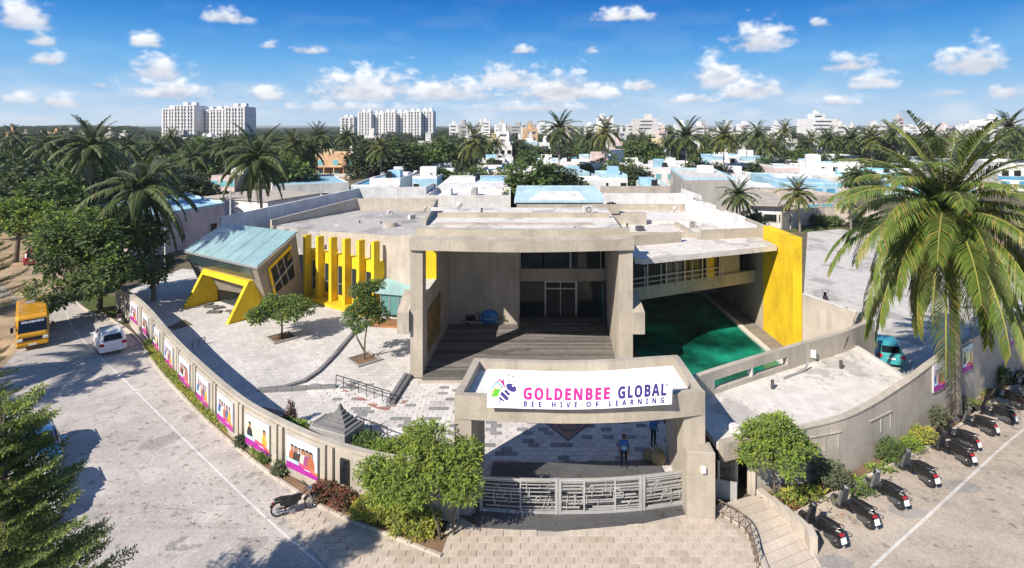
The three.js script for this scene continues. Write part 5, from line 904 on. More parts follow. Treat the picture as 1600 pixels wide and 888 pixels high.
const paints = [std({ color: lin(.05, .052, .055), roughness: .25, metalness: .3 }), std({ color: lin(.16, .165, .17), roughness: .25, metalness: .4 }), std({ color: lin(.25, .26, .27), roughness: .25, metalness: .4 }), std({ color: lin(.012, .012, .013), roughness: .2 })];
{
  const spots = [[[13.56, -25.27], -2.35, 0, 'nearest scooter, at the end of the step cheek'], [[15.54, -26.38], -2.38, 1, 'second scooter from the steps, black with grey front'], [[17.97, -27.69], -2.35, 2, 'third scooter from the steps, silver grey front'], [[20.64, -29.35], -2.40, 1, 'fourth scooter, standing alone with a gap either side'], [[23.68, -31.33], -2.45, 0, 'fifth scooter from the steps, first of the tight cluster'], [[25.16, -32.4], -2.45, 3, 'sixth scooter from the steps, black, second in the cluster'], [[27.36, -33.96], -2.5, 1, 'seventh scooter from the steps, silvery shield'], [[29.52, -35.37], -2.5, 3, 'eighth scooter from the steps, all black'], [[31.91, -37.16], -2.55, 0, 'ninth scooter from the steps, close to the right edge'], [[34.69, -39.23], -2.6, 3, 'last scooter, cut by the right edge']];
  let base = null; const r = rng(15);
  // front wheels point to the wall (up and to the left in plan)
  spots.forEach(([p, a, k, lab], i) => { const s = scooter(lab, [p[0], .004, p[1]], 2.05 + (r() - .5) * .4, paints[k], i); s.scale.setScalar(1.16 + .1 * r()); s.rotation.z = 0; s.position.x += (r() - .5) * .25; s.position.z += (r() - .5) * .3; });
}
{ // moped on the left road, front towards +x
  const t = thing('moped', 'old black moped with spoked wheels beside the red bushes', 'moped', [-10.1, 0, -26.82], .42); t.scale.setScalar(1.1);
  wheel(t, .66, .31, 0, .31, .07, M.chrome, 12); wheel(t, -.66, .31, 0, .31, .07, M.chrome, 12);
  mk('frame', new B().tube([[.52, .92, 0], [.2, .62, 0], [-.02, .34, 0], [-.3, .32, 0], [-.66, .31, 0]], .035, 6).tube([[-.02, .34, 0], [-.15, .6, 0], [-.6, .68, 0]], .03, 6), M.black, t);
  mk('fork', new B().bar([.66, .31, .06], [.48, .98, .06], .035).bar([.66, .31, -.06], [.48, .98, -.06], .035), M.chrome, t);
  mk('engine', new B().cham(-.06, .2, 0, .34, .26, .2, 0, .04), M.gunmetal, t); mk('fuel_tank', loft([ringSec(-.6, .09, .46, .68, .05), ringSec(-.2, .14, .36, .74, .06), ringSec(.25, .09, .52, .78, .05)]), M.black, t);
  mk('saddle', loft([ringSec(-.82, .1, .70, .75, .02), ringSec(-.55, .13, .68, .79, .04), ringSec(-.2, .09, .68, .76, .03)]), M.seat, t);
  mk('handlebar', new B().tube([[.3, 1.1, .34], [.42, 1.06, .16], [.48, 1.0, 0], [.42, 1.06, -.16], [.3, 1.1, -.34]], .02, 6), M.black, t); mk('headlamp', new B().add(new THREE.CylinderGeometry(.09, .07, .12, 12), at(.6, .88, 0, 0, 0, Math.PI / 2)), M.chrome, t);
  for (const x of [.66, -.66]) mk('mudguard', new B().add(new THREE.TorusGeometry(.35, .04, 5, 14, 2.2), at(x, .31, 0, 0, 0, .5)), M.black, t);
  mk('carrier', new B().bar([-.9, .72, .1], [-.5, .7, .1], .02).bar([-.9, .72, -.1], [-.5, .7, -.1], .02), M.chrome, t); mk('exhaust', new B().tube([[0, .24, .12], [-.4, .24, .15], [-.75, .28, .15]], .035, 6), M.chrome, t); mk('side_stand', new B().bar([-.1, .25, .08], [-.06, 0, .25], .025), M.chrome, t); mk('tail_light', new B().cham(-.9, .58, 0, .06, .08, .12, 0, .02), M.redLens, t);
}
// hatchback car, front towards +x
function car(label, pos, turn, paint, group) {
  const t = thing('parked_car', label, 'car', pos, turn, group); t.scale.setScalar(1.08);
  const sec = (x, w, y0, y1) => ringSec(x, w, y0, y1, .1);
  mk('body', loft([sec(-2.1, .74, .38, .86), sec(-2.0, .84, .28, .98), sec(-1.3, .88, .24, 1.0), sec(0, .89, .22, .98), sec(1.0, .88, .24, .95), sec(1.75, .82, .26, .86), sec(2.1, .7, .34, .7)]), paint, t);
  const gh = (x, w, y) => [x, [[-w - .08, .93], [-w, y - .1], [-w + .12, y], [w - .12, y], [w, y - .1], [w + .08, .93], [w, .9], [-w, .9]]];
  mk('cabin', loft([gh(-2.02, .66, 1.0), gh(-1.72, .68, 1.44), gh(-1.1, .69, 1.55), gh(0, .69, 1.54), gh(.35, .67, 1.46), gh(1.08, .66, .98)]), paint, t);
  const roof = mk('roof_rail', new B().bar([-1.5, 1.58, .58], [.1, 1.57, .58], .04).bar([-1.5, 1.58, -.58], [.1, 1.57, -.58], .04), M.steel, t);
  mk('rear_window', new B().hexa([[-2.06, 1.05, .58], [-2.02, 1.05, .58], [-2.02, 1.05, -.58], [-2.06, 1.05, -.58], [-1.80, 1.42, .5], [-1.76, 1.42, .5], [-1.76, 1.42, -.5], [-1.80, 1.42, -.5]]), M.carGlass, t);
  mk('windscreen', new B().hexa([[1.05, 1.02, .6], [1.1, 1.02, .6], [1.1, 1.02, -.6], [1.05, 1.02, -.6], [.38, 1.46, .54], [.44, 1.46, .54], [.44, 1.46, -.54], [.38, 1.46, -.54]]), M.carGlass, t);
  for (const s of [-1, 1]) {
    for (const [a, b, c, d] of [[-.05, .85, -.05, .36], [-.98, -.12, -.98, -.12], [-1.75, -1.05, -1.5, -1.05]]) mk('side_window', new B().hexa(s > 0 ? [[a, 1.02, .73], [b, 1.02, .73], [b, 1.02, .7], [a, 1.02, .7], [c, 1.42, .70], [d, 1.42, .70], [d, 1.42, .66], [c, 1.42, .66]] : [[a, 1.02, -.7], [b, 1.02, -.7], [b, 1.02, -.73], [a, 1.02, -.73], [c, 1.42, -.66], [d, 1.42, -.66], [d, 1.42, -.70], [c, 1.42, -.70]]), M.carGlass, t);
    mk('tail_light', new B().cham(-2.06, .72, s * .68, .14, .2, .3, s * .3, .03), M.redLens, t); mk('headlight', new B().cham(1.98, .62, s * .6, .16, .14, .3, -s * .4, .03), M.lamp, t); mk('wing_mirror', new B().cham(.72, .98, s * .98, .12, .12, .18, 0, .03), paint, t);
    wheel(t, 1.32, .32, s * .76, .32, .2, M.steel, 8); wheel(t, -1.3, .32, s * .76, .32, .2, M.steel, 8);
    for (const x of [-.2, .75]) { const dr = mk('door', new B().box(x, .4, s * .893, .86, .5, .012), paint, t); mk('handle', new B().box(x - .3, .78, s * .91, .16, .03, .03), M.steel, dr); }
  }
  mk('rear_bumper', loft([ringSec(-2.18, .74, .3, .5, .05), ringSec(-2.0, .86, .26, .52, .06)]), paint, t); mk('number_plate', new B().box(-2.135, .62, 0, .02, .12, .46), M.plate, t); mk('front_bumper', loft([ringSec(2.0, .8, .24, .46, .05), ringSec(2.18, .66, .28, .42, .05)]), M.gunmetal, t);
  return t;
}
const whitePaint = new THREE.MeshPhysicalMaterial({ color: lin(.82, .82, .81), roughness: .3, clearcoat: .8, clearcoatRoughness: .08 }), bluePaint = new THREE.MeshPhysicalMaterial({ color: lin(.02, .10, .25), roughness: .3, clearcoat: .8, clearcoatRoughness: .08 }), darkPaint = new THREE.MeshPhysicalMaterial({ color: lin(.02, .022, .03), roughness: .3, clearcoat: .8 }), redPaint = new THREE.MeshPhysicalMaterial({ color: lin(.30, .03, .05), roughness: .3, clearcoat: .8 }), tealPaint = new THREE.MeshPhysicalMaterial({ color: lin(.05, .34, .38), roughness: .35, clearcoat: .6 });
car('white hatchback parked beside the poster wall, rear towards viewer', [-32.9, 0, -47], 2.30, whitePaint);
car('blue car half hidden behind the near conifer', [-25.56, 0, -31], -.78, bluePaint);
car('white car under the near conifer branches', [-22.6, 0, -27.2], -.78, whitePaint);
car('dark red car far up the left road', [-63.21, 0, -76.06], 2.2, redPaint);
car('black car beside the red car far up the left road', [-57.5, 0, -77], 2.2, darkPaint);
car('teal van parked in the shaded side yard behind the wall', [29.02, 0, -44.88], 1.2, tealPaint);
// school bus, front towards +x
{
  const t = thing('school_bus', 'yellow school minibus driving towards viewer on the left road', 'bus', [-40.83, 0, -49], -.87), yel = new THREE.MeshPhysicalMaterial({ color: lin(.80, .40, .012), roughness: .35, clearcoat: .6, map: texPlaster });
  mk('body', loft([ringSec(-3.4, 1.02, .42, 2.5, .14), ringSec(-3.25, 1.06, .36, 2.64, .16), ringSec(2.6, 1.06, .36, 2.64, .16), ringSec(3.0, 1.04, .36, 2.5, .16), ringSec(3.35, 1.02, .38, 1.5, .16), ringSec(3.5, .98, .42, 1.2, .14)]), yel, t);
  mk('windscreen', new B().hexa([[3.36, 1.34, .92], [3.42, 1.34, .92], [3.42, 1.34, -.92], [3.36, 1.34, -.92], [2.96, 2.36, .86], [3.06, 2.36, .86], [3.06, 2.36, -.86], [2.96, 2.36, -.86]]), M.carGlass, t);
  { const c = document.createElement('canvas'); c.width = 512; c.height = 64; const x = c.getContext('2d'); x.fillStyle = '#16283c'; x.fillRect(0, 0, 512, 64); x.fillStyle = '#f2f6fb'; x.font = 'bold 58px sans-serif'; x.save(); const s = 'SNLLEQUSEVI'; x.scale(490 / x.measureText(s).width, 1); x.fillText(s, 8, 53); x.restore(); const tx = new THREE.CanvasTexture(c); tx.colorSpace = THREE.SRGBColorSpace;
    const g = new THREE.PlaneGeometry(1.5, .24), o = mk('visor_lettering', g, std({ map: tx, roughness: .5 }), t); o.position.set(3.165, 2.2, 0); o.rotation.set(0, Math.PI / 2, 0); o.rotation.order = 'YXZ'; o.rotation.x = -.34; }
  mk('grille', new B().cham(3.5, .78, 0, .06, .26, 1.2, 0, .02), M.black, t); mk('front_bumper', loft([ringSec(3.42, 1.04, .34, .62, .06), ringSec(3.62, .98, .38, .58, .06)]), yel, t); mk('number_plate', new B().box(3.64, .42, 0, .02, .14, .5), M.plate, t);
  for (const s of [-1, 1]) {
    mk('headlight', new B().cham(3.5, .8, s * .8, .07, .2, .34, 0, .03), M.lamp, t); const mr = mk('wing_mirror', new B().tube([[3.1, 2.0, s * 1.02], [3.25, 1.95, s * 1.25]], .02, 5).cham(3.25, 1.55, s * 1.27, .1, .42, .2, 0, .03), M.black, t);
    for (let i = 0; i < 6; i++) mk('side_window', new B().box(-2.7 + i * .98, 1.4, s * 1.062, .86, .8, .02), M.carGlass, t);
    wheel(t, 2.3, .42, s * .92, .42, .26, M.steel, 6); wheel(t, -2.2, .42, s * .92, .42, .26, M.steel, 6); mk('side_stripe', new B().box(0, 1.08, s * 1.064, 6, .1, .014), M.black, t);
  }
  mk('roof_hatch', new B().cham(-1.6, 2.642, .1, .7, .08, .6, 0, .03), M.stoneLight, t); for (let i = 0; i < 6; i++) mk('roof_rib', new B().box(-2.6 + i * 1.0, 2.642, 0, .05, .02, 1.7), yel, t);
}
// motorcycles under the entrance portal, beside the yard and at the verge
function bike(label, pos, turn) { const s = scooter(label, pos, turn, paints[3], 99); s.name = numbered('motorcycle'); s.userData = { label, category: 'motorcycle' }; return s; }
bike('dark motorcycle in deep shade left of the entrance doors', [-3.34, 0.18, -51.9], .4); bike('second dark motorcycle by the blue bundle in the porch', [-2.8, 0.18, -52.58], .7);
bike('black motorcycle in the shade of the yellow wall, on the yard', [31.82, 0.01, -58.44], 1.2); bike('motorcycle parked in tree shade beside the poster wall', [-36.06, 0.03, -52.85], 2.2);
{ const t = thing('blue_bundle', 'round blue tarpaulin bundle in the shaded porch', 'bundle', [-2.08, 0.18, -52.07]); const r = rng(4), g = new THREE.IcosahedronGeometry(.85, 4), p = g.attributes.position; for (let i = 0; i < p.count; i++) { const k = 1 + .10 * Math.sin(p.getX(i) * 7) * Math.cos(p.getY(i) * 6 + p.getZ(i) * 5); p.setXYZ(i, p.getX(i) * k, Math.max(-.62, p.getY(i) * k * .85), p.getZ(i) * k * .8); } g.computeVertexNormals(); g.translate(0, .62, 0); mk('tarpaulin', g, std({ color: lin(.03, .19, .48), roughness: .5 }), t); mk('rope', new B().add(new THREE.TorusGeometry(.8, .025, 5, 28), at(0, .6, 0, Math.PI / 2, 0, .15)), M.offWhite, t); }
shrub('bush', 'dry potted shrub beside the blue bundle', [-0.82, -52.43], .6, .5, 200, .16, .25, [[.12, .10, .03], [.09, .09, .03]], 77, { y: .18 });
{ const t = thing('sack', 'pair of tan sacks by the pillar inside the gate', 'sack', [7.79, 0.07, -30.74]); t.scale.setScalar(.82); mk('sack', new B().add(new THREE.LatheGeometry([[.02, 0], [.42, 0], [.5, .2], [.46, .55], [.3, .8], [.12, .86], [0, .86]].map(p => new THREE.Vector2(...p)), 18)), std({ color: lin(.44, .38, .22), map: texWood, roughness: .95 }), t); mk('sack', new B().add(new THREE.LatheGeometry([[.02, 0], [.3, 0], [.36, .2], [.3, .5], [.16, .66], [0, .68]].map(p => new THREE.Vector2(...p)), 16), at(-.55, 0, -.3)), std({ color: lin(.36, .31, .19), map: texWood, roughness: .95 }), t); }
// grey stepped monument behind the poster wall
{ const t = thing('stepped_monument', 'grey stone plinth with stepped pyramid behind the poster wall', 'monument', [-9.9, 0, -32.6], -.42); mk('plinth', new B().cham(0, 0, 0, 2.5, 1.15, 1.7, 0, .06), M.stoneLight, t); mk('cap', new B().cham(0, 1.153, 0, 2.3, .1, 1.5, 0, .04), M.stoneGrey, t);
  for (const [w, d, y, h] of [[1.5, 1.05, 1.255, .16], [1.15, .8, 1.418, .16], [.8, .58, 1.581, .16], [.48, .38, 1.744, .18]]) mk('step', new B().cham(.15, y, -.1, w, h, d, 0, .03), M.stoneGrey, t); mk('spire', new B().add(new THREE.ConeGeometry(.2, .42, 4), at(.15, 2.13, -.1, 0, .78)), M.stoneDark, t);
  mk('side_slope', new B().hexa([[-2.1, 0, .6], [-1.27, 0, .6], [-1.27, 0, -.7], [-2.1, 0, -.7], [-1.35, 1.2, .5], [-1.27, 1.2, .5], [-1.27, 1.2, -.6], [-1.35, 1.2, -.6]]), M.stoneLight, t); }

// ================================================================ TOWN
function facadeWindows(o, p, q, y0, h, w, n, m = M.pane, margin = .1, name = 'window') {      // real window units on the wall from p to q
  const L = Math.hypot(q[0] - p[0], q[1] - p[1]), d = [(q[0] - p[0]) / L, (q[1] - p[1]) / L], a = Math.atan2(-d[1], d[0]), nx = [-d[1], d[0]];
  for (let i = 0; i < n; i++) { const c = lerp2(p, q, margin + (1 - 2 * margin) * (n === 1 ? .5 : i / (n - 1))), f = mk(name, new B().box(c[0] + nx[0] * .03, y0, c[1] + nx[1] * .03, w + .24, h + .24, .14, a), M.offWhite, o); mk('pane', new B().box(c[0] + nx[0] * .085, y0 + .12, c[1] + nx[1] * .085, w, h, .06, a), m, f); }
}
// a flat-roofed house: front corners A (left) and C (right) as seen from the street, depth behind them
function house(name, label, A, C, depth, h, wall, roof, o = {}) {
  const t = thing(name, label, 'house', [0, 0, 0], 0, o.group), L = Math.hypot(C[0] - A[0], C[1] - A[1]), d = [(C[0] - A[0]) / L, (C[1] - A[1]) / L], nb = [d[1], -d[0]], sk = o.skew ?? 0;
  const Bk = p => [p[0] + nb[0] * depth + d[0] * sk, p[1] + nb[1] * depth + d[1] * sk], D = Bk(A), E = Bk(C), poly = [A, C, E, D];
  mk('wall', new B().prism(poly, 0, h), wall, t);
  const pr = o.parapet ?? .5, ins = (p, k) => { const c = [(A[0] + E[0]) / 2, (A[1] + E[1]) / 2]; return lerp2(p, c, k); };
  const k1 = .6 / Math.max(4, Math.min(L, depth)) ;
  mk('roof', new B().prism(poly.map(p => ins(p, k1)), h + .003, h + .06), roof, t);
  if (pr > 0) { const b = new B(), I = poly.map(p => ins(p, k1 * .9)); for (let i = 0; i < 4; i++) { const j = (i + 1) % 4; b.prism([poly[i], poly[j], I[j], I[i]], h + .002, h + pr); } mk('parapet', b, o.trim ?? wall, t); }
  else { const b = new B().prism(poly.map(p => ins(p, -k1)), h + .07, h + .22); mk('eave', b, o.trim ?? roof, t); }
  for (const [y, hh, w, n, m, mg] of o.win ?? []) facadeWindows(t, A, C, y, hh, w, n, m ?? M.pane, mg ?? .14);
  for (const [y, hh, w, n, m, mg] of o.side ?? []) facadeWindows(t, C, E, y, hh, w, n, m ?? M.pane, mg ?? .14);
  for (const [y, hh, w, n, m, mg] of o.left ?? []) facadeWindows(t, D, A, y, hh, w, n, m ?? M.pane, mg ?? .14);
  for (const [fx, fz, w, dd, hh, m] of o.tops ?? []) { const p = lerp2(lerp2(A, C, fx), lerp2(D, E, fx), fz); mk('roof_room', new B().cham(p[0], h + .063, p[1], w, hh, dd, Math.atan2(-d[1], d[0]), .06), m ?? wall, t); }
  for (const [fx, fz] of o.tanks ?? []) { const p = lerp2(lerp2(A, C, fx), lerp2(D, E, fx), fz); mk('water_tank', new B().add(new THREE.CylinderGeometry(.7, .75, 1.4, 12), at(p[0], h + .8, p[1])), o.tankM ?? M.black, t); }
  if (o.porch) { const [y, w, m] = o.porch, a = [A[0] - nb[0] * w, A[1] - nb[1] * w], c = [C[0] - nb[0] * w, C[1] - nb[1] * w]; mk('porch_roof', new B().prism([a, c, C, A], y, y + .3), m ?? roof, t); for (let i = 0; i < 5; i++) { const p = lerp2(a, c, .02 + .96 * i / 4); mk('column', new B().box(p[0] + nb[0] * .2, 0, p[1] + nb[1] * .2, .3, y, .3), wall, t); } const rl = new B(); rl.prism([lerp2(a, c, .01), lerp2(a, c, .99), lerp2(a, c, .99).map((v, i) => v + nb[i] * .12), lerp2(a, c, .01).map((v, i) => v + nb[i] * .12)], y - 3.2 > 0 ? y - 3.2 : .2, y - 2.2 > 0 ? y - 2.2 : 1.1); mk('balcony_rail', rl, M.offWhite, t); }
  if (o.band) { const [y, m] = o.band; mk('colour_band', new B().prism([A.map((v, i) => v - nb[i] * .05), C.map((v, i) => v - nb[i] * .05), C, A], y, y + 1), m, t); }
  return t;
}
// house across px range at a given depth
const Wn = [1.1, 1.3, 1.2, 3];
house('town_house', 'long pink-walled house with sky-blue flat roof left of the pavilion', [-50.34, -75.5], [-45.63, -91.46], 17, 5.5, M.pink, M.skyBlue, { parapet: .35, trim: M.paleBlue, side: [[1.4, 1.6, 1.4, 3]], win: [[1.5, 1.3, 1.2, 2]], skew: 9 });
house('town_house', 'low white house with tan roof behind the white compound wall', [-44.3, -104.37], [-39.06, -117.17], 16, 4.2, M.white, M.tan, { parapet: 0, win: [[.6, 1.9, 1.6, 3]], side: [[1, 1.4, 1.2, 2]] });
house('town_house', 'house with long blue flat roof between the pavilion palm and peach house', [-53.29, -127.89], [-38.25, -135], 26, 4.5, M.offWhite, M.skyBlue, { parapet: .3, win: [[1, 1.4, 1.3, 5]], tanks: [[.3, .5]] });
house('town_house', 'low house with bright blue terrace behind the tall white wall', [-35.92, -128.3], [-25.09, -128.3], 22, 4.4, M.paleBlue, M.deepBlue, { parapet: .5, trim: M.white, win: [[1, 1.4, 1.3, 4]], tops: [[.8, .6, 4, 4, 2.2, M.white]] });
house('town_house', 'peach two-storey house with flat roof and turquoise windows', [-66.8, -195.18], [-52.92, -195.18], 16, 8, M.peach, M.cream, { parapet: .7, trim: M.peach, win: [[1, 1.7, 1.7, 3, M.aqua], [4.6, 1.7, 1.7, 3, M.aqua]], side: [[4.6, 1.6, 1.4, 2]], tops: [[.15, .5, 3, 3, 1.8, M.cream], [.75, .5, 1.2, 1.2, 3, M.offWhite]], porch: [4.1, 2, M.peach] });
house('town_house', 'white house with veranda behind the entrance block, blue roof room', [-13, -101], [-1.1, -101], 24, 7, M.white, M.roofWhite, { parapet: 0, trim: M.white, win: [[4, 2.0, 2.0, 3], [.6, 2, 2.0, 3]], porch: [7.0, 2.4, M.white], tops: [[.3, .55, 4.5, 6, .9, M.white], [.78, .6, 5, 6, .7, M.skyBlue]], tanks: [[.5, .6]] });
house('town_house', 'white terrace house with lean roof slabs in front of the veranda house', [-12.6, -84], [-.2, -84], 12, 7.1, M.offWhite, M.white, { parapet: .8, trim: M.offWhite, tops: [[.2, .5, 1.4, 3, 1, M.white], [.55, .4, .8, 4, 1.2, M.grey], [.85, .5, 1, 2, 1.2, M.offWhite]] });
house('town_house', 'house with pale blue sloping slab roof and strip windows behind the entrance roof', [.7, -82], [13.2, -82], 10, 6.9, M.grey, M.white, { parapet: 0, trim: M.paleBlue, win: [[5.6, 1.0, 1.7, 6, M.pane, .08]] });
{ const t = thing('slab_roof', 'pale blue sloping slab over the strip-windowed house', 'roof'); mk('slab', new B().hexa([[.3, 7.15, -81.4], [13.7, 7.15, -81.4], [13.2, 8.25, -92], [.8, 8.25, -92], [.3, 7.4, -81.4], [13.7, 7.4, -81.4], [13.2, 8.5, -92], [.8, 8.5, -92]]), M.paleBlue, t); mk('patch', new B().hexa([[2.3, 7.42, -81.9], [10.5, 7.42, -81.9], [10.1, 8.05, -87.6], [4.5, 8.05, -87.6], [2.3, 7.46, -81.9], [10.5, 7.46, -81.9], [10.1, 8.09, -87.6], [4.5, 8.09, -87.6]]), M.white, t); }
house('town_house', 'white flat roof behind the pale blue sloping slab', [5.0, -104], [17, -104], 10, 7.6, M.white, M.white, { parapet: .5 });
house('town_house', 'white two-storey house with dark windows below the tall palm', [23.68, -170.53], [38.84, -170.53], 18, 6.2, M.white, M.white, { parapet: .9, win: [[3.6, 1.6, 1.5, 4], [.6, 1.6, 1.6, 3]], tops: [[.25, .6, 5, 4, 3.6, M.pink], [.62, .6, 3.5, 3, 4.2, M.paleBlue], [.85, .4, 4, 3, 2, M.white]], side: [[3.6, 1.4, 1.4, 2]], porch: [3.2, 1.6, M.offWhite] });
house('town_house', 'low white house with small dark window right of the two-storey house', [35.27, -154.84], [43.4, -153.19], 15, 4.5, M.white, M.offWhite, { parapet: .4, win: [[1.6, 1.6, 2, 2]], tops: [[.7, .6, 4, 4, 2.4, M.offWhite]] });
house('town_house', 'grey box-shaped house with pale blue roof edge behind the pool wing', [34.9, -117], [45.5, -117], 28, 7, M.grey, M.offWhite, { parapet: .5, trim: M.paleBlue, skew: 5, left: [[3.6, 1.8, 1, 2]], tops: [[.7, .7, 3, 3, 1.6, M.white]] });
house('town_house', 'light blue two-storey villa with white balconies', [69.8, -197.56], [86.93, -197.56], 18, 6.9, M.paleBlue, M.white, { parapet: .7, trim: M.skyBlue, win: [[3.9, 1.9, 2.1, 4, M.aqua], [.5, 2.2, 2.4, 4, M.aqua]], tops: [[.3, .5, 4, 3, 1.6, M.white], [.75, .5, 2, 2, 2.6, M.white], [.9, .5, 2, 2, 2.4, M.white]], porch: [3.5, 1.8, M.white] });
house('town_house', 'low white-roofed house below the light blue villa', [47.88, -126], [63, -131.25], 18, 4, M.white, M.white, { parapet: .3 });
house('town_house', 'tan sloping-roofed house with white walls behind the yard', [42.34, -102.44], [48.83, -100.8], 26, 3.9, M.white, M.tan, { parapet: 0, trim: M.tan, win: [[1, 1.3, 2, 3]] });
house('town_house', 'sky-blue roofed house with blue window frames behind the yard wall', [59.83, -126.4], [70.83, -125], 26, 5.4, M.skyBlue, M.skyBlue, { parapet: .3, trim: M.paleBlue, win: [[2.6, 1.7, 1.9, 4, M.deepBlue]], tops: [[.6, .6, 8, 5, .8, M.white]] });
house('town_house', 'beige garage wing with turquoise doors near the bright young palm', [56.74, -110.53], [65.25, -112.5], 14, 3.9, M.tan, M.tan, { parapet: .6, win: [[.2, 2.6, 2.4, 3, M.aqua]] });
house('town_house', 'long white flat-roofed house at the right of mid town', [78.19, -169.57], [91.55, -164.79], 30, 5, M.white, M.white, { parapet: .4, win: [[1.5, 1.5, 2, 5]], tops: [[.8, .5, 4, 4, 4, M.white]] });
house('town_house', 'turquoise-edged white house behind the large palm', [87.71, -156], [102.03, -148.1], 24, 5, M.paleBlue, M.white, { parapet: .5, trim: M.aqua, win: [[1.5, 1.7, 2, 5, M.deepBlue]], tops: [[.2, .4, 5, 4, 3, M.white]] });
house('town_house', 'white house with blue railing at the right edge', [135.45, -160.4], [146.8, -157.28], 20, 7, M.white, M.white, { parapet: .8, win: [[4, 1.6, 1.6, 4], [.8, 1.8, 2, 3, M.deepBlue]], band: [3.1, M.deepBlue], side: [[4, 1.6, 1.4, 2]] });
house('town_house', 'white compound house behind the sandy field', [96.31, -139.81], [108.15, -133.33], 20, 6, M.white, M.offWhite, { parapet: .5, win: [[1.4, 1.6, 2, 4, M.aqua]], tops: [[.5, .5, 5, 5, 2.5, M.white]] });
house('town_house', 'yellow and cream block behind the broad town palm', [64.92, -265.57], [77.31, -265.57], 30, 11, M.cream, M.white, { parapet: .8, win: [[1.4, 1.8, 1.8, 2], [4.6, 1.8, 1.8, 2, M.aqua], [7.8, 1.8, 1.8, 2, M.aqua]], side: [[4.6, 1.6, 1.4, 2]] });
for (const [x0, x1, y, h, w, r, lab] of [[612, 655, 283, 4, 'paleBlue', 'skyBlue', 'small blue house left of the blue terraces in mid town'], [655, 700, 279, 5, 'skyBlue', 'paleBlue', 'blue-walled house with white stair room in mid town'], [700, 748, 277, 5, 'white', 'skyBlue', 'white house with blue roof left of the single palm'], [752, 792, 282, 5, 'paleBlue', 'grey', 'bright blue house right of the single palm'], [648, 690, 268, 6, 'offWhite', 'white', 'white house at the edge of the dark grove'], [770, 800, 262, 9, 'white', 'white', 'white and aqua block behind the dark round tree'], [800, 840, 256, 10, 'paleBlue', 'white', 'pale blue block left of the tallest town palm'], [900, 930, 272, 5, 'deepBlue', 'skyBlue', 'small bright blue house beside the round tree'], [1180, 1222, 262, 6, 'white', 'offWhite', 'white house right of the villa'], [290, 330, 272, 5, 'white', 'offWhite', 'white bungalow in the grove below the towers'], [330, 366, 300, 4, 'pink', 'tan', 'tan-roofed bungalow in the grove']]) house('town_house', lab, [(x0 - 800) * (16200 / (y - 197)) / 900, -16200 / (y - 197)], [(x1 - 800) * (16200 / (y - 197)) / 900, -16200 / (y - 197)], 14, h, M[w], M[r], { parapet: .5, win: [[h > 7 ? 1.2 : 1.4, 1.6, 1.7, 3, M.aqua], ...(h > 7 ? [[h - 3.2, 1.6, 1.7, 3, M.pane]] : [])], tops: [[.7, .5, 3.5, 3, 2, M.white]], tanks: [[.25, .5]] });
{ const t = thing('yard_wall', 'long tan wall at the back of the concrete yard', 'wall'), c = smooth([[46.32, -98.78], [53.65, -104.52], [60, -105.88], [65.45, -98.18], [70.3, -95.86]], 16); mk('wall_core', ribbon(new B(), offset(c, -.3), c, 0, 3), M.tan, t); mk('coping', ribbon(new B(), offset(c, -.36), offset(c, .06), 3.003, 3.12), M.tan, t); }
struct('yard_lawn', new B().sheet([[46.04, -98.18], [53.31, -103.85], [59.61, -105.19], [65.06, -97.59], [70.53, -94.74], [61.28, -86.17], [61.55, -93.1], [57.35, -100.62], [50.1, -97.59]], .02), M.turf);

// tower blocks: dark glazed core with real piers and floor slabs
function tower(name, label, x0, x1, z, dep, h, bays, pier, m, o = {}) {
  const t = thing(name, label, 'tower block', [(x0 + x1) / 2, 0, z], 0, o.group), w = x1 - x0; mk('glazing', new B().box(0, 0, -dep / 2, w - .8, h - .6, dep - .8), o.glass ?? M.towerGlass, t);
  for (let f = 1; f <= Math.floor(h / 3.1); f++) mk('floor_slab', new B().box(0, f * 3.1 - .5, -dep / 2, w, .85, dep), m, t);
  for (let i = 0; i <= bays; i++) mk('pier', new B().box(-w / 2 + w * i / bays, 0, -dep / 2, pier * (i % 2 ? 1 : 1.7), h, dep + .9), m, t);
  mk('roof_cap', new B().box(0, h, -dep / 2, w + .4, .9, dep + .4), m, t); for (const [f, ww, hh] of o.caps ?? [[.3, 4, 3], [.75, 4, 3]]) mk('roof_room', new B().box(-w / 2 + w * f, h + .9, -dep / 2, ww, hh, 5), m, t); return t;
}
M.towerGlass = std({ color: lin(.07, .09, .12), roughness: .4 });
for (const [a, b, top, dz, lab] of [[254, 272, 171, 0, 'leftmost bay of the twin apartment towers'], [272, 302, 166, -6, 'tall centre bay of the left apartment tower'], [302, 328, 173, 8, 'recessed link between the apartment towers'], [328, 352, 172, -2, 'right-hand apartment tower, first bay'], [352, 381, 168, -8, 'right-hand apartment tower, outer bay behind the palm']]) { const D = 520 + dz; tower('apartment_tower', lab, (a - 800) * D / 900, (b - 800) * D / 900, -D, 22, 18 + (197 - top) * D / 900, Math.round((b - a) / 6) + 1, .95, M.white, { group: 'apartment towers at left' }); }
for (let i = 0; i < 6; i++) { const a = [560, 579, 598, 617, 637, 657][i], b = [578, 597, 616, 636, 656, 675][i], D = 640 + (i % 2) * 7; tower('slab_tower', ['left end bay of the wide white tower block', 'second bay of the wide white tower block', 'third bay of the wide white tower block', 'fourth bay of the wide white tower block', 'fifth bay of the wide white tower block', 'right end bay of the wide white tower block'][i], (a - 800) * D / 900, (b - 800) * D / 900, -D, 24, 18 + (197 - [176, 178, 176, 177, 175, 174][i]) * D / 900, 4, 1.3, M.white, { group: 'bays of the wide white tower block' }); }
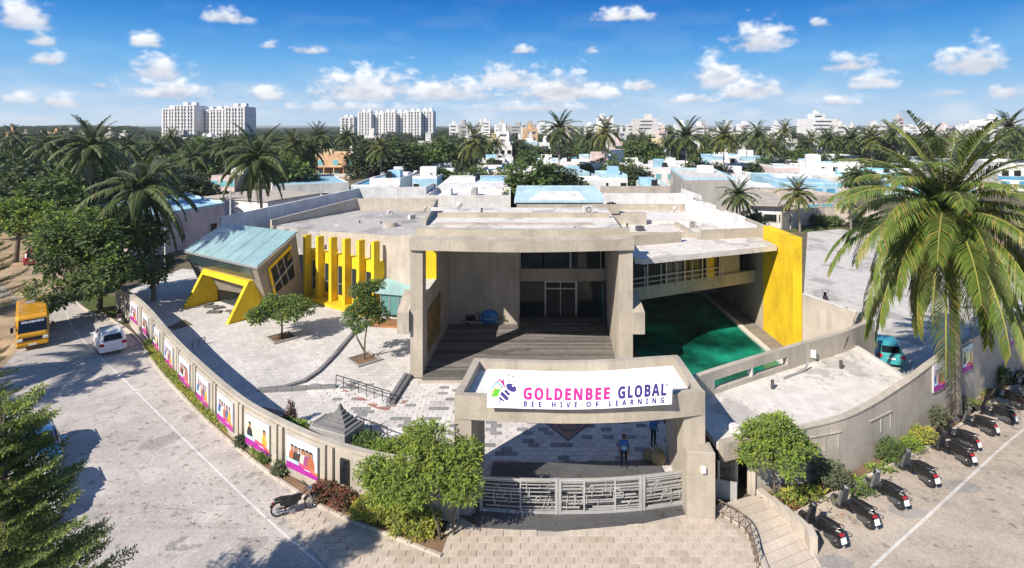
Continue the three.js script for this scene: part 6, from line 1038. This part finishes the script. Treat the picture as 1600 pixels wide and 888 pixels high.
tower('small_tower', 'lone pale tower left of the wide white tower block', (533 - 800) * 760 / 900, (552 - 800) * 760 / 900, -760, 18, 18 + 13 * 760 / 900, 3, 1.6, M.white);
tower('low_block', 'grey-blue office block at the foot of the apartment towers', (254 - 800) * 400 / 900, (282 - 800) * 400 / 900, -400, 16, 11, 6, .8, M.grey); house('town_house', 'blue and white low building right of the office block', [-217.87, 3.22, -380].filter((_, i) => i !== 1), [-196.33, 3.22, -380].filter((_, i) => i !== 1), 18, 9.5, M.white, M.white, { parapet: 1, win: [[5, 2, 4, 4, M.skyBlue]], tops: [[.6, .5, 6, 5, 3.5, M.white]] });
const near = px => [[70, 'at the far left edge'], [150, 'below the tallest left palm'], [250, 'left of the apartment towers'], [330, 'below the left apartment tower'], [400, 'behind the pavilion palm'], [480, 'between the pavilion palm and the peach house'], [560, 'behind the peach house'], [630, 'below the left half of the wide tower block'], [700, 'below the right half of the wide tower block'], [770, 'behind the single mid-town palm'], [850, 'behind the white and aqua block'], [920, 'behind the round dark tree'], [990, 'behind the white two-storey house'], [1060, 'beside the yellow and cream block'], [1130, 'behind the grey box house'], [1200, 'behind the light blue villa'], [1270, 'below the stepped hilltop house'], [1340, 'behind the long white house'], [1420, 'left of the large palm crown'], [1500, 'behind the large palm crown'], [9999, 'near the right edge']].find(v => px < v[0])[1];
{ // packed low houses filling the blocks behind the school
  const r = rng(515), W2 = ['white', 'white', 'paleBlue', 'offWhite', 'white', 'skyBlue', 'white', 'pink'], R2 = ['white', 'roofWhite', 'skyBlue', 'offWhite', 'paleBlue', 'white'], word = { white: 'white', paleBlue: 'pale blue', offWhite: 'off-white', skyBlue: 'sky-blue', pink: 'pinkish' }, rw2 = { white: 'white', roofWhite: 'grey-white', skyBlue: 'blue', offWhite: 'off-white', paleBlue: 'pale blue' };
  for (const [D, x0, x1, n, row] of [[128, 560, 1050, 7, 'front'], [150, 575, 1420, 12, 'middle'], [172, 620, 1560, 12, 'third'], [195, 640, 1590, 11, 'back']]) for (let i = 0; i < n; i++) {
    const px = x0 + (x1 - x0) * (i + .15 + .5 * r()) / n, w = Math.min(12, (x1 - x0) / n * (.55 + .3 * r()) * D / 900), x = (px - 800) * D / 900, z = -D - 5 * r(), h = 3.6 + 3.2 * r() * (row === 'back' ? 1.25 : 1), wk = W2[Math.floor(r() * 8)], rk = R2[Math.floor(r() * 6)], sk = (r() - .5) * 2;
    if (Math.abs(px - 850) < 55 && D < 140) continue;
    house('town_house', `${word[wk]} ${rw2[rk]}-roofed house, ${row} row, ${near(px)}`, [x, z], [x + w, z + sk], 11 + 5 * r(), h, M[wk], M[rk], { parapet: .35 + .4 * r(), group: 'packed low houses behind the school', trim: r() < .3 ? M.paleBlue : M.white, win: [[Math.max(.7, h - 2.6), 1.3, 1.3, Math.max(2, Math.round(w / 3)), r() < .35 ? M.aqua : M.pane, .16]], tops: r() < .65 ? [[.25 + .5 * r(), .5, 2.5 + 1.5 * r(), 2.6, 1.6 + r(), r() < .3 ? M.skyBlue : M.white]] : [], tanks: r() < .6 ? [[.15 + .7 * r(), .35]] : [] });
  }
}
{ // far white skyline, countable blocks
  const r = rng(303), kinds = ['white', 'offWhite', 'white', 'white', 'white', 'offWhite', 'white', 'cream', 'white', 'pink', 'grey']; let n = 0;
  const far = (px, top, w, D, m, lab) => { const x = (px - 800) * D / 900, h = 18 + (197 - top) * D / 900, wd = w * D / 900, t = thing('skyline_block', lab ?? `${({ white: 'white', offWhite: 'off-white', cream: 'cream', pink: 'pinkish', peach: 'peach', tan: 'tan', grey: 'grey' })[m]} ${h > 16 ? 'block in the distant skyline' : 'house among distant trees'} ${near(px)}`, 'building', [x, 0, -D], (r() - .5) * .5, lab ? undefined : 'blocks of the distant white skyline'); mk('wall', new B().box(0, 0, 0, wd, h, wd * .7), M[m], t); for (let f = 0; f < 3; f++) mk('window_band', new B().box((r() - .5) * wd * .3, h - 3 - f * 3.4, wd * .35 + .02, wd * .55, 1.3, .1), M.towerGlass, t); mk('roof_room', new B().box((r() - .5) * wd * .4, h, 0, wd * .3, 2 + 3 * r(), wd * .3), M[m], t); n++; };
  for (let i = 0; i < 36; i++) { const px = 690 + 910 * (i + r() * .8) / 36; far(px, 197 - 1 - 6 * r() + 3, 9 + 14 * r(), 420 + 320 * r(), kinds[Math.floor(r() * 11)]); }
  for (let i = 0; i < 18; i++) { const px = 700 + 900 * (i + r() * .8) / 18; far(px, 203 + 6 * r(), 10 + 14 * r(), 300 + 120 * r(), kinds[Math.floor(r() * 11)]); }
  for (let i = 0; i < 9; i++) far(20 + 22 * i, 205 + 6 * r(), 8 + 8 * r(), 380 + 200 * r(), ['peach', 'tan', 'offWhite'][i % 3]);
  for (let i = 0; i < 18; i++) { const px = 560 + 1040 * (i + r() * .9) / 18; far(px, 211 + 13 * r(), 14 + 16 * r(), 240 + 90 * r(), kinds[Math.floor(r() * 11)]); }
  far(1276, 178, 20, 520, 'white', 'white stepped house crowning the skyline at right'); far(1276, 186, 46, 524, 'white', 'broad white base of the stepped hilltop house'); far(945, 184, 26, 560, 'white', 'white angular block above the mid-town palms'); far(1008, 186, 34, 560, 'offWhite', 'white block with roof rooms right of the angular block'); far(1405, 184, 12, 600, 'pink', 'narrow pinkish tower behind the large palm'); far(1552, 186, 26, 520, 'white', 'white tower at right above the palms'); far(1530, 194, 40, 500, 'white', 'broad white block under the right tower'); far(828, 201, 22, 330, 'peach', 'unfinished peach block with dark openings'); far(760, 190, 12, 620, 'white', 'slim white tower in mid skyline'); far(780, 195, 14, 600, 'white', 'white block beside the slim tower');
}
// ---------------------------------------------------------------- town trees: a few crowns shared between individuals
const crownGeos = [[green.dark, 5], [green.mid, 6], [[...green.dark, green.mid[0]], 7], [[...green.mid, green.fresh[1]], 8]].map(([c, s]) => foliage(new B(), lobeSet(13, 3.4, 0, 4.2, 1.6, s), 620, 5, .62, .36, c, rng(s), { fill: .28 }).geo()), stemGeo = new B().tube([[0, 0, 0], [.1, 3, 0], [0, 6, 0]], [.3, .22, .1], 7).geo();
function townTree(label, x, z, h, w, k, group) { const t = thing('town_tree', label, 'tree', [x, 0, z], 0, group), s = mk('trunk', stemGeo, M.bark, t); s.scale.y = (h - w * .6) / 6; const c = mk('crown', crownGeos[k % 4], M.leaf, t); c.position.y = h - w * .55; c.scale.set(w / 4.4, w / 4.6, w / 4.4); c.rotation.y = k * 1.3; return t; }
for (const [px, base, D, h, w, k, lab] of [[835, 0, 97, 11.2, 5.6, 1, 'large round dark tree behind the pale blue slab, left half'], [880, 0, 100, 10.6, 5.2, 0, 'large round dark tree behind the pale blue slab, right half'], [805, 0, 92, 8.0, 3.4, 3, 'small tree left of the round dark tree'], [912, 0, 104, 6.5, 3.2, 1, 'small tree right of the round dark tree'], [1005, 0, 200, 12, 8, 1, 'green tree above the white two-storey house'], [1175, 0, 96, 3.6, 2.4, 1, 'round shrub-like tree below the dark young palm'], [60, 0, 95, 10.5, 7, 0, 'big dark tree in the grove left of the leaning palm'], [110, 0, 98, 11.5, 7.5, 2, 'big dark tree beneath the tallest left palm'], [180, 0, 105, 11, 7, 0, 'dark tree behind the leaning palm'], [30, 0, 118, 11, 7, 2, 'dark tree at the far bend of the left road'], [95, 0, 84, 9.5, 6, 1, 'green tree behind the broad tree, above the far road'], [-5, 0, 100, 9.5, 6, 3, 'bright tree at the left edge beyond the parked cars'], [240, 0, 125, 11, 7, 2, 'dark tree between leaning palm and towers'], [300, 0, 118, 8.5, 6, 0, 'dark tree behind the pink house'], [445, 0, 140, 11, 7, 3, 'olive tree right of the pavilion palm'], [462, 0, 160, 10, 5, 1, 'green tree left of the peach house'], [580, 0, 165, 13, 8, 0, 'dark tree right of the peach house'], [615, 0, 170, 14, 8.5, 2, 'tall dark tree below the wide tower block'], [650, 0, 175, 13, 8, 3, 'broad tree below the wide tower block'], [690, 0, 185, 12, 8, 1, 'broad tree left of the mid-town palm'], [720, 0, 190, 11, 7, 0, 'dark tree behind the mid-town palm'], [1400, 0, 86, 4.5, 2.6, 3, 'small tree at the yard corner under the large palm']]) townTree(lab, (px - 800) * D / 900, -D, h, w, k);
{ const r = rng(717); for (let i = 0; i < 34; i++) { const px = 590 + 960 * (i + r()) / 34, D = 138 + 62 * r(); townTree(`${['deep green', 'mid green', 'dark green', 'bright green'][i % 4]} garden tree among packed houses ${near(px)}`, (px - 800) * D / 900, -D, 5.5 + 3 * r(), 4 + 2.2 * r(), i, 'garden trees among the packed houses'); } }
const tone4 = ['deep green', 'mid green', 'dark green', 'bright green'];
{ const r = rng(808), g = 'trees of the green belt behind the houses'; for (let i = 0; i < 88; i++) { const px = -40 + 1690 * (i + r()) / 88, D = (px < 470 ? 150 : 212) + 120 * r(), hy = (px < 480 ? 9 : 6.5) + 3.5 * r(); townTree(`${tone4[i % 4]} round tree ${near(px)}`, (px - 800) * D / 900, -D, hy, 6 + 3 * r(), i, g); }
  for (let i = 0; i < 30; i++) { const px = 980 + 640 * (i + r()) / 30, D = 195 + 60 * r(); townPalm(`feathery belt palm ${near(px)}`, [(px - 800) * D / 900, 9.5 + 4.5 * r(), -D], i, 1.0, 'palms of the belt at right'); }
  for (let i = 0; i < 14; i++) { const px = 0 + 520 * (i + r()) / 14, D = 150 + 80 * r(); townPalm(`feathery palm in the dark grove ${near(px)}`, [(px - 800) * D / 900, 10 + 4 * r(), -D], i, 1.0, 'palms of the grove at left'); } }
{ // distant woodland, one mass
  const r = rng(909), N = 2000, im = new THREE.InstancedMesh(crownGeos[0], M.leaf, N), m = new THREE.Matrix4(), q = new THREE.Quaternion(), c = new THREE.Color(); for (let i = 0; i < N; i++) { const D = 260 + 1000 * Math.pow(r(), 1.2), px = -60 + 1720 * r(), s = (7 + 6 * r()) / 4.4; q.setFromAxisAngle(new THREE.Vector3(0, 1, 0), r() * 6.3); m.compose(new THREE.Vector3((px - 800) * D / 900, 1.5 + 3.5 * r() + (px < 230 ? D * .006 : 0), -D), q, new THREE.Vector3(s, s * .8, s)); im.setMatrixAt(i, m); const v = .8 + .5 * r(); im.setColorAt(i, c.setRGB(v, v, v)); }
  im.name = 'woodland'; tag(im, 'distant green tree cover between the houses and the skyline', 'woodland', null, 'stuff'); im.castShadow = true; scene.add(im);
}
struct('far_hills', (() => { const b = new B(), n = 60; for (let i = 0; i < n; i++) { const f = k => { const px = -300 + 2200 * k / n, D = 1500; return [(px - 800) * D / 900, 9 + 9 * Math.max(0, vnoise(k * .35, 2, 999, 4)) + (px < 260 ? 4 : 0), -D]; }, a = f(i), c = f(i + 1); b.quad([a[0], -1, -1400], [c[0], -1, -1400], c, a); b.quad(a, c, [c[0], -1, -1800], [a[0], -1, -1800]); } return b; })(), M.hill = std({ color: lin(.05, .075, .04), map: texEarth, roughness: 1 }));
// utility poles
for (const [p, h, lab] of [[[-39.75, -66], 6.5, 'thin steel pole beside the leaning palm'], [[-35.2, -72], 10, 'lamp pole in front of the pink house']]) { const t = thing('utility_pole', lab, 'pole', [p[0], 0, p[1]]); mk('shaft', new B().tube([[0, 0, 0], [0, h, 0]], [.13, .08], 8), M.offWhite, t); mk('cross_arm', new B().bar([-.6, h - .5, 0], [.6, h - .5, 0], .08), M.darkMetal, t); }

// ================================================================ PEOPLE
function person(label, pos, turn, shirt, trouser, h, pose = 0) {
  const t = thing('person', label, 'person', pos, turn), bones = [];
  const cap = (a, b, ra, rb, c) => bones.push([a, b, ra, rb, c]), S = h / 1.72, SK = [.16, .075, .045], HR = [.012, .01, .009], SH = [.02, .018, .016];
  for (const s of [-1, 1]) {
    cap([s * .095, .90, 0], [s * .115, .50, .01], .085, .06, trouser); cap([s * .115, .50, .01], [s * .125, .1, -.02], .06, .048, trouser); cap([s * .125, .045, -.03], [s * .145, .035, .14], .045, .035, SH);
    cap([s * .18, 1.42, 0], [s * .25, 1.14, -.02], .055, .045, shirt); cap([s * .25, 1.14, -.02], [s * .235, .90, .07], .042, .03, SK); cap([s * .235, .88, .075], [s * .225, .80, .09], .034, .024, SK);
    cap([s * .225, .80, .09], [s * .215, .73, .1], .02, .012, SK); cap([s * .23, .86, .085], [s * .19, .81, .12], .014, .011, SK);
  }
  cap([0, .95, 0], [0, 1.12, .01], .135, .13, shirt); cap([0, 1.12, .01], [0, 1.36, 0], .135, .135, shirt); cap([-.13, 1.40, 0], [.13, 1.40, 0], .075, .075, shirt); cap([0, .90, 0], [0, .93, 0], .135, .135, trouser);
  cap([0, 1.44, 0], [0, 1.54, .01], .052, .05, SK); cap([0, 1.58, .015], [0, 1.63, .005], .082, .088, SK); cap([0, 1.60, .09], [0, 1.585, .105], .018, .016, SK); cap([-.085, 1.6, 0], [-.088, 1.62, 0], .02, .02, SK); cap([.085, 1.6, 0], [.088, 1.62, 0], .02, .02, SK); cap([0, 1.66, -.02], [0, 1.665, -.035], .092, .09, HR);
  const res = 112, mc = new MarchingCubes(res, new THREE.MeshStandardMaterial(), false, false, 120000), half = .92, cy = .88; mc.isolation = 0;
  const dist = (p, b) => { const [A, C, ra, rb] = b, d = [C[0] - A[0], C[1] - A[1], C[2] - A[2]], l = d[0] * d[0] + d[1] * d[1] + d[2] * d[2] || 1e-9, u = clamp(((p[0] - A[0]) * d[0] + (p[1] - A[1]) * d[1] + (p[2] - A[2]) * d[2]) / l); return Math.hypot(p[0] - A[0] - d[0] * u, (p[1] - A[1] - d[1] * u), (p[2] - A[2] - d[2] * u)) - mix(ra, rb, u); };
  for (let z = 0; z < res; z++) for (let y = 0; y < res; y++) for (let x = 0; x < res; x++) {
    const hf = res / 2, p = [(x - hf) / hf * half, (y - hf) / hf * half + cy, (z - hf) / hf * half]; let v = 1;
    if (Math.abs(p[0]) < .36 && Math.abs(p[2]) < .28) for (const b of bones) { const e = dist(p, b), k = .022, hh = clamp(.5 + .5 * (v - e) / k); v = mix(v, e, hh) - k * hh * (1 - hh); }
    mc.field[x + y * res + z * res * res] = -v;
  }
  mc.update(); const n = mc.count, P = mc.positionArray, N = mc.normalArray, pos2 = new Float32Array(n * 3), nor = new Float32Array(n * 3), col = new Float32Array(n * 3);
  for (let i = 0; i < n; i++) { const p = [P[i * 3] * half, P[i * 3 + 1] * half + cy, P[i * 3 + 2] * half]; let best = 1e9, c = SK; for (const b of bones) { const e = dist(p, b); if (e < best) { best = e; c = b[4]; } } for (let k = 0; k < 3; k++) { pos2[i * 3 + k] = p[k] * S; nor[i * 3 + k] = N[i * 3 + k]; col[i * 3 + k] = c[k]; } }
  const g = new THREE.BufferGeometry(); g.setAttribute('position', new THREE.BufferAttribute(pos2, 3)); g.setAttribute('normal', new THREE.BufferAttribute(nor, 3)); g.setAttribute('color', new THREE.BufferAttribute(col, 3)); g.computeVertexNormals();
  mk('body', g, std({ vertexColors: true, roughness: .8 }), t); return t;
}
{ const t = person('person in blue shirt and dark trousers standing inside the gate', [5.89, .03, -30.3], -.15, [.02, .17, .52], [.014, .015, .02], 1.70); mk('shirt_panel', new B().cham(0, 1.0, .142, .22, .2, .02, 0, .01), std({ color: lin(.32, .55, .75), roughness: .8 }), t); }
person('person in blue shirt half hidden by the right portal pillar', [7.96, .03, -32.4], .5, [.03, .19, .52], [.02, .02, .025], 1.68);

// ================================================================ SMALL THINGS that make roofs and roads used
const patchMats = [std({ color: lin(.46, .43, .40), map: texRoad, roughness: .95 }), std({ color: lin(.66, .62, .575), map: texRoad, roughness: .95 })];
for (const [p, w, d, a, k] of [[[-20.08, -32.86], 2.6, 1.3, .7, 0], [[-14.03, -26.87], 1.8, 1.1, .5, 1], [[-26.38, -38.3], 3.2, 1.0, .8, 1], [[-35.16, -47.23], 2.2, 1.4, .7, 0], [[-19.87, -35.76], 1.2, .8, .6, 0], [[-11.16, -24.81], 1.4, .9, .3, 0]]) { const o = struct('road_patch', new B().prism(Array.from({ length: 9 }, (_, i) => { const t = i / 9 * 6.28, q = .85 + .3 * hash(i, Math.round(p[0] * 9), 3), x = Math.cos(t) * w / 2 * q, z = Math.sin(t) * d / 2 * q; return [p[0] + x * Math.cos(a) + z * Math.sin(a), p[1] - x * Math.sin(a) + z * Math.cos(a)]; }), 0, .006), patchMats[k]); }
for (const p of [[18.51, -26.87], [22.38, -28.77], [13.44, -23.72]]) struct('road_patch', new B().prism(Array.from({ length: 9 }, (_, i) => { const t = i / 9 * 6.28, q = .7 + .5 * hash(i, Math.round(p[0] * 9), 5); return [p[0] + Math.cos(t) * .9 * q, p[1] + Math.sin(t) * .5 * q]; }), 0, .009), patchMats[0]);
// pipes, units and dishes on the school roofs
const roofBit = (parent, kind, x, y, z, a = 0) => {
  if (kind === 0) { const o = mk('air_unit', new B().cham(x, y, z, .95, .7, .4, a, .03), M.offWhite, parent); mk('fan_guard', new B().add(new THREE.TorusGeometry(.24, .025, 5, 18), at(x + Math.sin(a) * .22, y + .35, z + Math.cos(a) * .22, 0, a)), M.darkMetal, o); }
  if (kind === 1) mk('pipe', new B().tube([[x, y + .08, z], [x + 2.2 * Math.cos(a), y + .08, z - 2.2 * Math.sin(a)], [x + 2.6 * Math.cos(a), y + .5, z - 2.6 * Math.sin(a)]], .06, 6), M.steel, parent);
  if (kind === 2) { const o = mk('dish', new B().add(new THREE.SphereGeometry(.45, 14, 8, 0, 6.29, 0, .9), at(x, y + .7, z, 1.9, a)), M.offWhite, parent); mk('mast', new B().bar([x, y, z], [x, y + .8, z], .05), M.darkMetal, o); }
  if (kind === 3) { const o = mk('water_tank', new B().add(new THREE.CylinderGeometry(.6, .62, 1.2, 16), at(x, y + .6, z)), M.black, parent); mk('lid', new B().add(new THREE.CylinderGeometry(.25, .3, .14, 12), at(x, y + 1.26, z)), M.black, o); }
  if (kind === 4) mk('vent_stub', new B().add(new THREE.CylinderGeometry(.1, .1, .5, 8), at(x, y + .25, z)), M.darkMetal, parent);
};
for (const [k, x, z, a] of [[0, -16, -76, .4], [1, -19, -72, .3], [2, -12, -79, .6], [4, -15, -66, 0], [4, -18, -68, 0], [0, -12.2, -70, 1], [1, -14.5, -63, 1.2]]) roofBit(hall, k, x, mix(6.4 + (x + 22) / 15 * 1.4, 6.0, clamp((-z - 52) / 30)) + .01, z, a);
for (const [k, x, z, a] of [[4, -3, -57, 0], [1, 2, -57.5, .2], [0, 7.5, -57, .3], [4, 5, -46, 0], [4, -4, -45.4, 0], [2, -5.4, -58.5, .2]]) roofBit(entrance, k, x, 9.4, z, a);
for (const [k, x, z, a] of [[0, 18.8, -60.5, .5], [1, 12, -65, .1], [4, 15, -68, 0], [2, 19.8, -70.5, .4], [4, 12, -60, 0], [3, 12.2, -70.6, 0]]) roofBit(poolWing, k, x, 7.36, z, a);
for (const [k, x, z, a] of [[4, 15.2, -33.6, 0], [4, 20.8, -36.4, 0], [1, 16.4, -34.8, .55]]) roofBit(wing, k, x, 2.665, z, a);
// fallen leaves on road, court and driveway
{ const r = rng(606), N = 900, g = new B(); leaf(g, [0, 0, 0], [1, 0, 0], [0, 1, 0], .13, .035, .5); const im = new THREE.InstancedMesh(g.geo(), std({ color: lin(.30, .22, .09), roughness: .9, side: THREE.DoubleSide }), N), m = new THREE.Matrix4(), c = new THREE.Color(); for (let i = 0; i < N; i++) { const t = r(), w = r(); let x, z; if (w < .4) { x = -26 + 24 * t; z = -24 - 14 * r() * (1 - t * .6); } else if (w < .7) { x = 11 + 16 * t; z = -23 - 12 * t - 2.5 * r(); } else { x = -22 + 24 * t; z = -36 - 14 * r(); } m.compose(new THREE.Vector3(x, .05, z), new THREE.Quaternion().setFromEuler(new THREE.Euler((r() - .5) * .5, r() * 6.3, (r() - .5) * .5)), new THREE.Vector3(1, 1, 1)); im.setMatrixAt(i, m); im.setColorAt(i, c.setRGB(.6 + .8 * r(), .6 + .6 * r(), .5 + .5 * r())); } im.name = 'fallen_leaves'; tag(im, 'dry leaves scattered over road, court and parking strip', 'leaves', null, 'stuff'); scene.add(im); }

// ---------------------------------------------------------------- thin haze over the far town
scene.fog = new THREE.FogExp2(0xdfe9f5, .00012);
renderer.render(scene, camera);
